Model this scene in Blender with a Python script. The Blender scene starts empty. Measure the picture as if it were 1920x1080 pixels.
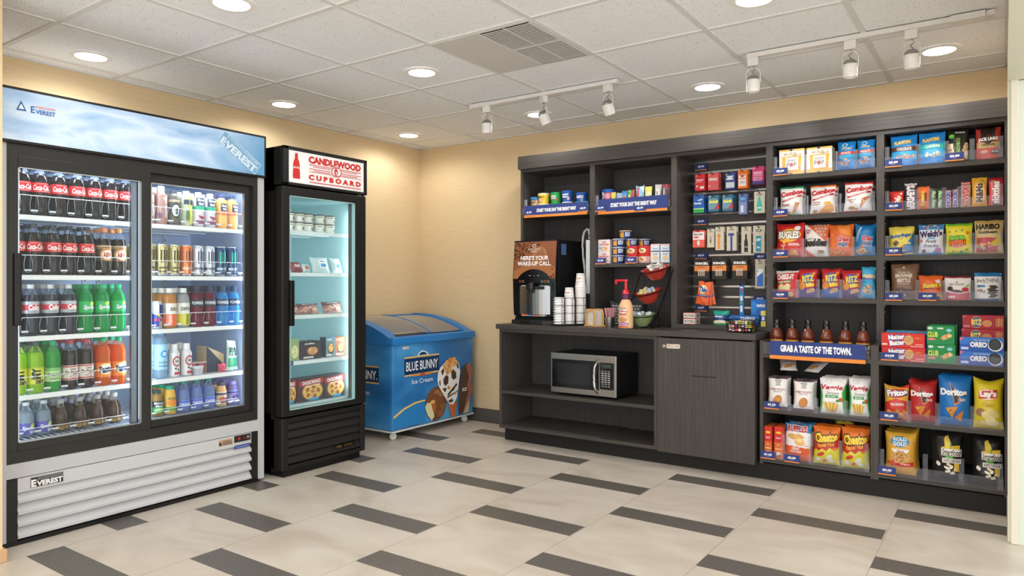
import bpy, bmesh, math, random
from mathutils import Vector, Matrix, noise
from mathutils.geometry import tessellate_polygon

# ------------------------------------------------------------------ camera, world, light level
S = bpy.context.scene
COL = S.collection
PI = math.pi
CAMP = (4.4745, -4.9564, 1.1943)
YAW = 0.6058
FPX = 1331.7
cam_d = bpy.data.cameras.new('camera')
cam = bpy.data.objects.new('camera', cam_d)
COL.objects.link(cam)
cam.location = CAMP
cam.rotation_euler = (PI/2, 0, YAW)
cam_d.sensor_width = 36.0
cam_d.lens = FPX/1920*36.0
cam_d.shift_y = -9.5/1920
cam_d.clip_start = 0.05
S.camera = cam
S.view_settings.view_transform = 'Standard'
S.view_settings.look = 'None'
S.view_settings.gamma = 1.0
S.view_settings.exposure = -0.07
S.view_settings.use_curve_mapping = False
S.cycles.max_bounces = 8
S.cycles.transparent_max_bounces = 24
S.cycles.transmission_bounces = 6
S.cycles.sample_clamp_indirect = 6.0
S.cycles.use_denoising = True
W = bpy.data.worlds.new('world')
S.world = W
W.use_nodes = True
W.node_tree.nodes['Background'].inputs[0].default_value = (1.0, 0.995, 0.985, 1)
W.node_tree.nodes['Background'].inputs[1].default_value = 3.1
CEIL = 2.44
LIGHTS = []          # ceiling downlights: (x, y)
for lx, ly in [(0.359, -3.07), (0.359, -1.80), (0.359, -0.54), (1.652, -1.815), (1.65, -0.54), (2.93, -0.55), (4.19, -0.54),
               (3.577, -1.80), (1.652, -3.07), (2.93, -3.07), (4.19, -3.07), (1.652, -4.35), (2.93, -4.35), (4.19, -4.35), (2.93, -5.6), (4.19, -5.6)]:
    LIGHTS.append((lx, ly))
def spot(name, loc, energy, size, blend, radius, aim=None, color=(1, .985, .96)):
    d = bpy.data.lights.new(name, 'SPOT')
    d.energy = energy; d.spot_size = size; d.spot_blend = blend; d.shadow_soft_size = radius; d.color = color
    o = bpy.data.objects.new(name, d); COL.objects.link(o); o.location = loc
    if aim is not None:
        o.rotation_euler = (Vector(aim)-Vector(loc)).to_track_quat('-Z', 'Y').to_euler()
    return o
for lx, ly in LIGHTS:
    spot('downlight_lamp', (lx, ly, CEIL-0.012), 24, math.radians(174), 0.5, 0.08)
def area(name, loc, sx, sy, energy, aimdir, color=(1, 1, 1)):
    d = bpy.data.lights.new(name, 'AREA'); d.shape = 'RECTANGLE'; d.size = sx; d.size_y = sy; d.energy = energy; d.color = color
    o = bpy.data.objects.new(name, d); COL.objects.link(o); o.location = loc
    o.rotation_euler = Vector(aimdir).to_track_quat('-Z', 'Y').to_euler()
    return o

# ------------------------------------------------------------------ pixel of the photograph -> point on a plane of the room
def at(u, v, ax, val):
    a = (u-960)/FPX; b = -(v-530.5)/FPX
    c, s = math.cos(YAW), math.sin(YAW)
    r = (c*a-s, s*a+c, b)
    k = 'xyz'.index(ax)
    t = (val-CAMP[k])/r[k]
    return Vector([CAMP[i]+t*r[i] for i in range(3)])

# ------------------------------------------------------------------ colours and materials
def lin(c):
    return tuple(((x/12.92) if x <= .04045 else ((x+.055)/1.055)**2.4) for x in c)
_hx = {}
def hx(s):
    if isinstance(s, tuple): return s
    if s not in _hx:
        _hx[s] = lin(tuple(int(s[i:i+2], 16)/255 for i in (0, 2, 4)))
    return _hx[s]
def newmat(name):
    m = bpy.data.materials.new(name); m.use_nodes = True
    nt = m.node_tree
    b = nt.nodes['Principled BSDF']
    return m, nt, b
def N(nt, t, **kw):
    n = nt.nodes.new(t)
    for k, v in kw.items():
        setattr(n, k, v)
    return n
def attrmat(name, rough, spec=.5, metal=0, coat=0, bump=0, bscale=60):
    m, nt, b = newmat(name)
    a = N(nt, 'ShaderNodeAttribute', attribute_name='Col')
    nt.links.new(a.outputs['Color'], b.inputs['Base Color'])
    b.inputs['Roughness'].default_value = rough
    b.inputs['Specular IOR Level'].default_value = spec
    b.inputs['Metallic'].default_value = metal
    b.inputs['Coat Weight'].default_value = coat
    if bump:
        tc = N(nt, 'ShaderNodeTexCoord'); n = N(nt, 'ShaderNodeTexNoise'); n.inputs['Scale'].default_value = bscale
        bp = N(nt, 'ShaderNodeBump'); bp.inputs['Strength'].default_value = bump; bp.inputs['Distance'].default_value = .004
        nt.links.new(tc.outputs['Object'], n.inputs['Vector']); nt.links.new(n.outputs['Fac'], bp.inputs['Height'])
        nt.links.new(bp.outputs['Normal'], b.inputs['Normal'])
    return m
def seethru(name, amount, rough=.03, tint=(1, 1, 1), spec=1.0):
    """clear sheet: mostly transparent, with a surface that still reflects and scatters a little"""
    m, nt, b = newmat(name)
    out = nt.nodes['Material Output']
    a = N(nt, 'ShaderNodeAttribute', attribute_name='Col')
    tr = N(nt, 'ShaderNodeBsdfTransparent'); tr.inputs[0].default_value = (*tint, 1)
    lw = N(nt, 'ShaderNodeFresnel'); lw.inputs[0].default_value = 1.45
    mp = N(nt, 'ShaderNodeMath', operation='MULTIPLY_ADD'); mp.inputs[1].default_value = spec; mp.inputs[2].default_value = amount
    mp.use_clamp = True
    nt.links.new(lw.outputs[0], mp.inputs[0])
    nt.links.new(a.outputs['Color'], b.inputs['Base Color'])
    b.inputs['Roughness'].default_value = rough
    mx = N(nt, 'ShaderNodeMixShader')
    nt.links.new(mp.outputs[0], mx.inputs[0]); nt.links.new(tr.outputs[0], mx.inputs[1]); nt.links.new(b.outputs[0], mx.inputs[2])
    nt.links.new(mx.outputs[0], out.inputs['Surface'])
    return m
def liquid(name, amount):
    m, nt, b = newmat(name)
    out = nt.nodes['Material Output']
    a = N(nt, 'ShaderNodeAttribute', attribute_name='Col')
    tr = N(nt, 'ShaderNodeBsdfTransparent')
    nt.links.new(a.outputs['Color'], tr.inputs[0])
    tl = N(nt, 'ShaderNodeBsdfTranslucent')
    nt.links.new(a.outputs['Color'], tl.inputs[0])
    nt.links.new(a.outputs['Color'], b.inputs['Base Color'])
    b.inputs['Roughness'].default_value = .08
    m1 = N(nt, 'ShaderNodeMixShader'); m1.inputs[0].default_value = .35
    nt.links.new(b.outputs[0], m1.inputs[1]); nt.links.new(tl.outputs[0], m1.inputs[2])
    m2 = N(nt, 'ShaderNodeMixShader'); m2.inputs[0].default_value = amount
    nt.links.new(tr.outputs[0], m2.inputs[1]); nt.links.new(m1.outputs[0], m2.inputs[2])
    nt.links.new(m2.outputs[0], out.inputs['Surface'])
    return m
def emit(name, color, strength):
    m, nt, b = newmat(name)
    b.inputs['Base Color'].default_value = (*color, 1)
    b.inputs['Emission Color'].default_value = (*color, 1)
    b.inputs['Emission Strength'].default_value = strength
    return m
FILM = attrmat('printed_film', .32, .4, bump=.25, bscale=45)
CARD = attrmat('printed_carton', .5, .3)
PLAS = attrmat('plastic', .35, .3)
GLOSS = attrmat('glossy_plastic', .12)
MATTE = attrmat('matte_paint', .6, .3)
METAL = attrmat('brushed_metal', .28, metal=1)
CHROME = attrmat('chrome', .08, metal=1)
CANM = attrmat('printed_aluminium', .25, metal=.55)
CLEAR = seethru('clear_plastic', .10, .05)
ACRYL = seethru('acrylic_sheet', .045, .06, (.98, .98, 1), .45)
GLASS = seethru('glass_pane', .015, .01, (.97, .985, .98), .22)
LIQ = liquid('tinted_drink', .55)
DARKLIQ = attrmat('dark_drink', .10, .3)
def mapping(nt, scale, coord='Object'):
    tc = N(nt, 'ShaderNodeTexCoord'); mp = N(nt, 'ShaderNodeMapping'); mp.inputs['Scale'].default_value = scale
    nt.links.new(tc.outputs[coord], mp.inputs['Vector'])
    return mp.outputs['Vector']
def ramp(nt, src, stops):
    r = N(nt, 'ShaderNodeValToRGB')
    nt.links.new(src, r.inputs[0])
    e = r.color_ramp.elements
    while len(e) < len(stops): e.new(.5)
    for k, (p, c) in enumerate(stops):
        e[k].position = p; e[k].color = (*hx(c), 1)
    return r.outputs[0]
def laminate(name, scale, c0, c1, c2, rough=.42):
    m, nt, b = newmat(name)
    n = N(nt, 'ShaderNodeTexNoise'); n.inputs['Scale'].default_value = 1; n.inputs['Detail'].default_value = 5; n.inputs['Roughness'].default_value = .7
    nt.links.new(mapping(nt, scale), n.inputs['Vector'])
    col = ramp(nt, n.outputs['Fac'], [(.25, c0), (.5, c1), (.78, c2)])
    nt.links.new(col, b.inputs['Base Color'])
    b.inputs['Roughness'].default_value = rough; b.inputs['Specular IOR Level'].default_value = .3
    bp = N(nt, 'ShaderNodeBump'); bp.inputs['Strength'].default_value = .12; bp.inputs['Distance'].default_value = .002
    nt.links.new(n.outputs['Fac'], bp.inputs['Height']); nt.links.new(bp.outputs['Normal'], b.inputs['Normal'])
    return m
LAMV = laminate('laminate_vertical_grain', (150, 150, 2.2), '37332f', '46413e', '5a5450')
LAMH = laminate('laminate_horizontal_grain', (2.2, 60, 150), '38342f', '45413e', '56514d')
LAMB = laminate('laminate_back_panel', (120, 120, 2), '383534', '424040', '4e4b4b', .5)
SLATM = laminate('slat_panel_laminate', (3, 60, 90), '433f3c', '4d4946', '57524f', .5)
def wallmat(name, c0, c1):
    m, nt, b = newmat(name)
    n = N(nt, 'ShaderNodeTexNoise'); n.inputs['Scale'].default_value = 1; n.inputs['Detail'].default_value = 4
    nt.links.new(mapping(nt, (6, 6, 90)), n.inputs['Vector'])
    nt.links.new(ramp(nt, n.outputs['Fac'], [(.3, c0), (.7, c1)]), b.inputs['Base Color'])
    b.inputs['Roughness'].default_value = .75
    bp = N(nt, 'ShaderNodeBump'); bp.inputs['Strength'].default_value = .15; bp.inputs['Distance'].default_value = .002
    nt.links.new(n.outputs['Fac'], bp.inputs['Height']); nt.links.new(bp.outputs['Normal'], b.inputs['Normal'])
    return m
WALLM = wallmat('beige_vinyl_wall', 'd9c096', 'e0c8a0')
def ceilmat():
    m, nt, b = newmat('mineral_fibre_ceiling')
    v = mapping(nt, (1, 1, 1))
    vo = N(nt, 'ShaderNodeTexVoronoi'); vo.inputs['Scale'].default_value = 70
    nt.links.new(v, vo.inputs['Vector'])
    n = N(nt, 'ShaderNodeTexNoise'); n.inputs['Scale'].default_value = 30; n.inputs['Detail'].default_value = 3
    nt.links.new(v, n.inputs['Vector'])
    # random dot radius from a second noise
    mm = N(nt, 'ShaderNodeMath', operation='MULTIPLY'); mm.inputs[1].default_value = .42
    nt.links.new(n.outputs['Fac'], mm.inputs[0])
    lt = N(nt, 'ShaderNodeMath', operation='LESS_THAN'); nt.links.new(vo.outputs['Distance'], lt.inputs[0])
    sb = N(nt, 'ShaderNodeMath', operation='SUBTRACT'); sb.inputs[1].default_value = .055
    nt.links.new(mm.outputs[0], sb.inputs[0]); nt.links.new(sb.outputs[0], lt.inputs[1])
    mx = N(nt, 'ShaderNodeMix', data_type='RGBA')
    mx.inputs[6].default_value = (*hx('f1f3f6'), 1); mx.inputs[7].default_value = (*hx('aca8a2'), 1)
    nt.links.new(lt.outputs[0], mx.inputs[0]); nt.links.new(mx.outputs[2], b.inputs['Base Color'])
    b.inputs['Roughness'].default_value = .9
    return m
CEILM = ceilmat()
def floormats():
    m, nt, b = newmat('cream_vinyl_tile')
    n = N(nt, 'ShaderNodeTexNoise'); n.inputs['Scale'].default_value = 1; n.inputs['Detail'].default_value = 6; n.inputs['Distortion'].default_value = 1.2
    nt.links.new(mapping(nt, (2.0, 3.4, 1)), n.inputs['Vector'])
    nt.links.new(ramp(nt, n.outputs['Fac'], [(.3, 'bdb2a4'), (.5, 'cbc1b4'), (.72, 'd4ccc0')]), b.inputs['Base Color'])
    b.inputs['Roughness'].default_value = .38
    m2, nt, b = newmat('charcoal_vinyl_strip')
    n = N(nt, 'ShaderNodeTexNoise'); n.inputs['Scale'].default_value = 1; n.inputs['Detail'].default_value = 6
    nt.links.new(mapping(nt, (60, 160, 1)), n.inputs['Vector'])
    nt.links.new(ramp(nt, n.outputs['Fac'], [(.3, '524e4a'), (.7, '6e6963')]), b.inputs['Base Color'])
    b.inputs['Roughness'].default_value = .4
    return m, m2
FLOORM, STRIPM = floormats()

# ------------------------------------------------------------------ mesh collector
class MB:
    def __init__(s):
        s.v = []; s.f = []; s.c = []; s.mi = []; s.sm = []; s.m = Matrix.Identity(4)
    def add(s, vs, fs, col='ffffff', mat=0, smooth=False):
        n = len(s.v); M = s.m
        s.v += [tuple(M @ Vector(p)) for p in vs]
        c = hx(col) if not isinstance(col, list) else None
        for k, f in enumerate(fs):
            s.f.append(tuple(i+n for i in f)); s.c.append(c or hx(col[k])); s.mi.append(mat); s.sm.append(smooth)
        return s
    def box(s, x0, x1, y0, y1, z0, z1, col='ffffff', mat=0):
        vs = [(x, y, z) for z in (z0, z1) for y in (y0, y1) for x in (x0, x1)]
        return s.add(vs, [(0, 2, 3, 1), (4, 5, 7, 6), (0, 1, 5, 4), (2, 6, 7, 3), (0, 4, 6, 2), (1, 3, 7, 5)], col, mat)
    def cbox(s, x0, x1, y0, y1, z0, z1, b, col='ffffff', mat=0):
        """box with chamfered edges"""
        bm = bmesh.new()
        vs = [bm.verts.new(p) for p in [(x, y, z) for z in (z0, z1) for y in (y0, y1) for x in (x0, x1)]]
        for q in [(0, 2, 3, 1), (4, 5, 7, 6), (0, 1, 5, 4), (2, 6, 7, 3), (0, 4, 6, 2), (1, 3, 7, 5)]: bm.faces.new([vs[i] for i in q])
        bmesh.ops.bevel(bm, geom=bm.edges[:], offset=b, segments=2, profile=.6, affect='EDGES')
        bm.verts.index_update()
        s.add([v.co for v in bm.verts], [[v.index for v in f.verts] for f in bm.faces], col, mat)
        bm.free(); return s
    def lathe(s, prof, seg=20, col='ffffff', mat=0, cx=0, cy=0, cap0=True, cap1=True):
        """prof: (radius, z[, colour[, material]]) from the bottom up"""
        vs = []
        for p in prof:
            vs += [(cx+p[0]*math.cos(2*PI*k/seg), cy+p[0]*math.sin(2*PI*k/seg), p[1]) for k in range(seg)]
        for i in range(len(prof)-1):
            c = prof[i][2] if len(prof[i]) > 2 and prof[i][2] else col
            m = prof[i][3] if len(prof[i]) > 3 else mat
            fs = [(k, (k+1) % seg, seg+(k+1) % seg, seg+k) for k in range(seg)]
            s.add(vs[i*seg:(i+2)*seg], fs, c, m, True)
        if cap0: s.add(vs[:seg], [tuple(range(seg-1, -1, -1))], (prof[0][2] if len(prof[0]) > 2 and prof[0][2] else col), mat)
        if cap1: s.add(vs[-seg:], [tuple(range(seg))], (prof[-1][2] if len(prof[-1]) > 2 and prof[-1][2] else col), mat)
        return s
    def tube(s, pts, r, col='ffffff', seg=6, mat=0):
        pts = [Vector(p) for p in pts]; n = len(pts); vs = []
        up = Vector((0, 0, 1))
        for i, p in enumerate(pts):
            d = (pts[min(i+1, n-1)]-pts[max(i-1, 0)]).normalized()
            a = d.cross(up)
            if a.length < .05: a = d.cross(Vector((0, 1, 0)))
            a.normalize(); b = d.cross(a)
            rr = r[i] if isinstance(r, (list, tuple)) else r
            vs += [p+a*rr*math.cos(2*PI*k/seg)+b*rr*math.sin(2*PI*k/seg) for k in range(seg)]
        fs = [(i*seg+k, i*seg+(k+1) % seg, (i+1)*seg+(k+1) % seg, (i+1)*seg+k) for i in range(n-1) for k in range(seg)]
        fs += [tuple(range(seg-1, -1, -1)), tuple(range((n-1)*seg, n*seg))]
        return s.add(vs, fs, col, mat, True)
    def prism(s, pts, a0, a1, axis='y', col='ffffff', mat=0):
        """extrude a 2-D outline along an axis; pts are the other two coordinates in order"""
        def P(p, a): return {'y': (p[0], a, p[1]), 'x': (a, p[0], p[1]), 'z': (p[0], p[1], a)}[axis]
        n = len(pts)
        vs = [P(p, a0) for p in pts]+[P(p, a1) for p in pts]
        tr = tessellate_polygon([[Vector((p[0], p[1], 0)) for p in pts]])
        fs = [tuple(t) for t in tr]+[tuple(i+n for i in reversed(t)) for t in tr]+[(i, (i+1) % n, (i+1) % n+n, i+n) for i in range(n)]
        return s.add(vs, fs, col, mat)
    def build(s, name, mats, parent=None, loc=None, rot=None):
        me = bpy.data.meshes.new(name)
        me.from_pydata(s.v, [], s.f)
        if not isinstance(mats, (list, tuple)): mats = [mats]
        for m in mats: me.materials.append(m)
        me.polygons.foreach_set('material_index', s.mi)
        me.polygons.foreach_set('use_smooth', s.sm)
        ca = me.color_attributes.new('Col', 'FLOAT_COLOR', 'CORNER')
        buf = []
        for f, c in zip(s.f, s.c): buf += list((*c[:3], 1.0))*len(f)
        ca.data.foreach_set('color', buf)
        me.update()
        if any(s.sm): me.set_sharp_from_angle(angle=math.radians(42))
        o = bpy.data.objects.new(name, me); COL.objects.link(o)
        if parent is not None: o.parent = parent
        if loc is not None: o.location = loc
        if rot is not None: o.rotation_euler = rot
        return o
def tag(o, label, cat, group=None):
    o['label'] = label; o['category'] = cat
    if group: o['group'] = group
    return o
def struct(o):
    o['kind'] = 'structure'; return o
def thing(name, label, cat, loc=(0, 0, 0), rot=0, group=None):
    o = bpy.data.objects.new(name, None); COL.objects.link(o); o.empty_display_size = .05
    o.location = loc; o.rotation_euler = (0, 0, rot)
    return tag(o, label, cat, group)
def dup(root, loc, rot=None, label=None, group=None):
    kids = list(KIDS.get(root.name, []))
    r = root.copy(); COL.objects.link(r); r.location = loc
    if rot is not None: r.rotation_euler = rot if isinstance(rot, (tuple, list)) else (0, 0, rot)
    if label: r['label'] = label
    if group: r['group'] = group
    for ch in root.children:
        c = ch.copy(); COL.objects.link(c); c.parent = r
        for g in ch.children:
            d = g.copy(); COL.objects.link(d); d.parent = c
    return r
KIDS = {}

# ------------------------------------------------------------------ printed artwork: shapes and lettering laid on a surface
_tx = {}
def glyphs(t, off, shear):
    k = (t, off, shear)
    if k not in _tx:
        cu = bpy.data.curves.new('lettering', 'FONT'); cu.body = t; cu.size = 1; cu.offset = off; cu.shear = shear
        cu.resolution_u = 2; cu.dimensions = '2D'; cu.fill_mode = 'FRONT'; cu.space_line = .95; cu.align_x = 'CENTER'
        ob = bpy.data.objects.new('lettering', cu)
        me = ob.to_mesh()
        vs = [(v.co.x, v.co.y) for v in me.vertices]; fs = [tuple(p.vertices) for p in me.polygons]
        ob.to_mesh_clear(); bpy.data.objects.remove(ob); bpy.data.curves.remove(cu)
        _tx[k] = (vs, fs)
    return _tx[k]
def refine(vs, fs, L):
    """split long edges so that flat artwork follows a curved surface"""
    vs = list(vs); work = [t for f in fs for t in ([(f[0], f[i], f[i+1]) for i in range(1, len(f)-1)])]; out = []
    mid = {}
    guard = 0
    while work:
        a, b, c = work.pop(); guard += 1
        e = [(math.dist(vs[i], vs[j]), i, j, k) for i, j, k in ((a, b, c), (b, c, a), (c, a, b))]
        l, i, j, k = max(e)
        if l <= L or guard > 6000: out.append((a, b, c)); continue
        key = (min(i, j), max(i, j))
        if key not in mid:
            mid[key] = len(vs); vs.append(((vs[i][0]+vs[j][0])/2, (vs[i][1]+vs[j][1])/2))
        m = mid[key]
        work += [(i, m, k), (m, j, k)]
    return vs, out
def art(mb, ops, Wd, Hd, fmap, L=.03, eps=.0005, mat=0):
    """ops in fractions of the panel (x right, y up); fmap(x, y, lift) -> point"""
    lay = 0
    for op in ops:
        k = op[0]; lay += .12 if (k == 'e' and op[3] < .085) else 1
        if k == 'r':
            x0, y0, x1, y1, c = op[1:6]
            vs = [(x0*Wd, y0*Hd), (x1*Wd, y0*Hd), (x1*Wd, y1*Hd), (x0*Wd, y1*Hd)]; fs = [(0, 1, 2, 3)]
        elif k == 'e':
            cx, cy, rx, ry, c = op[1:6]; n = 18
            ro = op[6] if len(op) > 6 else 0
            cs, sn = math.cos(ro), math.sin(ro)
            vs = [(cx*Wd, cy*Hd)]
            for q in range(n):
                ex, ey = rx*Wd*math.cos(2*PI*q/n), ry*Hd*math.sin(2*PI*q/n)
                vs.append((cx*Wd+ex*cs-ey*sn, cy*Hd+ex*sn+ey*cs))
            fs = [(0, 1+q, 1+(q+1) % n) for q in range(n)]
        elif k == 'p':
            pts, c = op[1], op[2]
            vs = [(p[0]*Wd, p[1]*Hd) for p in pts]
            fs = [tuple(t) for t in tessellate_polygon([[Vector((p[0], p[1], 0)) for p in vs]])]
            fs2 = []
            for f in fs:
                a, b_, c_ = [vs[i] for i in f]
                ar = (b_[0]-a[0])*(c_[1]-a[1])-(b_[1]-a[1])*(c_[0]-a[0])
                fs2.append(f if ar > 0 else (f[0], f[2], f[1]))
            fs = fs2
        elif k == 't':
            s, cx, cy, w, h, c = op[1:7]; o = op[7] if len(op) > 7 else {}
            sh = o.get('it', 0); base, _ = glyphs(s, 0, sh)
            if not base: continue
            bx0 = min(p[0] for p in base); bx1 = max(p[0] for p in base); by0 = min(p[1] for p in base); by1 = max(p[1] for p in base)
            rot = o.get('rot', 0); cs, sn = math.cos(rot), math.sin(rot)
            fx, fy = w*Wd/(bx1-bx0), h*Hd/(by1-by0)
            if abs(math.sin(rot)) > .8: fx, fy = h*Hd/(bx1-bx0), w*Wd/(by1-by0)
            lays = ([(o['ow'], o['out'])] if 'out' in o else [])+[(o.get('b', .02), c)]
            for off, cc in lays:
                g, gf = glyphs(s, off, sh)
                vs = []
                for p in g:
                    X, Y = (p[0]-(bx0+bx1)/2)*fx, (p[1]-(by0+by1)/2)*fy
                    vs.append((cx*Wd+X*cs-Y*sn, cy*Hd+X*sn+Y*cs))
                v2, f2 = refine(vs, gf, L)
                mb.add([fmap(a, b, eps*lay) for a, b in v2], f2, cc, mat)
                lay += 1
            continue
        v2, f2 = refine(vs, fs, L)
        mb.add([fmap(a, b, eps*lay) for a, b in v2], f2, c, mat)
def flatmap(ox, oy, oz, ux=(1, 0, 0), uz=(0, 0, 1)):
    """panel with origin at its lower left; outward normal = ux x uz ... facing -y for ux=+x"""
    o, U, Z = Vector((ox, oy, oz)), Vector(ux), Vector(uz)
    n = U.cross(Z)
    return lambda a, b, e: o+U*a+Z*b+n*e
def cylmap(r, z0, Wd, cx=0, cy=0):
    """wrap around a cylinder, middle of the panel facing -y"""
    def f(a, b, e):
        t = (a-Wd/2)/r
        return (cx+(r+e)*math.sin(t), cy-(r+e)*math.cos(t), z0+b)
    return f

# ================================================================== the room
def sbox(name, x0, x1, y0, y1, z0, z1, mat, col='ffffff'):
    return struct(MB().box(x0, x1, y0, y1, z0, z1, col).build(name, mat))
XR = 4.50; YP = -3.70; XP = 0.952; YEND = -7.5
sbox('floor', -.1, 7.5, YEND, .1, -.05, -.0006, FLOORM)
# charcoal strips and tile joints of the floor, a half-drop pattern
def visible_floor(x, y): return 0 <= x <= XR+.05 and y > YEND
mb = MB(); mj = MB()
PX, PY, SW, SL = .6095, .785, .15, .603
for i in range(-2, 8):
    x0 = .965+PX*i
    for k in range(-8, 6):
        y0 = -2.83+PY*k+(PY/2 if i % 2 else 0)
        X0, X1, Y0, Y1 = max(x0, 0.0), min(x0+SL, 7.4), max(y0, YEND+.01), min(y0+SW, -.0)
        if X1 > X0 and Y1 > Y0:
            mb.box(X0, X1, Y0, Y1, -.0015, .0004)
    mj.box(x0-.0009, x0+.0009, YEND+.01, 0, -.0012, .0001, '9f9485')
    for k in range(-8, 6):
        y0 = -2.83+PY*k+(PY/2 if i % 2 else 0)
        for yy in (y0, y0+SW):
            if YEND < yy < -.01: mj.box(x0, x0+PX, yy-.0008, yy+.0008, -.0012, .00015, '9f9485')
struct(mb.build('floor_strip_pattern', STRIPM)); struct(mj.build('floor_joint', MATTE))
sbox('ceiling', -.1, 7.5, YEND, .1, CEIL, CEIL+.06, CEILM)
sbox('wall_left', -.1, 0, YP, .1, 0, CEIL, WALLM)
sbox('wall_back', 0, XR, 0, .1, 0, CEIL, WALLM)
sbox('wall_alcove', -.1, XP, YP-.12, YP, 0, CEIL, WALLM)
sbox('wall_side', XP-.12, XP, YEND, YP-.12, 0, CEIL, WALLM)
sbox('wall_right', XR, XR+.12, -.90, .1, 0, CEIL, WALLM)
sbox('wall_header', XR, XR+.12, -4.7, -.90, 2.126, CEIL, WALLM)
sbox('wall_hall', XR+.12, 6.6, -.96, -.90, 0, CEIL, MATTE, 'd3dbcd')
GRID = 'dcdbd9'
mb = MB()
gx = [2.645+.628*i for i in range(-4, 8)]; gy = [-.302-.6215*j for j in range(0, 12)]
vent_box = (2.022, 2.645, -2.17, -1.545)
for x in gx:
    if 0 < x < 7.4: mb.box(x-.012, x+.012, YEND, 0, CEIL-.006, CEIL+.001, GRID)
for y in gy:
    if y > YEND: mb.box(0, 7.4, y-.012, y+.012, CEIL-.0065, CEIL+.001, GRID)
for a in ((0, XR, -.022, 0), (0, .022, YP, 0), (XR-.022, XR, -4.7, 0)): mb.box(*a, CEIL-.008, CEIL+.001, GRID)
# raised tile centres next to the bars (tegular edge)
struct(mb.build('ceiling_grid', MATTE))
mb = MB()
BASEC = '5a5653'
mb.box(0.01, 1.34, -.012, -.0, 0, .10, BASEC); struct(mb.build('baseboard_back', MATTE))
struct(MB().box(0, .012, YP, 0, 0, .10, BASEC).build('baseboard_left', MATTE))
struct(MB().box(XR-.014, XR-.0005, -.88, -.53, 0, .115, 'a8a49a').build('baseboard_right', MATTE))
struct(MB().cbox(XP-.2, XP+.014, YP-.2, YP+.014, 0, .055, .004, 'c9a47c').build('baseboard_alcove', MATTE))
TR = 'd9d6c4'
mb = MB(); mb.cbox(XR-.012, XR+.02, -.97, -.885, 0, 2.2, .006, TR); mb.cbox(XR+.0, XR+.03, -.985, -.955, 0, 2.14, .004, TR)
struct(mb.build('trim_1', MATTE))
mb = MB(); mb.box(XR-.012, XR-.0005, -4.7, -.97, 2.12, 2.2, TR); mb.box(XR-.012, XR+.14, -4.7, -.986, 2.1195, 2.1255, TR); struct(mb.build('trim_2', MATTE))
struct(MB().box(XR+.0205, XR+.14, -.972, -.9005, 0, 2.119, 'd3dbcd').build('trim_3', MATTE))

# recessed downlights
LAMP_E = emit('lamp_glow', (1, .97, .92), 9)
proto = None
near = {0: 'above the front of the wide cooler', 1: 'in front of the narrow black cooler', 2: 'nearest the corner of the two walls',
        3: 'beside the ceiling vent', 4: 'behind the middle head of the shorter track', 5: 'above the back counter, between the two tracks',
        6: 'behind the longer track, near the doorway', 7: 'cut by the top edge of the view'}
for k, (lx, ly) in enumerate(LIGHTS):
    if proto is None:
        proto = thing('downlight', 'x', 'ceiling light', (lx, ly, CEIL), 0, 'recessed ceiling lights')
        MB().lathe([(.100, -.001), (.101, -.007), (.078, -.009), (.077, -.004)], 28, 'efece8', cap0=False, cap1=False).build('trim_ring', MATTE, proto)
        MB().lathe([(.078, -.0075), (.0, -.0078)], 28, 'fffaf0', cap0=False, cap1=False).build('diffuser', LAMP_E, proto)
        o = proto
    else:
        o = dup(proto, (lx, ly, CEIL))
    o['label'] = 'round white recessed ceiling light, '+near[k] if k in near else 'round white recessed ceiling light, outside the view'

# return-air vent in the ceiling
vt = thing('ceiling_vent', 'square white ceiling vent panel with slotted grille over half of it', 'vent', (2.333, -1.857, CEIL))
mb = MB(); mb.box(-.306, .306, -.306, .306, -.010, -.002, 'cfccc8'); mb.build('panel', MATTE, vt)
mb = MB()
mb.box(0.0, .296, -.292, .292, -.0115, -.010, '1b1a19'); mb.build('opening_shade', MATTE, vt)  # near-black sheet: the shade inside the vent is put into its colour
mb = MB()
for q in range(2):
    for r in range(2):
        xa, xb = .004+.148*q, .148+.148*q; ya, yb = -.288+.292*r, -.006+.292*r
        n = 15
        for i in range(n):
            yy = ya+(yb-ya)*(i+.5)/n
            mb.box(xa, xb, yy-.0036, yy+.0036, -.0135, -.0115, 'dcd9d5')
mb.box(-.002, .004, -.292, .292, -.015, -.0115, 'dcd9d5'); mb.box(.145, .151, -.292, .292, -.015, -.0115, 'dcd9d5')
mb.box(.0, .296, -.004, .004, -.015, -.0115, 'dcd9d5'); mb.box(.292, .298, -.292, .292, -.015, -.0115, 'dcd9d5')
mb.build('grille', MATTE, vt)

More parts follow.
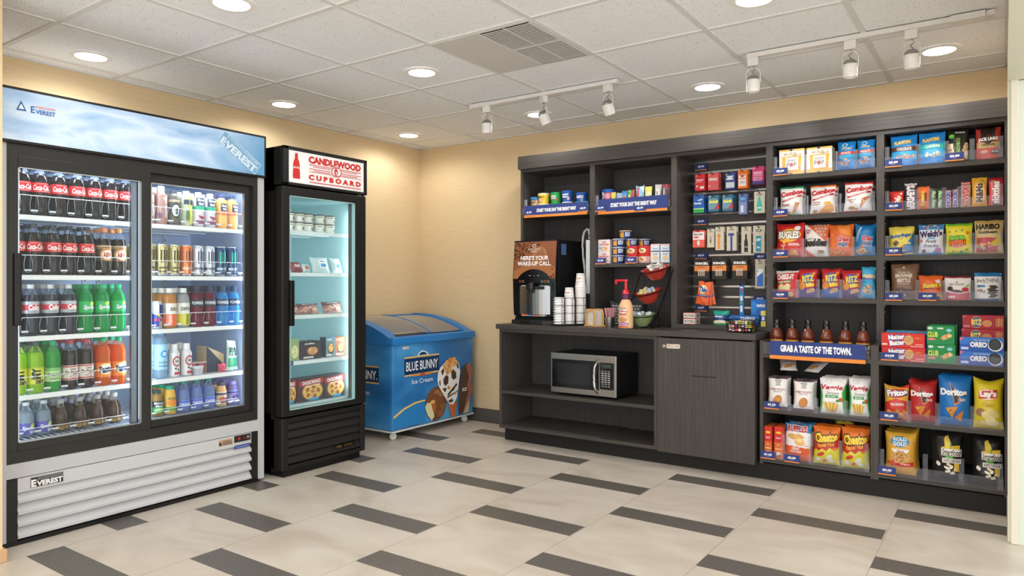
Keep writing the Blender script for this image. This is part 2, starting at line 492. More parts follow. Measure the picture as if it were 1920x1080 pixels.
# track lights
TRK = 'dedbd7'
def track(x0, x1, y, boxx, label):
    t = thing('light_track', label, 'track', (0, y, CEIL))
    MB().box(x0, x1, -.017, .017, -.030, -.0065, TRK).build('rail', PLAS, t)
    MB().box(boxx, boxx+.135, -.030, .030, -.036, -.0065, TRK).build('feed_box', PLAS, t)
    return t
track(1.52, 2.545, -1.04, 1.42, 'shorter white light track with three heads, end nearer the corner')
track(3.33, 4.44, -1.06, 4.27, 'longer white light track with three heads near the doorway')
def head_proto():
    t = thing('track_light', 'x', 'track light', (0, 0, 0), 0, 'white adjustable track heads')
    MB().cbox(-.028, .028, -.017, .017, -.045, 0, .004, TRK).build('adapter', PLAS, t)
    mb = MB()
    pts = [(-.037, 0, -.135), (-.037, 0, -.085)]+[(-.037*math.cos(a), 0, -.085+.03*math.sin(a)) for a in [PI*q/8 for q in range(1, 8)]]+[(.037, 0, -.085), (.037, 0, -.135)]
    mb.tube(pts, .0028, TRK, 6); mb.build('yoke', PLAS, t)
    MB().tube([(0, 0, -.045), (.012, 0, -.06), (-.006, 0, -.075), (.006, .004, -.092)], .0032, '8f8c88', 6).build('wire', PLAS, t)
    mb = MB(); mb.lathe([(.027, -.185), (.033, -.183), (.034, -.165), (.035, -.164), (.035, -.128), (.034, -.126), (.033, -.118)], 22, 'e4e1dd', cap1=False)
    sh = mb.build('lamp_head', PLAS, t)
    MB().lathe([(.033, -.119), (.030, -.108), (.018, -.097), (.006, -.094)], 22, 'a9a5a0').build('heat_sink', METAL, sh)
    MB().lathe([(.024, -.1862), (.0, -.1864)], 18, 'fff6e8', cap0=False, cap1=False).build('lens', emit('spot_lens', (1, .95, .85), .15), sh)
    return t
th = None
for k, (x, y, z, rx, lab) in enumerate([(1.552, -1.04, 0, .10, 'white track head closest to the corner, on the shorter track'), (2.012, -1.04, 0, .35, 'white track head in the middle of the shorter track'),
        (2.477, -1.04, 0, .30, 'white track head at the counter end of the shorter track'), (3.36, -1.06, 0, .10, 'white track head at the far end of the longer track'),
        (3.84, -1.06, 0, .12, 'white track head in the middle of the longer track'), (4.11, -1.06, 0, .12, 'white track head nearest the doorway, on the longer track')]):
    if th is None: th = head_proto(); o = th; o.location = (x, y, CEIL-.03); o['label'] = lab
    else: o = dup(th, (x, y, CEIL-.03), (0, 0, 0), lab)
    o.rotation_euler = (0, 0, [.3, -.5, -.2, .1, 0, -.1][k])
    hc = [c for c in o.children if c.name.startswith('lamp_head')][0]
    tl = [.12, .45, .40, .10, .10, .16][k]
    hc.rotation_euler = (tl, 0, 0); hc.location = (0, -.13*math.sin(tl), -.13+.13*math.cos(tl))
    if k >= 3: spot('track_lamp', (x, y+.01, CEIL-.225), 9, math.radians(55), .7, .02, (x-.1, -.33, 2.05))
    else: spot('track_lamp', (x, y+.01, CEIL-.225), 7, math.radians(55), .7, .02, (x, -.2, 1.6))

# ================================================================== coolers and freezer
BLK = '1f1e1d'
def louvers(mb, x, y0, y1, z0, z1, n, col, depth=.03):
    """slanted blades facing +x"""
    h = (z1-z0)/n
    for i in range(n):
        a = z0+h*i
        mb.prism([(x-depth, a+h*1.0), (x-depth*.62, a+h*.98), (x-.001, a+h*.36), (x, a+h*.33), (x-.0015, a+h*.31), (x-.0015, a+h*.14), (x-.004, a+h*.10), (x-depth, a+h*.13)], y0, y1, 'y', col)
def wire_shelf(name, parent, x0, x1, y0, y1, z, col='eef0f2', n=22):
    mb = MB()
    mb.box(x1-.006, x1+.004, y0, y1, z-.022, z+.001, col)
    mb.box(x0, x0+.006, y0, y1, z-.012, z-.002, col)
    for i in range(n):
        y = y0+(y1-y0)*(i+.5)/n
        mb.box(x0, x1, y-.002, y+.002, z-.005, z-.001, col)
    for q in (.33, .66):
        x = x0+(x1-x0)*q; mb.box(x-.003, x+.003, y0, y1, z-.010, z-.005, col)
    return mb.build(name, PLAS, parent)

# --- wide two-door sliding cooler
WC = thing('sliding_door_cooler', 'wide white and black two-door glass cooler full of drinks, blue ice header', 'drinks cooler')
WY0, WY1, WX = -3.665, -2.268, .78
WHT = 'b9babb'
mb = MB()
mb.box(.03, .74, WY1-.04, WY1, .03, 2.06, WHT)                # right side wall
mb.box(.03, .74, WY0, WY0+.04, .03, 2.06, WHT)
mb.box(.03, .06, WY0, WY1, .03, 2.06, WHT); mb.box(.03, .74, WY0, WY1, 1.86, 2.06, WHT)
mb.box(.03, .70, WY0, WY1, .03, .40, '3a3938')
mb.box(.74, WX, WY1-.045, WY1, .012, 1.83, WHT); mb.box(.74, WX, WY0, WY0+.042, .012, 1.83, WHT)   # front stiles
mb.box(.74, WX-.002, WY0+.042, WY1-.045, .305, .372, WHT)       # sill
mb.build('body', PLAS, WC)
mb = MB()
LN = 'b9c8e4'
mb.box(.06, .075, WY0+.04, WY1-.04, .41, 1.86, LN); mb.box(.06, .70, WY0+.04, WY1-.04, .40, .425, LN)
mb.box(.06, .70, WY0+.0405, WY0+.05, .41, 1.86, LN); mb.box(.06, .70, WY1-.05, WY1-.0405, .41, 1.86, LN)
mb.box(.06, .72, WY0+.04, WY1-.04, 1.80, 1.86, LN)
mb.build('liner', PLAS, WC)
for yy in (-3.40, -2.98, -2.90, -2.50):
    mb = MB(); mb.box(.075, .088, yy-.012, yy+.012, .45, 1.78, 'c5ccd4')
    for q in range(30): mb.box(.088, .0885, yy-.004, yy+.004, .47+q*.043, .485+q*.043, '55606c')
    mb.build('shelf_standard', PLAS, WC)
mb = MB()   # black door surround
FR = '2a2927'
mb.box(.70, WX, WY0+.042, WY1-.045, 1.775, 1.832, FR); mb.box(.70, WX, WY0+.042, WY1-.045, .372, .425, FR)
mb.box(.70, WX, WY0+.042, WY0+.07, .425, 1.775, FR); mb.box(.70, WX, WY1-.075, WY1-.045, .425, 1.775, FR)
mb.build('door_surround', PLAS, WC)
def sdoor(y0, y1, z0, z1, x, gy0, gy1, gz0, gz1, handle):
    d = MB()
    for a in ((y0, gy0, z0, z1), (gy1, y1, z0, z1), (gy0, gy1, gz1, z1), (gy0, gy1, z0, gz0)):
        d.cbox(x-.022, x, a[0], a[1], a[2], a[3], .003, FR)
    do = d.build('door', PLAS, WC)
    MB().box(x-.014, x-.009, gy0-.004, gy1+.004, gz0-.004, gz1+.004, 'e8f2f0').build('glass', GLASS, do)
    g = MB()
    for a in ((gy0, gy0+.005, gz0, gz1), (gy1-.005, gy1, gz0, gz1), (gy0, gy1, gz0, gz0+.004), (gy0, gy1, gz1-.004, gz1)):
        g.box(x-.0145, x-.0015, *a, 'b9bfc4')
    g.build('glass_bead', METAL, do)
    if handle: MB().cbox(x-.001, x+.014, gy0-.020, gy0+.010, 1.0, 1.33, .004, '171614').build('handle', PLAS, do)
    return do
sdoor(-3.615, -2.965, .425, 1.775, .782, -3.577, -3.014, .463, 1.724, True)
sdoor(-2.985, -2.330, .425, 1.775, .755, -2.949, -2.385, .465, 1.728, False)
MB().box(.734, .752, -3.052, -3.014, .43, 1.77, '8a95a8').build('door_edge', METAL, WC)
# lit header
mb = MB(); mb.cbox(.40, .798, WY0-.005, WY1+.004, 1.828, 2.083, .006, '1c1b1a'); mb.box(.06, .40, WY0, WY1, 2.06, 2.075, WHT)
mb.build('header_case', PLAS, WC)
def headermat():
    m, nt, b = newmat('ice_header_film')
    n1 = N(nt, 'ShaderNodeTexNoise'); n1.inputs['Scale'].default_value = 1; n1.inputs['Detail'].default_value = 7; n1.inputs['Distortion'].default_value = .8
    nt.links.new(mapping(nt, (1, 2.0, 6.5)), n1.inputs['Vector'])
    c = ramp(nt, n1.outputs['Fac'], [(.30, '7ea6d0'), (.44, 'a6c2e0'), (.57, 'c9dbec'), (.72, '93b8dc')])
    tc = N(nt, 'ShaderNodeTexCoord'); sp = N(nt, 'ShaderNodeSeparateXYZ'); nt.links.new(tc.outputs['Object'], sp.inputs[0])
    mr = N(nt, 'ShaderNodeMapRange'); mr.inputs[1].default_value = -2.72; mr.inputs[2].default_value = -2.30
    ad = N(nt, 'ShaderNodeMath', operation='MULTIPLY_ADD'); ad.inputs[1].default_value = -.5
    nt.links.new(sp.outputs['Z'], ad.inputs[0]); nt.links.new(sp.outputs['Y'], ad.inputs[2])
    ad2 = N(nt, 'ShaderNodeMath', operation='ADD'); ad2.inputs[1].default_value = .98
    nt.links.new(ad.outputs[0], ad2.inputs[0]); nt.links.new(ad2.outputs[0], mr.inputs[0])
    mx = N(nt, 'ShaderNodeMix', data_type='RGBA'); nt.links.new(mr.outputs[0], mx.inputs[0]); nt.links.new(c, mx.inputs[6])
    mx.inputs[7].default_value = (*hx('5f95c0'), 1)
    nt.links.new(mx.outputs[2], b.inputs['Base Color']); nt.links.new(mx.outputs[2], b.inputs['Emission Color'])
    b.inputs['Emission Strength'].default_value = .16; b.inputs['Roughness'].default_value = .3
    return m
mb = MB(); mb.box(.798, .800, WY0+.004, WY1-.012, 1.842, 2.069, 'ffffff')
hp = mb.build('header_panel', headermat(), WC)
mb = MB()
f = flatmap(.8005, WY0, 1.842, (0, 1, 0)); PW, PH = WY1-WY0, .227
art(mb, [('p', [(.052, .60), (.066, .80), (.082, .60)], '2f5fa8'), ('p', [(.058, .63), (.066, .745), (.0755, .63)], 'e8eef4'),
         ('t', 'E', .1, .66, .011, .13, '3a6cb4'), ('t', 'VEREST', .138, .63, .058, .085, '3a6cb4'), ('r', .108, .71, .167, .745, 'd98a95'), ('t', 'REFRIGERATION', .1375, .727, .055, .022, 'f4e4ea')],
    PW, PH, f, .2)
mb.build('header_logo', MATTE, WC)
mb = MB(); R = -.598; bw, bh = .262, .075; bx, bz = .944, .50
def rot_uv(cx, cy, w, h, pts, a):   # rotated rectangle in panel fractions
    out = []
    for x, y in pts:
        X, Y = x*w, y*h
        out.append((cx+(X*math.cos(a)-Y*math.sin(a))/PW, cy+(X*math.sin(a)+Y*math.cos(a))/PH))
    return out
SQ = [(-.5, -.5), (.5, -.5), (.5, .5), (-.5, .5)]
art(mb, [('p', rot_uv(.8726, .495, .293, .080, SQ, R), 'b4d3ea'), ('p', rot_uv(.8726, .495, .285, .072, SQ, R), '7faccf'),
         ('p', rot_uv(.888, .585, .24, .018, SQ, R), 'b4d3ea'), ('t', 'REFRIGERATION', .888, .585, .22/PW, .011/PH, '6f9fc6', {'rot': R}),
         ('t', 'EVEREST', .866, .44, .265/PW, .040/PH, 'd3e6f4', {'rot': R, 'b': .05})], PW, PH, f, .2)
mb.build('header_badge_print', MATTE, WC)
m = MB(); f = flatmap(.7685, -3.575, 1.698, (0, 1, 0)); m.box(.7675, .7682, -3.575, -3.555, 1.698, 1.721, '141312'); art(m, [('t', 'R', .5, .5, .5, .6, 'e8e4dc', {'b': .04})], .02, .023, f, 1); m.build('sticker', MATTE, WC)
# louvered grille
mb = MB()
GP = 'c0c1c2'
mb.box(.735, .785, -3.58, -2.361, .238, .302, GP)
mb.box(.735, .742, -3.58, -2.361, .02, .24, '4a4a49'); louvers(mb, .79, -3.58, -2.361, .022, .238, 4, GP, .048)  # dark backing colour stands in for the shadows in the louver gaps
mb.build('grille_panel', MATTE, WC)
mb = MB(); mb.box(.72, .782, WY0+.042, -3.58, .012, .302, BLK); mb.box(.72, .782, -2.361, WY1-.045, .012, .302, BLK); mb.box(.66, .785, WY0+.0, WY1-.045, 0, .02, '151413')
mb.box(.10, .14, WY0+.05, WY1-.05, 0, .03, '151413')
mb.build('base_trim', PLAS, WC)
mb = MB(); f = flatmap(.7855, -3.53, .252, (0, 1, 0))
mb.box(.785, .7872, -3.53, -3.39, .248, .296, '8b8886')
f = flatmap(.7874, -3.53, .248, (0, 1, 0))
art(mb, [('r', .02, .06, .98, .94, '1b1a19'), ('t', 'E', .10, .42, .12, .62, 'e8e8e6', {'b': .05}), ('t', 'VEREST', .58, .34, .76, .44, 'e8e8e6', {'b': .05}), ('r', .2, .66, .96, .90, '8b8886'), ('t', 'REFRIGERATION', .58, .78, .72, .14, '1b1a19')], .14, .048, f, .2)
mb.build('badge', PLAS, WC)
mb = MB(); mb.box(.785, .789, -2.475, -2.368, .262, .30, '2b2623')
f = flatmap(.7892, -2.475, .262, (0, 1, 0))
art(mb, [('t', '35', .28, .5, .12, .4, 'ff3b30'), ('e', .62, .5, .025, .07, 'ff3b30'), ('r', .74, .15, .93, .8, '4a423d'), ('r', .76, .5, .91, .7, 'b8b0a8')], .107, .038, f, .2)
mb.build('thermostat_display', PLAS, WC)
mb = MB(); mb.box(.785, .7862, -2.575, -2.485, .257, .292, 'b79a80'); f = flatmap(.7864, -2.575, .257, (0, 1, 0))
art(mb, [('r', .04, .1, .2, .6, '3b2d22'), ('t', 'SERIAL', .6, .72, .6, .18, '4a382a'), ('r', .26, .45, .94, .52, '4a382a'), ('r', .26, .3, .94, .36, '4a382a'), ('r', .26, .15, .9, .21, '4a382a')], .09, .035, f, .2)
f = flatmap(.79, -2.48, .224, (0, 1, 0)); art(mb, [('p', [(0, .1), (.94, .1), (1, .95), (.06, .95)], '2c3f8f'), ('r', .06, .98, 1.0, 1.06, 'e6d9b0'), ('r', .12, .4, .9, .55, '9fb0dd')], .11, .022, f, .2)
mb.build('sticker', MATTE, WC)
# door-edge light tubes of the cooler
LED = emit('cooler_tube', (.75, .88, 1.0), 1.8)
for yy in (-3.612, -2.985, -2.338):
    MB().box(.690, .697, yy-.004, yy+.004, .47, 1.74, 'ffffff').build('light_tube', LED, WC)
MB().box(.66, .70, -3.6, -2.34, 1.785, 1.797, 'ffffff').build('light_tube', LED, WC)
for ya, yb in ((-3.55, -3.0), (-2.93, -2.36)):
    area('cooler_lamp', (.70, (ya+yb)/2, 1.77), .5, .03, 2.4, (-.5, 0, -1), (.72, .85, 1))
for yy in (-3.60, -3.0, -2.96, -2.345):
    area('cooler_lamp', (.700, yy, 1.1), .03, 1.25, 2.3, (-.8, .5 if yy in (-3.60, -2.96) else -.5, 0), (.72, .85, 1))
SHZ = (1.515, 1.231, .940, .664)
for z in SHZ:
    wire_shelf('shelf', WC, .09, .685, -3.62, -3.005, z); wire_shelf('shelf', WC, .09, .685, -2.93, -2.345, z)
wire_shelf('shelf', WC, .09, .685, -3.62, -3.0, .452); wire_shelf('shelf', WC, .09, .685, -2.93, -2.345, .452)

# --- narrow black cooler
NC = thing('glass_door_cooler', 'narrow black single-door glass cooler with white and red header sign', 'cooler')
NY0, NY1, NX = -2.205, -1.518, .872
mb = MB(); BK = '1d1c1b'
mb.box(.10, .79, NY0, NY0+.04, .03, 2.03, BK); mb.box(.10, .79, NY1-.04, NY1, .03, 2.03, BK); mb.box(.10, .13, NY0, NY1, .03, 2.03, BK)
mb.box(.10, .79, NY0, NY1, 1.76, 2.03, BK); mb.box(.10, .76, NY0, NY1, .03, .385, BK)
mb.build('body', PLAS, NC)
mb = MB(); LT = 'b9dde2'
mb.box(.13, .145, NY0+.04, NY1-.04, .385, 1.76, LT); mb.box(.13, .79, NY0+.0402, NY0+.05, .385, 1.76, LT); mb.box(.13, .79, NY1-.05, NY1-.0402, .385, 1.76, LT)
mb.box(.13, .79, NY0+.04, NY1-.04, .384, .395, LT); mb.box(.13, .79, NY0+.04, NY1-.04, 1.745, 1.76, LT)
mb.build('liner', PLAS, NC)
for yy in (-2.09, -1.63):
    mb = MB(); mb.box(.145, .155, yy-.01, yy+.01, .42, 1.68, 'c9dde2')
    for q in range(28): mb.box(.155, .1555, yy-.003, yy+.003, .44+q*.043, .452+q*.043, '3a4a50')
    mb.build('shelf_standard', PLAS, NC)
mb = MB(); mb.cbox(.60, NX, NY0, NY1, 1.795, 2.033, .01, BK); mb.cbox(NX-.01, NX+.012, NY0, NY0+.04, 1.795, 2.033, .004, BK); mb.cbox(NX-.01, NX+.012, NY1-.022, NY1, 1.795, 2.033, .004, BK)
mb.cbox(NX-.01, NX+.012, NY0, NY1, 2.012, 2.033, .004, BK); mb.cbox(NX-.01, NX+.012, NY0, NY1, 1.795, 1.812, .004, BK)
mb.build('header_case', PLAS, NC)
m_, nt_, b_ = newmat('sign_lightbox'); b_.inputs['Base Color'].default_value = (*hx('dcdad8'), 1); b_.inputs['Emission Color'].default_value = (*hx('dcdad8'), 1); b_.inputs['Emission Strength'].default_value = .25
y0s, y1s, z0s, z1s = -2.163, -1.543, 1.814, 2.011
MB().box(NX, NX+.004, y0s, y1s, z0s, z1s).build('sign_panel', m_, NC)
mb = MB(); f = flatmap(NX+.0045, y0s, z0s, (0, 1, 0)); RD = 'c8322c'
art(mb, [('p', [(.052, .13), (.05, .3), (.056, .42), (.052, .52), (.06, .66), (.075, .76), (.078, .93), (.112, .93), (.115, .76), (.13, .66), (.138, .52), (.134, .42), (.14, .3), (.138, .13)], RD),
         ('t', 'Coca-Cola', .095, .49, .075, .07, 'f2f0ee', {'it': .3}),
         ('t', 'CANDLEWOOD', .60, .80, .70, .20, RD, {'b': .06}), ('t', 'C U P B O A R D', .60, .24, .70, .15, RD, {'b': .06}),
         ('r', .25, .625, .955, .648, RD), ('r', .30, .575, .90, .593, RD), ('r', .25, .50, .955, .520, RD), ('r', .30, .445, .90, .463, RD), ('r', .25, .405, .955, .42, RD), ('r', .25, .07, .955, .095, RD),
         ('e', .60, .53, .085, .19, 'dcdad8'), ('e', .585, .53, .052, .165, RD), ('e', .585, .53, .040, .13, 'dcdad8'), ('e', .625, .53, .052, .165, RD), ('e', .625, .53, .040, .13, 'dcdad8'), ('e', .605, .53, .018, .10, RD), ('e', .605, .50, .008, .05, 'dcdad8')],
    y1s-y0s, z1s-z0s, f, .3, .0004)
mb.build('sign_lettering', MATTE, NC)
# hinged door
mb = MB(); gy0, gy1, gz0, gz1 = -2.150, -1.614, .41, 1.733
for a in ((NY0-.0, gy0, .375, 1.787), (gy1, NY1, .375, 1.787), (gy0, gy1, gz1, 1.787), (gy0, gy1, .375, gz0)):
    mb.cbox(.80, NX, a[0], a[1], a[2], a[3], .005, BK)
nd = mb.build('door', PLAS, NC)
MB().box(.845, .85, gy0-.004, gy1+.004, gz0-.004, gz1+.004, 'e0f0ee').build('glass', GLASS, nd)
mb = MB()
for a in ((gy0, gy0+.006, gz0, gz1), (gy1-.006, gy1, gz0, gz1), (gy0, gy1, gz0, gz0+.005), (gy0, gy1, gz1-.005, gz1)): mb.box(.843, NX-.004, *a, '9fc4c4')
mb.build('glass_bead', PLAS, nd)
MB().cbox(NX-.002, NX+.022, NY0+.045, NY0+.075, .93, 1.21, .005, '121110').build('handle', PLAS, nd)
MB().tube([(NX-.02, NY1-.02, 1.79), (NX+.002, NY1-.02, 1.79)], .008, 'b0aeaa').build('hinge', METAL, NC)
MB().tube([(NX-.02, NY1-.02, .368), (NX+.002, NY1-.02, .368)], .008, 'b0aeaa').build('hinge', METAL, NC)
mb = MB(); mb.cbox(.60, NX-.005, NY0, NY0+.05, .045, .365, .01, BK); mb.cbox(.60, NX-.005, NY1-.04, NY1, .045, .365, .01, BK); mb.box(.60, NX-.01, NY0+.05, NY1-.04, .335, .362, BK); mb.box(.60, NX-.01, NY0+.05, NY1-.04, .045, .07, BK)
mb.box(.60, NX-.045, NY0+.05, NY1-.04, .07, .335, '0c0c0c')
louvers(mb, NX-.012, NY0+.05, NY1-.04, .072, .335, 5, '232221', .03)
mb.build('louvered_base', PLAS, NC)
mb = MB(); mb.box(.12, NX-.03, NY0+.03, NY1-.03, .0, .045, '111111'); mb.build('plinth', PLAS, NC)
mb = MB(); f = flatmap(NX-.0115, -1.78, .098, (0, 1, 0))
art(mb, [('p', [(0, .1), (.95, .1), (1, .9), (.05, .9)], '2a2622'), ('t', 'true', .2, .5, .25, .6, 'b59a5e', {'it': .3}), ('r', .42, .3, .9, .36, 'b59a5e'), ('t', 'COMPANY', .66, .6, .45, .24, 'b59a5e')], .17, .03, f, .3); mb.build('badge', METAL, NC)
LED2 = emit('narrow_cooler_tube', (.90, .98, 1.0), 2.5)
MB().box(.775, .785, NY1-.060, NY1-.050, .45, 1.70, 'ffffff').build('light_tube', LED2, NC)
area('cooler_lamp', (.77, NY1-.07, 1.08), .03, 1.2, 2.2, (-.8, -.6, 0), (.82, .97, 1))
area('cooler_lamp', (.77, NY0+.06, 1.08), .03, 1.2, 1.6, (-.8, .6, 0), (.82, .97, 1))
for z in (1.527, 1.259, .986, .693): wire_shelf('shelf', NC, .15, .765, NY0+.055, NY1-.055, z, 'e3f0f2', 20)
wire_shelf('shelf', NC, .15, .765, NY0+.055, NY1-.055, .418, 'cfe3e6', 20)

# --- blue chest freezer with curved glass lid
CF = thing('chest_freezer', 'blue ice cream chest freezer with curved glass lid on castors', 'freezer')
FX0, FX1, FY0, FY1 = .06, .70, -1.085, -.095
BL = '2f76b4'
m_, nt_, b_ = newmat('freezer_vinyl_wrap')
n_ = N(nt_, 'ShaderNodeTexNoise'); n_.inputs['Scale'].default_value = 1; n_.inputs['Detail'].default_value = 2
nt_.links.new(mapping(nt_, (2, 2.2, 3.5)), n_.inputs['Vector'])
nt_.links.new(ramp(nt_, n_.outputs['Fac'], [(.3, '1d5c96'), (.5, '2a74b4'), (.68, '4a9ad2')]), b_.inputs['Base Color']); b_.inputs['Roughness'].default_value = .35
mb = MB(); r = .05; mb.cbox(FX0, FX1, FY0, FY1, .075, .745, .018); mb.build('cabinet', m_, CF)
mb = MB(); mb.box(FX0+.005, FX1+.003, FY0-.003, FY1+.003, .062, .075, 'cfd4d6'); mb.build('base_trim', PLAS, CF)
def lidz(x):   # curved lid: high at the wall, falling to the front
    t = max(0, (x-FX0)/(FX1-FX0)); return .745+.155*(1-t**2.3)+.0
mb = MB()
n = 14; RIMW = .075
xs = [FX0+(FX1-FX0)*i/n for i in range(n+1)]
def ribbon(mb, ya, yb, xa, xb, lift, thick, col):
    q = 12; xx = [xa+(xb-xa)*i/q for i in range(q+1)]
    pts = [(x, lidz(x)+lift) for x in xx]+[(x, lidz(x)+lift-thick) for x in reversed(xx)]
    mb.prism(pts, ya, yb, 'y', col)
for ya, yb in ((FY0-.008, FY0+RIMW), (FY1-RIMW, FY1+.008)):
    q = 14; xx = [FX0-.005+(FX1-FX0+.005)*i/q for i in range(q+1)]
    pts = [(x, lidz(x)+.02) for x in xx]+[(FX1+.015, .755), (FX1+.015, .725), (FX0-.005, .725)]
    mb.prism(pts, ya, yb, 'y', '2d7cc2')
mb.cbox(FX1-.075, FX1+.016, FY0-.010, FY1+.010, .722, .782, .014, '2d7cc2')
mb.box(FX0-.005, FX0+.03, FY0-.008, FY1+.008, .725, .915, '2d7cc2')
mb.build('lid_frame', PLAS, CF)
mid = (FY0+FY1)/2
for k, (ya, yb, lf) in enumerate(((FY0+RIMW, mid+.02, .016), (mid-.02, FY1-RIMW, .008))):
    mb = MB(); q = 12; xa, xb = FX0+.03, FX1-.07
    xx = [xa+(xb-xa)*i/q for i in range(q+1)]
    vs = [(x, y, lidz(x)+lf) for x in xx for y in (ya, yb)]
    mb.add(vs, [(2*i, 2*i+2, 2*i+3, 2*i+1) for i in range(q)], 'cfc8ba', 0, True)
    g = mb.build('sliding_lid', seethru('lid_glass', .22, .04, (.9, .92, .9)) if k == 0 else bpy.data.materials['lid_glass'], CF)
    mb = MB()
    for yy in ((ya, ya+.014), (yb-.014, yb)): ribbon(mb, yy[0], yy[1], xa, xb, lf+.004, .01, '3f7fc6')
    mb.build('lid_edge', PLAS, g)
mb = MB(); 
for a in ((FX0+.03, FX0+.04, FY0+.05, FY1-.05), (FX1-.06, FX1-.05, FY0+.05, FY1-.05), (FX0+.03, FX1-.05, FY0+.05, FY0+.06), (FX0+.03, FX1-.05, FY1-.06, FY1-.05)): mb.box(*a, .35, .76, 'e4e2dc')
mb.box(FX0+.03, FX1-.05, FY0+.05, FY1-.05, .745, .7455, '7e7c77')
mb.build('inner_wall', PLAS, CF)
mb = MB(); f = flatmap(FX1+.0012, FY0+.012, .08, (0, 1, 0)); GOLD = 'd9b573'
FWd, FHd = FY1-FY0-.024, .655
def cone_art():
    o = [('p', [(0, .165), (.12, .24), (.25, .285), (.37, .29), (.37, .275), (.25, .262), (.12, .215), (0, .135)], 'e2c46a'),
         ('p', [(0, .13), (.12, .21), (.25, .257), (.37, .27), (.37, .02), (0, .02)], '2c80c0'),
         ('r', .10, .925, .17, .955, 'e9e6e0'), ('t', 'AUTHORIZED', .135, .94, .06, .018, 'b03030'),
         ('p', [(.12, .60), (.54, .60), (.54, .83), (.12, .83)], GOLD), ('p', [(.12, .62), (.54, .62), (.54, .81), (.12, .81)], '0f3560'),
         ('t', 'BLUE BUNNY', .33, .715, .38, .105, 'f4f4f2', {'b': .01}), ('r', .22, .592, .45, .615, 'd88a3c'), ('e', .335, .603, .03, .02, 'c24a30'),
         ('p', [(.27, .83), (.29, .87), (.33, .89), (.38, .87), (.41, .83)], 'e8eef2'), ('p', [(.285, .835), (.30, .862), (.335, .875), (.37, .862), (.39, .835)], '16406c'),
         ('t', 'Ice Cream', .33, .53, .25, .055, 'e6eef4', {'b': .005})]
    # chocolate bar in front
    o += [('e', .50, .215, .135, .21, '6a4228', -.35), ('e', .48, .25, .105, .165, '7a4e30', -.35), ('p', [(.36, .20), (.385, .245), (.435, .235), (.455, .17), (.475, .06), (.44, .02), (.395, .09), (.375, .14)], 'dcd2a6'), ('p', [(.43, .24), (.47, .26), (.50, .19), (.49, .10), (.46, .12), (.445, .18)], 'a8602c'),
          ('e', .455, .245, .03, .022, 'd9b070'), ('e', .54, .33, .05, .022, '9b6e48', -.5), ('e', .585, .16, .035, .045, '8a5c38'), ('e', .555, .08, .045, .04, '8a5c38'), ('e', .50, .36, .03, .015, 'a87c54', .3)]
    # cone
    o += [('p', [(.655, .17), (.775, .19), (.745, .0), (.70, .0)], 'b4552c')]
    for q in range(4): o.append(('p', [(.665+.027*q, .165), (.672+.027*q, .165), (.712+.012*q, .0), (.707+.012*q, .0)], 'd98b4c'))
    o += [('p', [(.51, .50), (.515, .58), (.55, .655), (.60, .70), (.65, .735), (.71, .74), (.765, .715), (.80, .65), (.815, .56), (.80, .46), (.785, .34), (.77, .24), (.72, .16), (.67, .17), (.62, .25), (.56, .36), (.525, .43)], 'eeece8')]
    o += [('p', [(.555, .60), (.585, .64), (.60, .60), (.575, .545)], '46342a'), ('p', [(.585, .50), (.62, .55), (.655, .52), (.65, .44), (.615, .41), (.59, .44)], '46342a'), ('p', [(.69, .57), (.715, .61), (.755, .56), (.76, .49), (.72, .47), (.695, .50)], '46342a'),
          ('p', [(.755, .69), (.785, .66), (.795, .60), (.77, .615)], '46342a'), ('p', [(.53, .48), (.545, .50), (.55, .44), (.54, .42)], '46342a'),
          ('p', [(.57, .39), (.63, .385), (.615, .34), (.60, .34)], '46342a'), ('p', [(.635, .30), (.76, .425), (.77, .40), (.65, .28)], '2c2018'), ('p', [(.63, .27), (.775, .33), (.775, .315), (.64, .255)], '2c2018'), ('p', [(.70, .37), (.735, .36), (.715, .33)], '46342a'), ('p', [(.645, .22), (.70, .24), (.715, .20), (.67, .19)], '46342a')]
    for (nx_, ny_, ns_, nc_) in ((.60, .655, .026, 'd99a50'), (.635, .70, .03, 'e0a860'), (.675, .725, .032, 'c88840'), (.72, .725, .03, 'e0a860'), (.66, .66, .026, 'd08c44'), (.70, .665, .028, 'e8b46c'), (.745, .68, .024, 'd99a50'), (.63, .61, .024, 'd99a50'), (.675, .60, .024, 'e0a860'), (.635, .575, .020, 'c88840'), (.655, .385, .018, 'c88840'), (.745, .30, .015, 'd99a50')): o.append(('e', nx_, ny_, ns_, ns_*1.15, nc_, nx_*9))
    # sandwich bar
    o += [('p', [(.785, .02), (.86, .02), (.925, .28), (.89, .64), (.835, .61), (.805, .40)], '54382a'), ('p', [(.865, .02), (.985, .30), (.96, .42), (.99, .54), (.945, .66), (.89, .64), (.925, .46), (.90, .38), (.925, .28), (.84, .02)], '9a6250'),
          ('p', [(.85, .02), (.94, .20), (.925, .02)], 'c7b78c'), ('r', .835, .305, .895, .345, 'e9e6e0'), ('r', .845, .318, .885, .332, '505050')]
    return o
art(mb, cone_art(), FWd, FHd, f, .4, .00035)
f = flatmap(FX0+.02, FY0-.0012, .08, (1, 0, 0))
art(mb, [('p', [(.02, .52), (.80, .52), (.80, .73), (.02, .73)], GOLD), ('p', [(.02, .54), (.80, .54), (.80, .71), (.02, .71)], '0f3560'), ('t', 'BLUE BUNNY.', .42, .62, .70, .10, 'f4f4f2'), ('r', .3, .50, .55, .53, 'd88a3c'),
         ('p', [(.32, .73), (.37, .78), (.46, .80), (.52, .73)], 'e8eef2'), ('t', 'Ice Cream', .42, .41, .42, .055, 'e6eef4')], FX1-FX0-.04, FHd, f, .4, .0004)
mb.build('printed_wrap', FILM, CF)
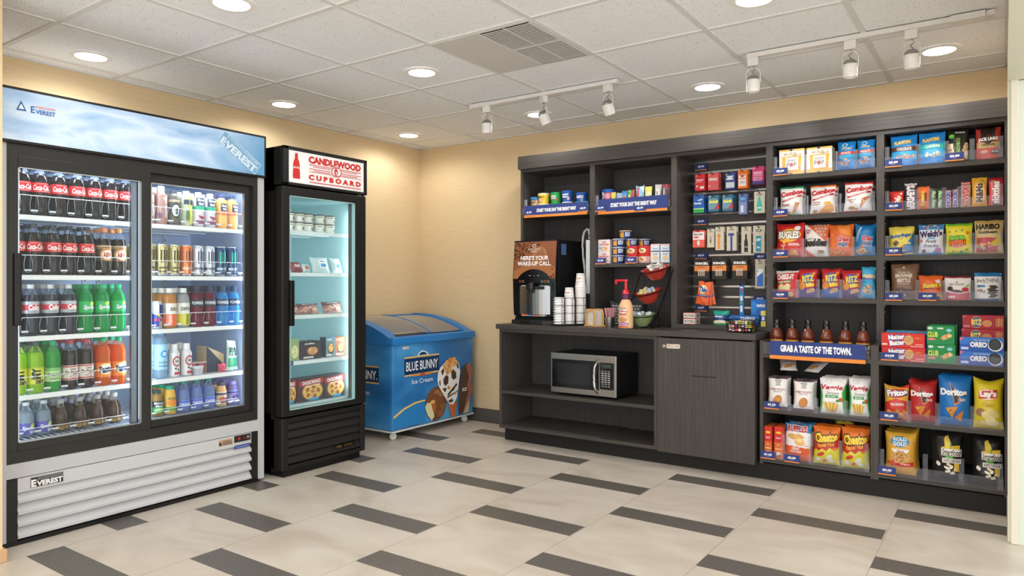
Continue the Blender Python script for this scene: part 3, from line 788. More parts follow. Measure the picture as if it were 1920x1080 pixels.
for cx, cy in ((FX1-.05, FY0+.06), (FX1-.05, FY1-.06), (FX0+.06, FY0+.06), (FX0+.06, FY1-.06)):
    mb = MB(); mb.m = Matrix.Translation((cx, cy, 0)) @ Matrix.Rotation(.5, 4, 'Z')
    mb.box(-.016, .016, -.004, .004, .03, .064, 'a9a9a6'); mb.box(-.02, .02, -.02, .02, .056, .063, 'a9a9a6')
    b2 = MB(); 
    c = mb.build('castor', PLAS, CF)
    b2.m = Matrix.Translation((cx, cy, .026)) @ Matrix.Rotation(.5, 4, 'Z') @ Matrix.Rotation(PI/2, 4, 'X')
    b2.lathe([(.020, -.012), (.026, -.010), (.026, .010), (.020, .012)], 20, 'd6d4cc'); b2.build('wheel', PLAS, c)

# ================================================================== shelving
YB = -.335     # front plane of the upper units
def panel(name, parent, x0, x1, y0, y1, z0, z1, mat=None):
    m = MB(); m.box(x0, x1, y0, y1, z0, z1, '6a625d'); return m.build(name, mat or LAMV, parent)
XH = (1.356, 1.990, 2.620, 3.255, 3.882, 4.497)
t_ = .020; CT = .885
def pins(parent, x, zs, y, sgn):
    m = MB()
    for z in zs: m.box(x, x+.002*sgn, y-.003, y+.003, z-.003, z+.003, 'b8b4ae') if sgn > 0 else m.box(x-.002, x, y-.003, y+.003, z-.003, z+.003, 'b8b4ae')
    m.build('shelf_pin', METAL, parent)
def hutch(k, label, shelves, z0, back=LAMB):
    u = thing('shelving_unit', label, 'shelves')
    x0, x1 = XH[k], XH[k+1]
    panel('side_panel', u, x0, x0+t_, YB, -.001, z0, 2.08); panel('side_panel', u, x1-t_, x1, YB, -.001, z0, 2.08)
    panel('back_panel', u, x0+t_, x1-t_, -.018, -.001, z0, 2.08, back)
    panel('top_panel', u, x0+t_, x1-t_, YB, -.018, 2.058, 2.08, LAMH)
    for z in shelves: panel('shelf', u, x0+t_, x1-t_, YB, -.018, z-.026, z, LAMH)
    if k < 2: pins(u, x0+t_, [z-.03 for z in shelves]+[shelves[-1]-.075, shelves[-1]-.10], YB+.03, 1)
    return u
hutch(0, 'dark laminate open shelves above the coffee machine', [1.728], CT)
hutch(1, 'dark laminate open shelves above the creamer and sweetener bowls', [1.716, 1.335], CT)
HS = hutch(2, 'dark laminate bay with grooved peg wall for hanging small packs', [.913], CT, SLATM)
mb = MB()
SLZ = (2.04, 1.98, 1.905, 1.83, 1.765, 1.605, 1.54, 1.43, 1.365, 1.285, 1.21, 1.125, 1.045, .97)
SLZ = [2.052-.0735*i for i in range(16)]
for z in SLZ: mb.box(XH[2]+t_, XH[3]-t_, -.0215, -.018, z-.006, z+.006, 'a7a6a6')
mb.build('groove_insert', METAL, HS)
SA = (1.870, 1.616, 1.354, 1.101); SC = (.768, .436, .136)
SB_ = (1.866, 1.610, 1.352, 1.095); SD = (.763, .436, .136)
YL = -.555
def tall(k, label, up, lo):
    u = thing('tall_shelving_unit', label, 'shelves')
    x0, x1 = XH[k], XH[k+1]
    for a, b in ((x0, x0+t_), (x1-t_, x1)):
        m = MB(); m.prism([(-.001, .10), (YL, .10), (YL, .845), (YB, .845), (YB, 2.08), (-.001, 2.08)], a, b, 'x', '6a625d'); m.build('side_panel', LAMV, u)
    panel('back_panel', u, x0+t_, x1-t_, -.018, -.001, .10, 2.08, LAMB)
    panel('top_panel', u, x0+t_, x1-t_, YB, -.018, 2.058, 2.08, LAMH)
    for z in up: panel('shelf', u, x0+t_, x1-t_, YB, -.018, z-.028, z, LAMH)
    for z in lo: panel('shelf', u, x0+t_, x1-t_, YL, -.018, z-.024, z, LAMH)
    pins(u, x0+t_, [z-.035 for z in up]+[z-.07 for z in up]+[z-.03 for z in lo], YB+.03, 1)
    return u
tall(3, 'tall dark laminate snack shelves beside the peg wall bay', SA, SC)
tall(4, 'tall dark laminate snack shelves at the end by the doorway', SB_, SD)
hd = MB().cbox(1.347, 4.498, -.362, -.001, 2.080, 2.181, .002, '5c5550').build('shelf_fascia', LAMH)
tag(hd, 'long dark laminate fascia board running across the top of all the shelves', 'fascia board')
pl = MB().box(1.341, 4.496, -.525, -.02, 0, .099, '1d1b1a').build('plinth', MATTE)
tag(pl, 'long black recessed plinth under the cabinets and snack shelves', 'plinth')
ctp = MB().cbox(1.315, 3.246, -.612, -.001, .848, .8846, .002, '5c5550').build('countertop', LAMH)
tag(ctp, 'long dark laminate countertop carrying the coffee machine', 'countertop')
# open base cabinet
OB = thing('base_cabinet', 'dark open base cabinet with shelves holding the microwave', 'cabinet')
panel('side_panel', OB, 1.334, 1.355, -.59, -.001, .10, .846); panel('side_panel', OB, 2.585, 2.606, -.59, -.001, .10, .846)
panel('back_panel', OB, 1.355, 2.585, -.165, -.15, .10, .846, LAMB)
panel('bottom_panel', OB, 1.355, 2.585, -.59, -.15, .10, .124, LAMH); panel('shelf', OB, 1.355, 2.585, -.588, -.15, .362, .386, LAMH)
panel('top_rail', OB, 1.355, 2.585, -.588, -.55, .825, .846, LAMH)
# loose board lying on the bottom
lb = MB().box(1.37, 2.19, -.575, -.17, .1245, .130, '4b4542').build('loose_board', LAMH); tag(lb, 'thin dark loose board lying on the cabinet bottom below the microwave', 'board')
# door cabinet
DB = thing('door_cabinet', 'dark woodgrain cabinet with one door, key lock and small metal pull', 'cabinet')
panel('side_panel', DB, 2.607, 2.625, -.575, -.001, .10, .846); panel('side_panel', DB, 3.216, 3.234, -.575, -.001, .10, .846)
m = MB(); m.cbox(2.611, 3.238, -.60, -.58, .095, .838, .0015, '6a625d'); dr = m.build('door', LAMV, DB)
m = MB(); m.box(2.841, 3.0, -.6008, -.5995, .602, .607, '0c0b0a'); m.build('slot', MATTE, dr)
m = MB(); m.m = Matrix.Translation((2.658, -.60, .784)) @ Matrix.Rotation(PI/2, 4, 'X'); m.lathe([(.012, 0), (.012, .004), (.009, .006)], 18, 'b4b2ae'); m.box(-.001, .001, -.004, .004, .006, .0065, '222222'); m.build('lock', METAL, dr)
m = MB(); m.prism([(2.676, .777), (2.680, .800), (2.770, .800), (2.770, .780), (2.763, .772), (2.684, .771)], -.606, -.600, 'y', 'd2d0cc'); m.cbox(2.680, 2.771, -.618, -.600, .797, .802, .002, 'd2d0cc')
for x in (2.694, 2.752): m.add([(x+.0035*math.cos(a), -.6063, .787+.0035*math.sin(a)) for a in [2*PI*q/10 for q in range(10)]], [tuple(range(10))], '3a3836')
m.build('pull', METAL, dr)

# ================================================================== drinks
LETT = {'it': .25, 'b': .03}
def bottle(name, label, cat, prof, fill, liq, neck, cap, lab=None, lmat=None, seg=20, nmat=None, loc=(0, 0, 0)):
    """prof (r, z) from the bottom; liquid below `fill`, clear plastic above"""
    t = thing(name, label, cat, loc)
    lo = [p for p in prof if p[1] <= fill]; hi = [p for p in prof if p[1] > fill]
    m = MB()
    p2 = [(p[0], p[1], liq, 0) for p in lo]+[(p[0], p[1], neck, 1) for p in hi]
    if lo and hi:
        a, b = lo[-1], hi[0]; k = (fill-a[1])/(b[1]-a[1]); rr = a[0]+(b[0]-a[0])*k
        p2 = [(p[0], p[1], liq, 0) for p in lo]+[(rr, fill, neck, 1)]+[(p[0], p[1], neck, 1) for p in hi]
        m.add([(rr*.97*math.cos(2*PI*q/seg), rr*.97*math.sin(2*PI*q/seg), fill-.0005) for q in range(seg)], [tuple(range(seg))], liq, 0)
    m.lathe(p2, seg, cap0=True, cap1=False)
    m.build('bottle_body', [lmat or DARKLIQ, nmat or CLEAR], t)
    r, z0, z1, c = cap
    MB().lathe([(r, z0), (r, z1-.0015), (r-.0015, z1)], 16, c).build('cap', PLAS, t)
    if lab:
        R, a, b, bg, ops = lab
        m = MB()
        m.lathe([(R, a), (R, b)], 26, bg, 0, cap0=False, cap1=False)
        if ops: art(m, ops, 2*PI*R, b-a, cylmap(R+.0003, a, 2*PI*R), .008, .00025)
        m.build('label', FILM if lmat is not LIQ else FILM, t)
    return t
def sodaprof(H=.245, R=.0352):
    k = H/.245
    return [(.024, 0), (.031, .004*k), (.0345, .018*k), (R, .04*k), (.0338, .065*k), (.0322, .085*k), (.0338, .105*k), (R, .118*k), (R, .165*k), (.0340, .178*k), (.029, .196*k), (.020, .212*k), (.0150, .222*k), (.0135, .228*k), (.0135, .234*k)]
SODA = sodaprof()
CL = 'a9bcd8'
OP = {}   # kind -> (builder, words)
def mk(kind):
    b = bottle
    if kind == 'coke': return b('cola_bottle', '', 'bottle', SODA, .205, '1c1416', CL, (.0150, .226, .246, '3c4048'), (.0356, .113, .160, 'd3262c', [('t', 'Coca-Cola', .5, .48, .34, .52, 'f6f2ee', LETT), ('r', .40, .86, .60, .90, 'f0b8b0'), ('r', .42, .08, .60, .12, 'f0b8b0')]))
    if kind == 'rootbeer': return b('root_beer_bottle', '', 'bottle', SODA, .190, '21120e', CL, (.0150, .226, .246, 'ec8b45'), (.0356, .075, .155, '5a4634', [('r', 0, .80, 1, 1, 'c9b18a'), ('e', .5, .42, .16, .42, 'c98a4a'), ('e', .5, .40, .12, .30, 'efe8dc'), ('t', 'A&W', .5, .40, .18, .32, 'b5362c', {'b': .04}), ('r', .2, .84, .8, .90, '7a4a2a')]))
    if kind == 'diet': return b('diet_cola_bottle', '', 'bottle', SODA, .195, '262430', CL, (.0150, .226, .246, 'dadde0'), (.0356, .108, .165, 'b9bec8', [('r', 0, .28, 1, .72, 'cf3a4e'), ('t', 'Coke', .52, .50, .22, .40, 'f8f6f4', {'b': .05}), ('r', .38, .10, .58, .15, '6a707c')]))
    if kind == 'sprite': return b('lemon_lime_bottle', '', 'bottle', SODA, .205, '18c46a', '3cc886', (.0150, .226, .246, '22b56e'), (.0356, .105, .160, '22b45c', [('e', .56, .78, .05, .16, 'e4e83c', .5), ('t', 'Sprite', .5, .42, .24, .46, 'f2f8f2', dict(LETT, out='1b5f9c', ow=.07))]), LIQ, nmat=LIQ)
    if kind == 'dew': return b('yellow_soda_bottle', '', 'bottle', SODA, .195, 'c6f238', 'cfe88a', (.0150, .226, .246, '4c5a58'), (.0356, .045, .125, 'd9dd3a', [('t', 'MY', .46, .62, .15, .60, '22261c', {'rot': PI/2, 'b': .06}), ('t', 'zero', .53, .14, .16, .20, '22261c', {'b': .04}), ('r', .25, .93, .75, .99, 'b5bc2a')]), LIQ)
    if kind == 'ginger': return b('ginger_ale_bottle', '', 'bottle', SODA, .200, '48cf5a', '74d48c', (.0150, .226, .246, '28b377'), (.0356, .050, .115, 'b9d79c', [('r', 0, .78, 1, .98, '7ab86c'), ('t', "Seagram's", .5, .52, .30, .26, '234a32', {'b': .02}), ('t', 'GINGER ALE', .5, .20, .22, .12, '3f6a48')]), LIQ, nmat=LIQ)
    if kind == 'drp': return b('pepper_soda_bottle', '', 'bottle', SODA, .195, '241413', CL, (.0150, .226, .246, 'c24450'), (.0356, .048, .120, 'e6dcd4', [('r', 0, .88, 1, .96, 'b8403a'), ('r', 0, .04, 1, .12, 'b8403a'), ('t', 'Diet', .5, .76, .12, .14, '5a3a34'), ('t', 'Dr Pepper', .5, .50, .32, .28, '5c2426', LETT), ('e', .5, .24, .07, .10, '8a3a38'), ('e', .5, .24, .055, .075, 'e6dcd4')]))
    if kind == 'fanta': return b('orange_soda_bottle', '', 'bottle', SODA, .205, 'f47d1c', 'f0b48a', (.0150, .226, .246, '2aa870'), (.0356, .045, .120, 'f0812a', [('e', .5, .55, .17, .40, 'f4c840'), ('e', .5, .55, .15, .34, 'f2eee8'), ('t', 'Fanta', .5, .54, .26, .42, '232a5c', {'b': .06, 'rot': .12})]), LIQ)
    W12 = [(.022, 0), (.030, .004), (.0345, .015), (.0345, .07), (.0335, .078), (.0335, .088), (.029, .108), (.020, .128), (.0145, .138), (.0135, .150)]
    if kind == 'spritezero': return b('diet_lemon_lime_bottle', '', 'bottle', W12, .115, 'c3d3e0', 'ccd8e4', (.0150, .148, .164, 'dfe5ea'), (.0349, .012, .066, '5d56a8', [('e', .58, .78, .05, .15, 'c8dc4a', .5), ('t', 'Sprite', .5, .52, .26, .38, 'f4f4f6', LETT), ('t', 'zero', .58, .18, .13, .22, 'e8e6f4', {'b': .03})]), LIQ, nmat=CLEAR)
    if kind == 'tea': return b('brown_tea_bottle', '', 'bottle', [(.024, 0), (.031, .004), (.0345, .015), (.0345, .06), (.0325, .085), (.026, .105), (.017, .125), (.0145, .135), (.0145, .142)], .118, '38200f', 'c9b49a', (.0165, .138, .160, 'aeb0b2'), (.0348, .006, .040, '3c2a1a', [('r', 0, .80, 1, .92, 'b98a44'), ('t', 'GOLD PEAK', .5, .42, .36, .46, 'cfa35e', {'b': .03})]))
    RT = [(.024, 0), (.030, .004), (.0325, .015), (.0325, .07), (.029, .085), (.0325, .10), (.0325, .14), (.027, .165), (.019, .178), (.0165, .185)]
    if kind == 'choc': return b('chocolate_shake_bottle', '', 'bottle', RT, .3, 'a98076', 'a98076', (.018, .182, .212, 'd3c6c4'), (.0328, .02, .165, 'ad857a', [('t', 'muscle milk', .55, .55, .12, .8, 'f0e8e8', {'rot': PI/2, 'b': .02}), ('r', .35, .1, .45, .3, '6a4a6a')]), PLAS)
    if kind == 'coffee': return b('dark_green_drink_bottle', '', 'bottle', RT, .3, '57524c', '8a8078', (.019, .180, .196, '3a3c46'), (.0328, .015, .150, '665c54', [('e', .5, .5, .13, .33, '2a4238'), ('e', .5, .5, .10, .24, 'd8dcd6'), ('e', .52, .48, .06, .15, '2a2a44'), ('r', .3, .85, .7, .95, 'b8a890')]), PLAS)
    if kind == 'lemon': return b('lemonade_bottle', '', 'bottle', RT, .3, 'b8bca0', 'c4c8c0', (.018, .182, .200, 'd6d2c0'), (.0328, .015, .165, 'b4b79a', [('r', .52, .0, .8, 1, 'd6d45a'), ('r', .36, .72, .50, .90, '2a3a4c'), ('r', .53, .70, .66, .90, '24304e'), ('e', .46, .3, .06, .2, '5a7a4c')]), PLAS)
    if kind == 'cran': return b('berry_juice_bottle', '', 'bottle', RT, .3, 'c5c4cc', 'c8c8d0', (.018, .182, .200, 'c8ccd2'), (.0328, .012, .170, 'd2ced6', [('r', 0, .56, 1, .68, '2ea884'), ('r', .36, .69, .64, .98, '2c3a50'), ('t', 'Minute\nMaid', .5, .84, .20, .24, 'e6e8ee', {'b': .02}), ('e', .54, .33, .12, .12, 'b23050', -.4), ('e', .48, .40, .11, .07, 'd2ced6', -.4), ('r', .35, .04, .66, .16, '8a4a70')]), PLAS)
    if kind == 'mmorange': return b('orange_juice_bottle', '', 'bottle', RT, .3, 'e8a95c', 'e2a850', (.019, .182, .204, '3c4464'), (.0328, .012, .160, 'e8ac66', [('r', 0, .48, 1, .60, 'e2703e'), ('r', .40, .62, .66, .92, '2c3450'), ('t', 'Minute\nMaid', .53, .77, .20, .22, 'e6e8ee', {'b': .02}), ('e', .46, .25, .12, .16, 'f0c070')]), PLAS)
    BB = [(.024, 0), (.032, .005), (.0355, .018), (.0355, .055), (.0335, .065), (.0355, .075), (.0355, .150), (.031, .178), (.022, .193), (.0185, .200)]
    if kind == 'vitor': return b('peach_vitamin_drink_bottle', '', 'bottle', BB, .19, 'eeb05e', 'dcd2c4', (.0195, .198, .224, 'd9d3c8'), (.0358, .015, .140, 'e9e2d8', [('r', 0, 0, 1, .52, 'e86a3e'), ('t', 'vitamin', .44, .26, .09, .46, 'f4eee8', {'rot': PI/2, 'b': .02}), ('t', 'xxx', .54, .74, .18, .14, '50403a')]), LIQ)
    if kind == 'vitye': return b('lemon_vitamin_drink_bottle', '', 'bottle', BB, .19, 'd9dde0', 'd6dce0', (.0195, .198, .224, 'dcdedd'), (.0358, .015, .140, 'e4e4dc', [('r', 0, 0, 1, .52, 'd3d43a'), ('t', 'vitamin', .52, .26, .09, .46, '3a3a2a', {'rot': PI/2, 'b': .02}), ('t', 'zero', .48, .74, .22, .14, '40403a')]), LIQ)
    if kind == 'powp': return b('berry_sports_drink_bottle', '', 'bottle', BB, .195, '9c2450', 'a88aa8', (.0195, .200, .236, '2d2c48'), (.0358, .118, .158, '1d2036', [('t', 'POWERADE', .5, .5, .40, .42, 'dfe2ee', {'b': .03})]), LIQ)
    if kind == 'powb': return b('blue_sports_drink_bottle', '', 'bottle', BB, .195, '4db8ee', '9ad0ee', (.0195, .200, .236, '2f4468'), (.0358, .118, .158, '1f3358', [('t', 'POWERADE', .5, .5, .40, .42, 'dfe8f4', {'b': .03})]), LIQ)
    if kind == 'smart': return b('tall_water_bottle', '', 'bottle', [(.026, 0), (.033, .006), (.0355, .02), (.0355, .19), (.033, .21), (.024, .232), (.0145, .244)], .225, 'b2d6ee', 'bcd8ea', (.0155, .243, .262, '48a6de'), (.0358, .05, .19, '9cc8e8', [('e', .5, .62, .10, .14, '2f8fd8'), ('e', .5, .62, .06, .08, 'd8ecf6'), ('t', 'smart\nwater', .5, .22, .30, .22, '3a6a9c', {'b': .01})]), LIQ)
    if kind == 'shake': return b('white_protein_shake_bottle', '', 'bottle', [(.022, 0), (.028, .004), (.030, .014), (.030, .07), (.027, .09), (.030, .11), (.028, .135), (.019, .152)], .3, 'dcdada', 'dcdada', (.019, .150, .185, 'ecebea'), (.0303, .012, .135, 'dddbdb', [('e', .5, .62, .13, .24, 'a83040'), ('e', .5, .62, .09, .17, 'd8d2d2'), ('t', '26g', .5, .62, .12, .14, '3a3038', {'b': .04}), ('e', .46, .30, .03, .05, '30303a'), ('e', .54, .24, .03, .05, '30303a'), ('r', .42, .02, .6, .14, 'b83a44')]), PLAS)
    if kind == 'water': return b('small_water_bottle', '', 'bottle', [(.024, 0), (.031, .004), (.0345, .016), (.0345, .045), (.0325, .06), (.0345, .075), (.033, .095), (.026, .125), (.016, .150), (.0135, .158)], .132, '9fb8ee', 'b7c8e8', (.0150, .158, .176, '149078'), (.0348, .028, .068, '4a62c8', [('t', 'DASANI', .5, .45, .34, .40, 'e8ecf8', {'b': .03}), ('r', 0, .88, 1, 1, '7f95e0')]), LIQ)
    JJ = [(.024, 0), (.031, .004), (.033, .014), (.033, .055), (.030, .075), (.031, .09), (.026, .115), (.020, .125)]
    if kind == 'apple': return b('apple_juice_bottle', '', 'bottle', JJ, .3, '8a6a2c', 'a08a60', (.021, .122, .142, '2c3a3c'), (.0333, .02, .085, '2f8a4a', [('r', 0, .5, 1, 1, '262e30'), ('t', 'Minute\nMaid', .5, .70, .26, .42, 'e4e6e4', {'b': .02}), ('e', .5, .22, .12, .2, '9ad078')]), PLAS)
    if kind == 'oj': return b('small_orange_juice_bottle', '', 'bottle', [(p[0], p[1]*1.12) for p in JJ], .3, 'dfae3c', 'e0c070', (.021, .138, .160, '14a078'), (.0333, .02, .10, 'e2b84a', [('r', .0, .0, 1, .3, '6aa04c'), ('e', .5, .6, .14, .24, 'e88a28'), ('t', 'orange', .5, .84, .26, .2, '3c5a3a', {'b': .02})]), PLAS)
    if kind == 'mixjuice': return b('small_mixed_juice_bottle', '', 'bottle', JJ, .3, 'd9a86c', 'd8b48c', (.022, .120, .142, '4c4260'), (.0333, .018, .088, 'd9c8a8', [('r', 0, .70, 1, .90, '52466a'), ('e', .46, .35, .10, .24, 'c25a3c'), ('e', .57, .30, .07, .2, '7a3a5c'), ('r', .3, .02, .7, .1, '3a4a78')]), PLAS)
    if kind == 'grape': return b('small_grape_juice_bottle', '', 'bottle', JJ, .3, '6a5a94', '8a7cb4', (.022, .120, .142, '8f7cc4'), (.0333, .018, .088, '8d84ba', [('r', 0, .72, 1, .9, '3c3474'), ('e', .5, .4, .10, .26, '4a2c6c'), ('r', .3, .04, .7, .14, 'd8d0ea')]), PLAS)
def can(kind):
    bg, claw, tx, t2 = {'java': ('b9ae7c', '2b2622', 'JAVA', '2b2622'), 'canorange': ('dd7a45', '4a4a58', 'MONSTER', 'f0dccc'), 'canwhite': ('bfc4d0', '3c4258', 'MONSTER', '3c4258'), 'canblue': ('24406a', '2fa888', 'MONSTER', 'c8d8e4')}[kind]
    t = thing('energy_drink_can', '', 'can')
    MB().lathe([(.024, 0, 'b8bcc2'), (.029, .004, 'b8bcc2'), (.0335, .012, bg), (.0335, .160, bg), (.0285, .172, 'c9cdd2'), (.0285, .176, 'd9dde0'), (.0265, .1765, 'aab0b6'), (.0260, .172, '9aa0a6'), (0.0, .172, '9aa0a6')], 26, bg, cap1=False).build('can_body', CANM, t)
    m = MB(); ops = []
    for q, dx in enumerate((-.07, 0, .07)):
        ops.append(('p', [(.5+dx-.018, .90), (.5+dx+.022, .88), (.5+dx+.018, .5+.05*q), (.5+dx+.026-.01*q, .42+.04*q), (.5+dx-.006, .40), (.5+dx-.002, .5), (.5+dx-.018, .56), (.5+dx-.012, .8)], claw))
    ops += [('t', tx, .5, .22, .34 if len(tx) > 4 else .26, .10, t2, {'b': .04})]
    if kind == 'java': ops += [('t', 'Monster', .5, .10, .28, .07, t2)]
    else: ops += [('e', .45, .10, .012, .018, t2), ('e', .5, .10, .012, .018, t2), ('e', .55, .10, .012, .018, t2)]
    art(m, ops, 2*PI*.0335, .148, cylmap(.0337, .012, 2*PI*.0335), .008, .00025); m.build('printed_design', CANM, t)
    MB().lathe([(.0, .1722), (.008, .1735), (.0, .174)], 10, 'c8ccd0', cx=0, cy=-.006).build('pull_tab', METAL, t)
    return t
def redbull():
    t = thing('blue_silver_energy_drink_can', '', 'can')
    MB().lathe([(.022, 0, 'b8bcc2'), (.0275, .005, 'b8bcc2'), (.0285, .014), (.0285, .140), (.025, .150, 'c9cdd2'), (.025, .153, 'd9dde0'), (0.0, .150, '9aa0a6')], 24, 'c3c8d2', cap1=False).build('can_body', CANM, t)
    m = MB(); art(m, [('p', [(.25, .0), (.5, .0), (.5, .46), (.25, .60)], '2c3c94'), ('p', [(.5, .46), (.78, .32), (.78, .95), (.5, .95)], '2c3c94'), ('e', .5, .5, .06, .07, 'e8b83c'), ('t', 'Red Bull', .5, .30, .30, .10, 'c8242c', {'b': .05})], 2*PI*.0285, .126, cylmap(.0287, .014, 2*PI*.0285), .008, .00025); m.build('printed_design', CANM, t)
    return t
DESC = {'coke': 'red-labelled cola bottle', 'rootbeer': 'root beer bottle', 'diet': 'silver and red labelled cola bottle', 'sprite': 'green lemon-lime soda bottle', 'dew': 'yellow-green soda bottle', 'ginger': 'pale green ginger ale bottle', 'drp': 'cream-labelled dark soda', 'fanta': 'orange soda bottle, green cap',
        'spritezero': 'purple-labelled clear soda bottle', 'tea': 'dark brown tea bottle, silver cap', 'choc': 'brown shake bottle', 'coffee': 'dark round-emblem drink', 'lemon': 'yellow-labelled drink bottle', 'cran': 'green-banded berry juice bottle', 'mmorange': 'orange-banded juice bottle',
        'vitor': 'peach drink bottle', 'vitye': 'yellow-labelled drink bottle', 'powp': 'dark red sports drink', 'powb': 'light blue sports drink', 'smart': 'tall clear water bottle, blue cap', 'shake': 'white protein shake bottle', 'water': 'clear water bottle, green cap',
        'apple': 'dark green labelled juice bottle', 'oj': 'small orange juice bottle', 'mixjuice': 'small cream-labelled juice bottle', 'grape': 'small purple juice bottle', 'java': 'khaki energy drink can', 'canorange': 'orange energy drink can', 'canwhite': 'pale silver energy drink can', 'canblue': 'dark blue energy drink can', 'redbull': 'blue and silver slim can'}
GROUPS = {}
PROTO = {}
ORD = ['first', 'second', 'third', 'fourth', 'fifth', 'sixth', 'seventh', 'eighth', 'ninth', 'tenth']
SHN = ['top shelf', 'second shelf', 'middle shelf', 'fourth shelf', 'cooler floor']
random.seed(4)
def lanes(us, xf, gmin):
    ys = [at(u, 500, 'x', xf+.01)[1] for u in us]
    for k in range(len(ys)-2, -1, -1): ys[k] = min(ys[k], ys[k+1]-gmin)
    return ys
def drinks(door, si, items, rows, xf=.642, gap=.077):
    z = (SHZ+(.455,))[si]+.0012
    ys_ = lanes([u for u, _ in items], xf, .071 if items[0][1] == 'java' else .0735)
    for r in range(rows):
        for k, (u, kind) in enumerate(items):
            if isinstance(rows, int) and r >= MAXR.get(kind, 9): continue
            y = ys_[k]
            x = xf-gap*r+random.uniform(-.001, .001)
            rw = ['front row', 'second row', 'third row', 'fourth row', 'fifth row', 'sixth row'][r]
            lab = '%s, %s from left, %s, %s, %s door' % (DESC[kind], ORD[k], rw, SHN[si], door)
            grp = 'bottles and cans on the %s behind the %s cooler door' % (SHN[si], door)
            rz = PI/2+random.uniform(-.12, .12)
            yy = y+(0)
            if kind not in PROTO:
                o = can(kind) if kind in ('java', 'canorange', 'canwhite', 'canblue') else redbull() if kind == 'redbull' else mk(kind)
                PROTO[kind] = o; o.location = (x, yy, z); o.rotation_euler = (0, 0, rz); o['label'] = lab; o['group'] = grp
            else:
                dup(PROTO[kind], (x, yy, z), rz, lab, grp)
MAXR = {'shake': 2, 'smart': 2}
def Z(us, kinds): return list(zip(us, kinds))
drinks('left', 0, Z([44, 76, 112, 146, 178, 208, 237], ['coke']*7), 2)
drinks('left', 1, Z([36, 65, 101, 131, 164, 196, 224], ['coke']*5+['rootbeer']*2), 3)
drinks('left', 2, Z([27, 59, 96, 130, 162, 193, 223], ['diet']*4+['sprite']*3), 3)
drinks('left', 3, Z([39, 68, 100, 133, 163, 195, 224], ['dew', 'dew', 'ginger', 'drp', 'drp', 'fanta', 'fanta']), 3)
drinks('left', 4, Z([50, 83, 115, 150, 183, 215], ['spritezero', 'spritezero', 'tea', 'tea', 'tea', 'tea']), 3, .60)
drinks('right', 0, Z([293, 312, 333, 355, 377, 398, 418, 437], ['choc', 'choc', 'coffee', 'lemon', 'cran', 'cran', 'mmorange', 'mmorange']), 2)
drinks('right', 1, Z([284, 306, 328, 350, 372, 394, 414, 435], ['java', 'java', 'java', 'canorange', 'canwhite', 'canwhite', 'canblue', 'canblue']), 6, gap=.070)
drinks('right', 2, Z([298, 320, 345, 370, 394, 418, 440], ['redbull', 'vitor', 'vitye', 'powp', 'powp', 'powb', 'powb']), 3)
drinks('right', 3, Z([303, 330, 351], ['smart', 'shake', 'shake']), 2, .625)
drinks('right', 4, Z([298, 320, 346, 370, 393, 416, 438], ['apple', 'oj', 'water', 'water', 'water', 'mixjuice', 'grape']), 3, .605)

# wire organisers in front of the bottles
def organiser(door, si, us, zr, xf=.642):
    z = (SHZ+(.455,))[si]
    m = MB(); ys = lanes(us, xf, .0735)
    ys = [2*ys[0]-ys[1]]+ys+[2*ys[-1]-ys[-2]]
    t = thing('bottle_organizer', 'white wire bottle organiser on the %s behind the %s cooler door' % (SHN[si], door), 'wire organiser', group='white wire bottle organisers')
    mids = [(a+b)/2 for a, b in zip(ys, ys[1:])]
    mids[0] = max(mids[0], -3.592) if door == 'left' else max(mids[0], -2.905)
    mids[-1] = min(mids[-1], -2.356 if door == 'right' else 0)
    pts = []
    for a, b in zip(mids, mids[1:]):
        for q in range(7):
            pts.append((xf+.036+.007*math.sin(PI*q/6), a+(b-a)*q/6, z+zr))
    m.tube(pts, .0017, 'e6eaee', 6); m.build('front_rail', PLAS, t)
    for yy in mids:
        m = MB()
        m.tube([(xf+.037, yy-.012, z+zr), (xf+.034, yy-.018, z+zr*.6), (xf+.034, yy-.016, z+.02), (xf+.034, yy, z+.012), (xf+.034, yy+.016, z+.02), (xf+.034, yy+.018, z+zr*.6), (xf+.037, yy+.012, z+zr)], .0008, 'c2cad6', 5)
        m.cbox(xf+.032, xf+.038, yy-.014, yy+.014, z+.020, z+.028, .002, 'dfe3e8')
        m.build('lane_clip', PLAS, t)
organiser('left', 0, [44, 76, 112, 146, 178, 208, 237], .095); organiser('left', 1, [36, 65, 101, 131, 164, 196, 224], .095)
organiser('left', 2, [27, 59, 96, 130, 162, 193, 223], .09); organiser('left', 3, [39, 68, 100, 133, 163, 195, 224], .085)
organiser('right', 0, [293, 312, 333, 355, 377, 398, 418, 437], .095); organiser('right', 1, [284, 306, 328, 350, 372, 394, 414, 435], .085)
organiser('right', 2, [298, 320, 345, 370, 394, 418, 440], .085); organiser('left', 4, [50, 83, 115, 150, 183, 215], .04, .60); organiser('right', 4, [298, 320, 346, 370, 393, 416, 438], .04, .605)

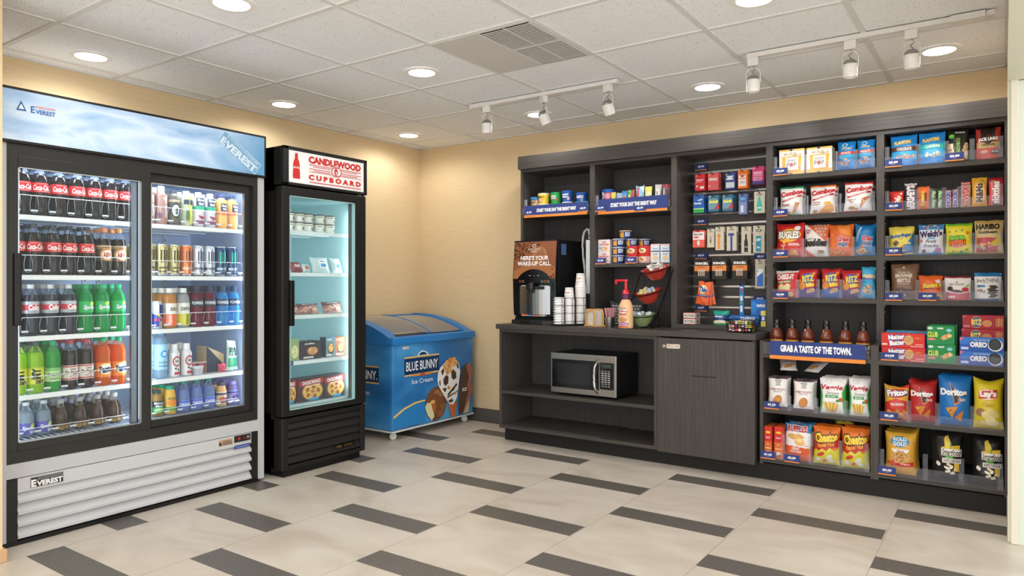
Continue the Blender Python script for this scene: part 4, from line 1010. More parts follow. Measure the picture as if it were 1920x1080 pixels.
# ================================================================== packaged goods
def face_dir(side):   # 'n': facing -y (shelves), 'e': facing +x (coolers)
    return 0 if side == 'n' else PI/2
def bag_geo(Wd, Hd, T, bg, ops, seed=0, dip=.0, gus=0.0, nx=12, ny=16, seal=None, wav=.0018, back=None):
    """pillow pack or pouch: local origin at the bottom centre, printed face towards -y"""
    rn = random.Random(seed); ph = [rn.uniform(0, 6.28) for _ in range(6)]
    def surf(x, y, sgn, lift=0):     # x, y in 0..1
        x = min(max(x, 0), 1); y = min(max(y, 0), 1)
        ex = max(0.0, 1-abs(2*x-1)**2.4)**.6
        yy = y if not gus else gus+(1-gus)*y
        ey = max(0.0, 1-abs(2*yy-1)**2.6)**.7
        pinch = 1-.07*math.sin(PI*yy)**1.0*(1 if not gus else .5)
        X = (x-.5)*Wd*pinch
        d = T/2*ex*ey
        edge = (1-math.sin(PI*y))**2
        w = wav*math.sin(x*31+ph[0])*edge*ex+wav*.8*math.sin(x*9+y*13+ph[1])*ex*ey+wav*.5*math.sin(y*23-x*7+ph[2])*ex
        zz = y*Hd-dip*(1-(2*x-1)**2)*y**5*1.0+.0015*math.sin(x*12+ph[3])*y**6
        return (X, -sgn*(d+w+.0008+lift), zz)
    m = MB()
    vs = []
    for j in range(ny+1):
        for i in range(nx+1): vs.append(surf(i/nx, j/ny, 1))
    n1 = len(vs)
    for j in range(ny+1):
        for i in range(nx+1): vs.append(surf(i/nx, j/ny, -1))
    fs = []; cs = []
    for j in range(ny):
        for i in range(nx):
            a = j*(nx+1)+i
            fs.append((a, a+1, a+nx+2, a+nx+1)); cs.append(seal if seal and (j == ny-1 or (j == 0 and not gus)) else bg)
            fs.append((a+n1, a+n1+nx+1, a+n1+nx+2, a+n1+1)); cs.append(back or bg)
    for j in range(ny):
        for i in (0, nx):
            a = j*(nx+1)+i
            fs.append((a, a+nx+1, a+nx+1+n1, a+n1) if i == 0 else (a, a+n1, a+nx+1+n1, a+nx+1)); cs.append(bg)
    for i in range(nx):
        a = i; fs.append((a, a+n1, a+1+n1, a+1)); cs.append(bg)
        a = ny*(nx+1)+i; fs.append((a, a+1, a+1+n1, a+n1)); cs.append(bg)
    m.add(vs, fs, cs, 0, True)
    art(m, ops, Wd, Hd, lambda a, b, e: surf(a/Wd, b/Hd, 1, e+.0005), min(Wd, Hd)/12, .0002)
    return m
Z1_ = (1.728, 1.716)
def bay(x, w):
    """keep a package clear of the side panels of its bay"""
    for k in range(5):
        if XH[k] <= x <= XH[k+1]:
            lo, hi = XH[k]+.0225, XH[k+1]-.0225
            w = min(w, hi-lo); x = min(max(x, lo+w/2), hi-w/2)
    return x, w
def nm_behind(label, k):
    w = ' '.join(label.split()[:13])
    return ['second behind the ', 'third behind the ', 'fourth behind the '][k]+w.rstrip(',')
def settle(o, zs):
    """rest the package on its shelf"""
    R_ = o.rotation_euler.to_matrix()
    o.location.z = zs+.0008-min((R_ @ v.co).z*o.scale.z for v in o.data.vertices)
def place(o, x, y, z, rot=0, tilt=0, roll=0):
    o.location = (x, y, z); o.rotation_euler = (tilt, roll, rot)
def bag(name, label, cat, box, zs, y, bg, ops, T=.05, side='n', group=None, tilt=-.12, roll=0, rot=0, mat=None, behind=0, gap=.04, beh_label=None, **kw):
    """box = (uL, uR, vTop) measured on the plane of its face"""
    uL, uR, vT = box
    a, b = at(uL, vT, 'y' if side == 'n' else 'x', y), at(uR, vT, 'y' if side == 'n' else 'x', y)
    c = (a+b)/2
    w = abs(b[0]-a[0]) if side == 'n' else abs(b[1]-a[1])
    if side == 'n':
        x_, w = bay(c[0], w*.985); c[0] = x_
    h = max(c[2]-zs, .02)/max(.5, math.cos(tilt))
    if side == 'n':
        k_ = max(k for k in range(5) if XH[k] <= c[0])
        lv = {0: [2.09], 1: [Z1_[1]+.002, 2.09], 2: [2.09], 3: list(SA)+list(SC)+[2.084], 4: list(SB_)+list(SD)+[2.084]}[k_]
        up = min([v for v in lv if v > zs+.05] or [2.09])
        h = min(h, (up-.028-.008-zs)/max(.5, math.cos(tilt)))
    m = bag_geo(w, h, T, bg, ops, hash(label) % 999 if False else int(uL*7+vT), **kw)
    o = m.build(name, mat or FILM)
    tag(o, label, cat, group)
    dr = face_dir(side)
    back = abs(math.sin(tilt))*h*.5
    if side == 'n': place(o, c[0], y+T/2*.6, zs+.001, rot, tilt, roll)
    else: place(o, y-T/2*.6, c[1], zs+.001, dr+rot, tilt, roll)
    settle(o, zs)
    gap = max(gap, T+.014)
    for k in range(behind):
        c2 = o.copy(); COL.objects.link(c2)
        dx, dz = random.uniform(-.004, .004), 0
        if side == 'n': dx = bay(o.location.x+dx, w)[0]-o.location.x
        if side == 'n': c2.location = (o.location[0]+dx, o.location[1]+gap*(k+1), zs+.001)
        else: c2.location = (o.location[0]-gap*(k+1), o.location[1]+dx, zs+.001)
        c2.rotation_euler = (tilt, roll+random.uniform(-.006, .006), dr+rot); settle(c2, zs)
        nm = ['directly behind', 'third back behind', 'fourth back behind'][k]
        c2['label'] = nm_behind(label, k)
    return o
def carton(name, label, cat, box, zs, y, bg, ops, D=.05, side='n', group=None, rot=0, sidecol=None, topcol=None, h=None, behind=0, gap=None, sideops=None, topops=None, tilt=0, mat=None, ztop=None):
    uL, uR, vT = box
    ax = 'y' if side == 'n' else 'x'
    a, b = at(uL, vT, ax, y), at(uR, vT, ax, y); c = (a+b)/2
    w = abs(b[0]-a[0]) if side == 'n' else abs(b[1]-a[1])
    if side == 'n': x_, w = bay(c[0], w); c[0] = x_
    h = h or max(c[2]-zs, .02)
    m = MB(); sc = sidecol or bg; tc = topcol or bg
    bx = MB().cbox(-w/2, w/2, 0, D, 0, h, .0012, bg)
    m.v, m.f, m.mi, m.sm = bx.v, bx.f, bx.mi, bx.sm; m.c = []
    for f in bx.f:
        vs = [Vector(bx.v[i]) for i in f]; nrm = (vs[1]-vs[0]).cross(vs[2]-vs[0]).normalized()
        m.c.append(hx(bg) if abs(nrm.y) > .8 and nrm.y < 0 else hx(sc) if abs(nrm.x) > .8 else hx(tc) if nrm.z > .8 else hx(bg))
    art(m, ops, w, h, flatmap(-w/2, -.0002, 0), 1, .0001)
    if sideops: art(m, sideops, D, h, flatmap(w/2+.0004, 0, 0, (0, 1, 0)), 1, .0001)
    if topops: art(m, topops, w, D, flatmap(-w/2, 0, h+.0004, (1, 0, 0), (0, 1, 0)), 1, .0001)
    o = m.build(name, mat or CARD); tag(o, label, cat, group)
    if side == 'n': place(o, c[0], y, zs+.0006, rot, tilt)
    else: place(o, y, c[1], zs+.0006, PI/2+rot, tilt)
    for k in range(behind):
        c2 = o.copy(); COL.objects.link(c2); g = gap or D+.002
        if side == 'n': c2.location = (o.location[0]+random.uniform(-.002, .004), o.location[1]+g*(k+1), o.location[2])
        else: c2.location = (o.location[0]-g*(k+1), o.location[1], o.location[2])
        c2['label'] = nm_behind(label, k)
    return o
def T_(s, cx, cy, w, h, c, **o): return ('t', s, cx, cy, w, h, c, o)
YF = -.292     # printed faces on the upper shelves
YG = -.505     # on the deep lower shelves
WH = 'f2efec'
rr = random.Random(11)
def crumbs(cx, cy, rx, ry, n, cols, r0=.03, r1=.05, asp=1.0):
    out = []
    for _ in range(n):
        a, q = rr.uniform(0, 6.28), rr.uniform(0, 1)**.5
        s = rr.uniform(r0, r1)
        out.append(('e', cx+rx*q*math.cos(a), cy+ry*q*math.sin(a), s, s*asp*rr.uniform(.6, 1), rr.choice(cols), rr.uniform(0, 3)))
    return out
# ---- tall unit A, shelf 1
pop = [('r', 0, .93, 1, 1, 'f0c862'), ('r', 0, 0, 1, .17, 'f2cd78'), ('p', [(.14, .12), (.84, .12), (.90, .72), (.12, .72)], 'efba4a'), ('r', .26, .2, .76, .68, 'efeae8')] + crumbs(.5, .78, .36, .09, 34, ['ddc9a0', 'efe2c4', 'cbb488'], .02, .045) + \
      [('e', .48, .97, .06, .04, '2f3f7c'), ('e', .48, .04, .06, .04, '5c7a9c'), T_('SKINNY', .50, .56, .36, .10, '6b6a74', b=0), T_('POP', .50, .40, .38, .16, '4a4a58', b=.0), ('e', .50, .40, .055, .07, 'd9705c'), ('e', .78, .30, .03, .03, 'd78a80'), ('e', .84, .24, .03, .03, 'd78a80')]
carton('popcorn_box', 'white and yellow popcorn box by the price tag, top left snack shelf', 'box', (1461, 1508, 280), SA[0], YF, WH, pop, .05, sidecol='e9dfc8', behind=1, group='popcorn boxes')
carton('popcorn_box', 'white and yellow popcorn box in the middle of its shelf, beside the blue peanut bags', 'box', (1512.5, 1560, 275.5), SA[0], YF, WH, pop, .05, sidecol='e9dfc8', behind=1, group='popcorn boxes')
nut = [('r', 0, .72, 1, 1, '1c7cc0'), ('e', .42, .86, .16, .07, 'd9ecf4', .5), ('e', .42, .86, .12, .045, '1c7cc0', .5), T_('PLANTERS', .48, .745, .5, .05, 'e8cf6a', b=.05), ('r', 0, .54, 1, .64, 'c63a38'), T_('PEANUTS', .48, .59, .56, .055, 'f2dcd4', b=.04), ('r', 0, .42, 1, .54, '3aa0c8')] + crumbs(.42, .30, .34, .13, 26, ['b07848', 'd2a674', '8a5430', 'c9955c'], .03, .055, .7) + [('r', 0, 0, 1, .12, '1a72b4')]
bag('peanut_bag', 'blue bag of peanuts beside the popcorn boxes', 'bag', (1569.5, 1604, 262), SA[0], YF, '2488c8', nut, .045, tilt=-.05, group='blue peanut bags')
bag('peanut_bag', 'blue bag of peanuts at the right end of its shelf, past its twin', 'bag', (1606, 1641, 260), SA[0], YF, '2488c8', nut, .045, tilt=-.05, group='blue peanut bags')
# shelf 2: pretzel snack bags
def combos(top, fl, fill, name2):
    return [('r', 0, .93, 1, 1, top), ('r', 0, 0, 1, .035, top), T_('Combos', .52, .76, .92, .16, 'c8262e', b=.06, rot=.13), ('p', [(.08, .50), (.95, .70), (.98, .64), (.12, .45)], 'b93038'), T_(name2, .52, .575, .62, .05, 'f4ece8', rot=.21), T_(fl, .28, .36, .34, .12, '9a4a3a')]+fill
cheese = [('p', [(.35, .04), (.80, .04), (.98, .10), (.93, .30), (.65, .28)], 'e29a3c'), ('p', [(.58, .30), (.88, .30), (.86, .40), (.60, .40)], 'e8b04a'), ('e', .22, .09, .10, .05, 'b98a4c')]
slice_ = [('p', [(.60, .08), (.98, .52), (.68, .44)], 'c8724a'), ('p', [(.66, .16), (.90, .46), (.72, .40)], 'e0b070'), ('e', .78, .40, .04, .03, 'a83a2c'), ('e', .84, .46, .03, .025, 'a83a2c'), ('e', .30, .12, .12, .05, 'b98a4c'), ('e', .46, .09, .08, .04, 'c9975a')]
stick = [('p', [(.55, .05), (.72, .08), (.90, .42), (.72, .44)], 'c9915c'), ('e', .40, .08, .12, .05, 'd0b86c'), ('e', .70, .60, .07, .04, 'd8dcd8')]
bag('pretzel_snack_bag', 'white pretzel snack bag with green top seal', 'bag', (1460, 1505, 350), SA[1], YF, WH, combos('2f9a6c', 'Pizzeria', stick, 'BAKED SNACKS'), .055, behind=1, group='stuffed pretzel bags')
bag('pretzel_snack_bag', 'white pretzel snack bag with orange top seal and cheese picture', 'bag', (1517, 1566, 347), SA[1], YF, WH, combos('e87a34', 'Cheddar\nCheese', cheese, 'BAKED SNACKS'), .055, behind=1, group='stuffed pretzel bags')
bag('pretzel_snack_bag', 'white pretzel snack bag with red top seal and pizza slice picture', 'bag', (1580, 1634, 342), SA[1], YF, WH, combos('cf3438', 'Pepperoni\nPizza', slice_, 'BAKED SNACKS'), .055, behind=2, group='stuffed pretzel bags', roll=.03)
# shelf 3
bugles = [('e', .48, .62, .44, .20, 'f0b43a', .1), ('p', [(.20, .52), (.50, .50), (.30, .36)], 'f0b43a'), T_('BUGLES', .47, .64, .74, .20, 'f4f2ee', b=.05, out='26303c', ow=.12), ('e', .78, .84, .11, .07, 'e8e4e0'), T_('ORIGINAL', .68, .36, .40, .07, 'f4ece6', b=.03)] + [('p', [(.14, .14), (.38, .10), (.30, .30)], 'd99a54'), ('p', [(.40, .05), (.78, .05), (.60, .24)], 'c88846'), ('p', [(.52, .08), (.86, .04), (.74, .22)], 'e0a862'), T_('\\|/', .28, .32, .18, .08, 'f4ece6')]
bag('corn_snack_bag', 'red corn snack bag with yellow speech-bubble logo', 'bag', (1451, 1505, 418), SA[2], YF, 'd22f2c', bugles, .06, dip=.006)
check = []
for i in range(6):
    for j in range(4):
        cx, cy = .30+i*.13+(.06 if j % 2 else 0), .96-j*.10
        check.append(('p', [(cx-.05, cy), (cx, cy+.05), (cx+.05, cy), (cx, cy-.05)], 'c8b8ac'))
buddies = [('p', [(.08, 1), (1, 1), (1, .40)], 'dc6a42')]+[q for q in check if q[1][0][0]+.9*q[1][0][1] > 1.13 and q[1][2][0] < 1]+[('p', [(0, 0), (.5, 0), (0, .26)], 'd8664a'), ('p', [(.06, .02), (.16, .02), (.06, .12)], 'c8b8ac'),
          T_('Chex\nmix', .16, .78, .24, .13, 'b8303a', b=.04), T_('buddies', .50, .42, .92, .20, '2c2422', b=.07, it=.15), T_('MUDDY', .3, .54, .26, .04, '8a7a70'), ('e', .72, .14, .15, .05, '8a6a50'), ('e', .64, .10, .08, .04, 'c8b09a')]
bag('chocolate_cereal_mix_bag', 'white cereal mix bag with orange checks and large dark lettering', 'bag', (1506, 1553, 421), SA[2], YF, 'ebe6e2', buddies, .06)
def chex(bg2, extra): return extra+[T_('Chex', .60, .52, .50, .15, 'c22c34', b=.05, it=.15, out='f4f2f0', ow=.09), T_('mix', .60, .36, .40, .13, '23407c', b=.05, it=.15, out='f4f2f0', ow=.09)]
bag('orange_cereal_mix_bag', 'orange cereal mix snack bag', 'bag', (1552, 1600, 420), SA[2], YF, 'e06a2c', chex('', [('p', [(.3, 1), (.8, 1), (.95, .6), (.5, .7)], 'ee8c3c'), ('p', [(0, .2), (.25, .3), (.2, .7), (0, .8)], 'ea7a34')]+crumbs(.35, .10, .36, .08, 18, ['c8963c', 'a8702c', 'd9a84c'], .03, .05)), .06, dip=.005)
bag('blue_cereal_mix_bag', 'blue cereal mix snack bag beside the orange one', 'bag', (1601, 1643, 418), SA[2], YF, '1f7cba', chex('', [T_('TRADITIONAL', .16, .66, .10, .55, 'e8eef2', rot=1.25, b=.02), ('p', [(.04, .06), (.62, .06), (.34, .38)], 'a87448')]+crumbs(.34, .14, .24, .08, 20, ['c89a68', '8a5a38', 'e0b98a'], .03, .05)), .06, dip=.012)
# shelf 4
cheezit = [('p', [(0, .86), (1, .94), (1, 1), (0, 1)], 'd8d2cc'), T_('CHEEZ-IT', .44, .76, .78, .17, 'f4f0ec', b=.05, rot=.05, out='b02020', ow=.09), ('p', [(.08, .50), (.70, .56), (.72, .64), (.10, .58)], '2f8a4a'), T_('WHITE CHEDDAR', .4, .57, .55, .05, 'eef0ea', rot=.07), ('p', [(.14, .28), (.66, .26), (.70, .46), (.56, .52), (.40, .42), (.26, .52), (.12, .40)], 'e0d29a'), ('e', .70, .12, .12, .09, 'd8cc94')]
bag('cheese_cracker_bag', 'red cheese cracker bag with white and green lettering', 'bag', (1451, 1494, 508), SA[3], YF, 'cf2a28', cheezit, .05, group=None)
def ritz(low): return [('p', [(0, 0), (1, 0), (1, .38), (.55, .30), (0, .42)], low), ('e', .54, .66, .30, .19, '2a62b4', .15), T_('RITZ', .55, .66, .60, .20, 'f2d54a', b=.05, rot=.12, out='1d3a7c', ow=.08), T_('bits', .68, .45, .40, .13, 'f0d848', b=.08, rot=.15, out='1d3a7c', ow=.1), ('e', .24, .40, .20, .13, 'd9924a'), ('e', .86, .84, .07, .05, 'd9924a'), ('e', .10, .57, .08, .06, 'd9924a'), ('p', [(.50, .14), (.92, .22), (.90, .34), (.52, .27)], 'd8a868'), T_('PEANUT', .70, .24, .32, .05, '5a3420', rot=.1)]
bag('cracker_bites_bag', 'red and purple cracker bites bag next to the cheese crackers', 'bag', (1494.5, 1531, 505), SA[3], YF, 'c22e34', ritz('4c3c84'), .05, behind=1, group='cracker bites bags')
bag('cracker_bites_bag', 'red and blue cracker bites bag in the middle of its shelf', 'bag', (1538, 1575, 503), SA[3], YF, 'c22e34', ritz('2a5aa8'), .05, dip=.006, behind=1, group='cracker bites bags')
bag('cracker_bites_bag', 'red and purple cracker bites bag beside the pale blue nut bag', 'bag', (1576, 1614, 507), SA[3], YF, 'c22e34', ritz('4a3a78'), .05, behind=1, group='cracker bites bags')
bag('cashew_bag', 'slim pale blue bag of nuts at the end of the cracker shelf', 'bag', (1614, 1641.5, 501), SA[3], YF, '4ab0dc', [('p', [(0, .66), (1, .62), (1, .74), (0, .76)], 'e0c9a4'), T_('Planters', .5, .62, .8, .09, '2a4a84', b=.04, out='e8eef0', ow=.06), ('r', 0, .48, 1, .56, '2a9cd0')]+crumbs(.5, .28, .38, .15, 24, ['c79a74', 'e0bf98', 'a87650'], .05, .09, .6)+[('r', 0, 0, 1, .1, '2a9cd0')], .04)
# bottles of sauce
def sauce(loc, label):
    t = thing('sauce_bottle', label, 'bottle', loc, .0, 'barbecue sauce bottles')
    MB().lathe([(.026, 0), (.036, .006), (.037, .02), (.037, .085), (.0385, .095), (.037, .105), (.028, .135), (.0205, .148), (.0195, .152)], 22, '6a2c18').build('bottle_body', GLOSS, t)
    MB().lathe([(.0205, .148), (.0195, .165), (.0165, .178), (.0178, .180), (.0178, .198), (.016, .200)], 18, '141414').build('cap', GLOSS, t)
    m = MB(); m.lathe([(.0374, .012), (.0374, .080)], 26, '17130f', cap0=False, cap1=False)
    art(m, [('r', .28, .84, .72, .97, 'e0932c'), T_("MONTGOMERY'S", .5, .905, .42, .10, 'f0b83c', b=.04), ('e', .34, .62, .04, .10, 'e8a83c'), ('r', .42, .34, .50, .70, 'b8a79c'), ('e', .46, .72, .028, .07, 'c89a80'), ('r', .52, .34, .60, .66, '8c9cb4'), ('e', .56, .70, .028, .07, 'c89a80'), ('r', .63, .45, .70, .78, 'c8c6c2'), T_('BAR-B-Q', .5, .2, .36, .14, 'd8883c', b=.03)], 2*PI*.0374, .068, cylmap(.0376, .012, 2*PI*.0374), .008, .00025)
    m.build('label', FILM, t); return t
p = None
for k, u in enumerate((1456.3, 1485.4, 1515, 1549.6, 1585.3, 1619.6)):
    x = at(u, 600, 'y', -.40)[0]
    lab = 'dark reddish sauce bottle with black neck, '+['leftmost of the six above the blue sign', 'second from left above the blue sign', 'third from left above the blue sign', 'fourth from left above the blue sign', 'second from right above the blue sign', 'rightmost of the six, partly past the sign'][k]
    if p is None: p = sauce((x, -.40, SC[0]+.001), lab)
    else: dup(p, (x, -.40-(.02 if k == 5 else 0), SC[0]+.001), 0, lab)
# deep shelf 2: chips bags
gt = [T_('FOOD\nSHOULD\nTASTE\nGOOD', .52, .84, .32, .24, '3a3432', b=.03), ('r', .34, .96, .70, .975, '3a3432'), T_('SWEET POTATO', .5, .60, .80, .06, '9a3a44', b=.02), T_('TORTILLA CHIPS', .5, .53, .44, .035, '8a8078'), ('e', .50, .26, .21, .17, 'b97436', -.5), ('e', .49, .27, .18, .14, 'cd8c48', -.5), ('r', .02, .2, .05, .9, 'c08a5c')]
bag('sweet_potato_chips_bag', 'white chips bag with oval brown chip picture, beside the price tag', 'bag', (1438.5, 1476, 708), SC[1], YG-.02, 'e9e5e2', gt, .055, rot=.12, behind=1, gap=.055, seal='5a4a50', group='sweet potato chips bags')
bag('sweet_potato_chips_bag', 'white chips bag with oval brown chip picture, beside the green and white bags', 'bag', (1486, 1525, 714), SC[1], YG-.02, 'e9e5e2', gt, .055, rot=.12, behind=1, gap=.055, seal='5a4a50', group='sweet potato chips bags')
for (u, v, rz, lab) in ((1489, 690, .3, 'pale chips bag lying tilted on top of the others, nearer the left'), (1530, 697, -.4, 'pale chips bag lying tilted on top of the others, over the gap')):
    o = bag('sweet_potato_chips_bag', lab, 'bag', (u-17, u+19, v-13), SC[1], YG-.0, 'cfcac8', gt, .05, group='sweet potato chips bags')
    q = at(u, v, 'y', -.36); o.location = (q[0], -.49, SC[1]+.232); o.rotation_euler = (-1.1, 0, rz); o.scale = (.9, .6, .42)
veg = [('p', [(0, 0), (.07, 0), (.10, .5), (0, .8)], '3f9c48'), ('p', [(.92, .0), (1, 0), (1, .85), (.86, .6)], '4aa84c'), T_('Veggie', .46, .72, .84, .18, 'b8283c', b=.03, it=.2), T_('Straws', .50, .58, .50, .08, '8a948a', it=.2), ('r', .20, .44, .72, .52, '3a9450'), T_('SEA SALT', .46, .48, .36, .04, 'e8f0e6'), ('e', .34, .90, .13, .045, 'b8b4b0'), ('e', .34, .90, .11, .035, 'efecea'), ('e', .82, .40, .09, .06, 'd0582c'), ('e', .72, .37, .10, .035, '4a8a3a', .3), ('p', [(.10, .30), (.74, .28), (.62, .04), (.30, .04)], 'd9b44c')]+[('p', [(.12+.08*q, .32), (.17+.08*q, .32), (.32+.04*q, .04), (.29+.04*q, .04)], c) for q, c in enumerate(['e8cf7a', 'cf9a44', 'efd98a', 'd8a85a', 'e6c76c', 'c88a44', 'ecd27c'])]
bag('veggie_straws_bag', 'white and green veggie straws bag next to the sweet potato chips', 'bag', (1535.5, 1586, 711), SC[1], YG-.02, 'eceae8', veg, .06, rot=.1, behind=2, gap=.06, group='veggie straws bags', back='3f9c48')
bag('veggie_straws_bag', 'white and green veggie straws bag at the right end of its shelf', 'bag', (1590, 1632, 712), SC[1], YG-.02, 'eceae8', veg, .06, rot=.1, behind=2, gap=.06, group='veggie straws bags', back='3f9c48')
# deep shelf 3
slim = [('r', 0, .52, 1, 1, 'd0302c'), ('e', .5, .82, .34, .04, 'e0c040'), ('r', .12, .62, .88, .68, 'c62c60'), T_('NUT', .5, .65, .6, .05, 'f4dce4'), ('r', .2, .40, .8, .48, 'c8501c'), T_('BAR', .5, .44, .4, .04, 'f4e4c4'), ('r', .1, .30, .9, .32, 'f4e4d4'), ('e', .5, .16, .28, .06, 'f0e8e0'), ('e', .6, .10, .1, .05, '7a3c20')]
for k, (ul, ur, vt, yy, lab) in enumerate(((1429, 1442.5, 799.5, YG-.03, 'red and orange narrow snack box nearest the cabinet door'), (1452, 1467.5, 801, YG-.03, 'red and orange narrow snack box beside the white and blue chips bag'))):
    carton('narrow_snack_box', lab, 'box', (ul, ur, vt), SC[2], yy, 'e2702c', slim, .045, sidecol='d2603c', behind=2, gap=.05, group='narrow snack boxes')
carton('narrow_snack_box', 'red and orange narrow snack box wedged between its two twins', 'box', (1444.8, 1450, 798), SC[2], YG+.05, 'd8452c', slim, .045, sidecol='d2603c', group='narrow snack boxes')
ruf = [('r', 0, .72, 1, 1, '1f6f9c'), T_('RUFFLES', .48, .86, .72, .15, 'b2202c', b=.06, out='f2efec', ow=.12, rot=-.03), ('r', 0, .42, 1, .74, 'e6e4e2')]+[('e', .06+.11*q, .73+.008*(q % 2), .07, .03, 'e6e4e2') for q in range(9)]+[('e', .06+.11*q, .43-.012*(q % 2)-.01*q*.6, .07, .03, 'e6e4e2') for q in range(9)]+[('e', .36, .64, .24, .08, 'd9a860', -.1), ('e', .60, .50, .20, .10, 'e6b56c', -.2), ('e', .62, .66, .17, .05, 'd9a050', -.4), ('e', .58, .54, .14, .05, 'f0cc8c', -.2), T_('CHEDDAR\n& SOUR CREAM', .44, .28, .44, .14, 'f0e6e0', b=.03)]
bag('ridged_chips_bag', 'blue, white and orange ridged potato chips bag', 'bag', (1469, 1520, 796), SC[2], YG-.02, 'dd6134', ruf, .06, dip=.004, behind=1, gap=.06)
hot = [('p', [(0, .42), (.15, .34), (.3, .40), (.5, .34), (.7, .42), (1, .50), (1, .72), (0, .60)], 'b92c22'), ('r', 0, .0, 1, .34, 'cfc83a'), ('p', [(0, .30), (.1, .40), (.2, .33), (.35, .42), (.5, .35), (.66, .45), (.8, .37), (1, .47), (1, .2), (0, .2)], 'cfc83a'), T_('Cheetos', .50, .71, .84, .22, 'ecc93c', b=.06, rot=.12, out='1d1612', ow=.15), T_("Flamin' Hot", .48, .52, .66, .10, 'e9a53c', b=.04, it=.2, rot=.2)]+[('e', .30, .26, .15, .05, 'c2402c', .4), ('e', .62, .20, .14, .06, 'd8d4c4', .6), ('e', .20, .12, .09, .06, 'd9d6c8'), ('e', .70, .10, .10, .05, 'd9d6c8'), ('e', .45, .10, .08, .04, 'c8502c', .4)]
bag('hot_cheese_puffs_bag', 'orange, red and yellow cheese puffs bag beside the ridged chips', 'bag', (1523, 1574, 802), SC[2], YG-.02, 'e07226', hot, .065, rot=.06, behind=1, gap=.065, group='hot cheese puffs bags')
bag('hot_cheese_puffs_bag', 'orange, red and yellow cheese puffs bag at the right end of the bottom shelf', 'bag', (1576, 1630, 805), SC[2], YG-.02, 'e07226', hot, .065, rot=.06, behind=1, gap=.065, group='hot cheese puffs bags')
o = bag('hot_cheese_puffs_bag', 'orange cheese puffs bag lying on top behind the rightmost one', 'bag', (1585, 1630, 790), SC[2], YG-.02, 'c9661f', hot, .05, group='hot cheese puffs bags')
q = at(1602, 803, 'y', -.33); o.location = (q[0]-.03, -.45, SC[2]+.238); o.rotation_euler = (-1.46, .0, .3); o.scale = (.8, .55, .7)

# ---- tall unit B, shelf 1
def planters(mid, midc, fillc): return [('r', 0, .70, 1, 1, '1a78be'), T_('PLANTERS', .46, .76, .62, .10, 'e6c85c', b=.06, rot=.08, out='1c4a84', ow=.08), ('r', 0, .48, 1, .62, midc), T_(mid, .52, .55, .56, .09, 'ece6e0', b=.02), ('r', 0, .22, 1, .46, '3aa0cc')]+crumbs(.55, .30, .36, .07, 22, fillc, .03, .055, .7)+[('r', 0, 0, 1, .18, '1d7cc0')]
bag('mixed_nuts_pouch', 'blue nut pouch with brown band, above the first price tag', 'bag', (1669, 1720, 247), SB_[0], YF, '2a8ccc', planters('CHOCOLATE', '5a3a34', ['b87a5c', 'd8a888', 'c8605c']), .05, tilt=-.04, gus=.35, group='blue nut pouches')
bag('mixed_nuts_pouch', 'blue nut pouch with turquoise band', 'bag', (1722, 1773, 243), SB_[0], YF, '2a8ccc', planters('CASHEWS', '2fb0a8', ['d8bfa0', 'efe0c8', 'c8a078']), .05, tilt=-.04, gus=.35, group='blue nut pouches')
bag('pistachio_pouch', 'black pistachio pouch with green lettering', 'bag', (1776, 1816, 243), SB_[0], YF, '1c1c1a', [T_('PISTACHIOS', .53, .40, .17, .66, '8ab83c', rot=PI/2, b=.02), ('e', .20, .80, .14, .07, '6ac044'), ('e', .12, .34, .18, .24, 'c8b08a'), ('e', .92, .32, .16, .26, 'c8b08a')]+crumbs(.13, .34, .12, .2, 14, ['b89a6c', 'e0ccaa', '8a6c48'], .05, .08)+crumbs(.90, .32, .10, .2, 12, ['b89a6c', 'e0ccaa', '7a8a48'], .05, .08)+[T_('WONDERFUL', .6, .90, .5, .05, 'e8e8e4', b=.02)], .05, tilt=-.04, gus=.3)
bag('jerky_pouch', 'red, black and tan jerky pouch at the right end of the top shelf', 'bag', (1829, 1877, 240), SB_[0], YF, 'b8362c', [('p', [(.18, 1), (.80, 1), (.78, .58), (.5, .46), (.2, .58)], '2a201c'), ('r', .03, .36, .97, .55, 'b39862'), ('p', [(.28, .56), (.70, .56), (.5, .46)], '3a201c'), T_('JACK LINKS', .49, .63, .80, .12, 'efebe8', b=.05, rot=.04), ('p', [(.38, .82), (.47, .76), (.50, .80), (.53, .76), (.62, .84), (.5, .74)], 'c8322c'), T_('ORIGINAL', .5, .465, .56, .07, '2e221a', b=.03), ('e', .34, .24, .16, .05, 'b89084'), ('r', .62, .16, .96, .30, '3a2c28'), T_('80 CAL', .78, .24, .26, .05, 'e8e4e0')], .045, tilt=-.03, gus=.3)
# shelf 2: candy bars standing up
def upr(s, c, out=None, extra=(), w=.62, h=.86, **kw):
    o = dict(rot=PI/2, b=.05, **kw)
    if out: o['out'] = out; o['ow'] = .1
    return list(extra)+[('t', s, .5, .48, w, h, c, o)]
def candy(lab, box, bg, ops, T=.02, **kw):
    return bag('candy_bar', lab, 'candy', box, SB_[1], YF, bg, ops, T, tilt=kw.pop('tilt', -.05), group='candy on the upper shelf beside the doorway', nx=6, ny=12, wav=.0008, **kw)
candy('red caramel candy pouch by the price tag', (1668, 1694, 359), 'cc3428', [('e', .62, .5, .3, .12, 'a8201c', 1), ('t', 'Rolo', .48, .48, .4, .6, 'f2e6d8', {'rot': 1.1, 'b': .05, 'it': .2}), ('e', .84, .86, .08, .05, 'e8d8c8'), ('p', [(.5, .2), (.9, .5), (.85, .55), (.48, .26)], 'e0a83c')], .03)
candy('dark chocolate bar with silver top and large white lettering', (1695.5, 1719, 344), '4a3038', upr("HERSHEY'S", 'e8e4e4', extra=[('r', 0, .93, 1, 1, 'c8c4c8'), ('e', .75, .1, .14, .05, 'd8dccc')]), .022)
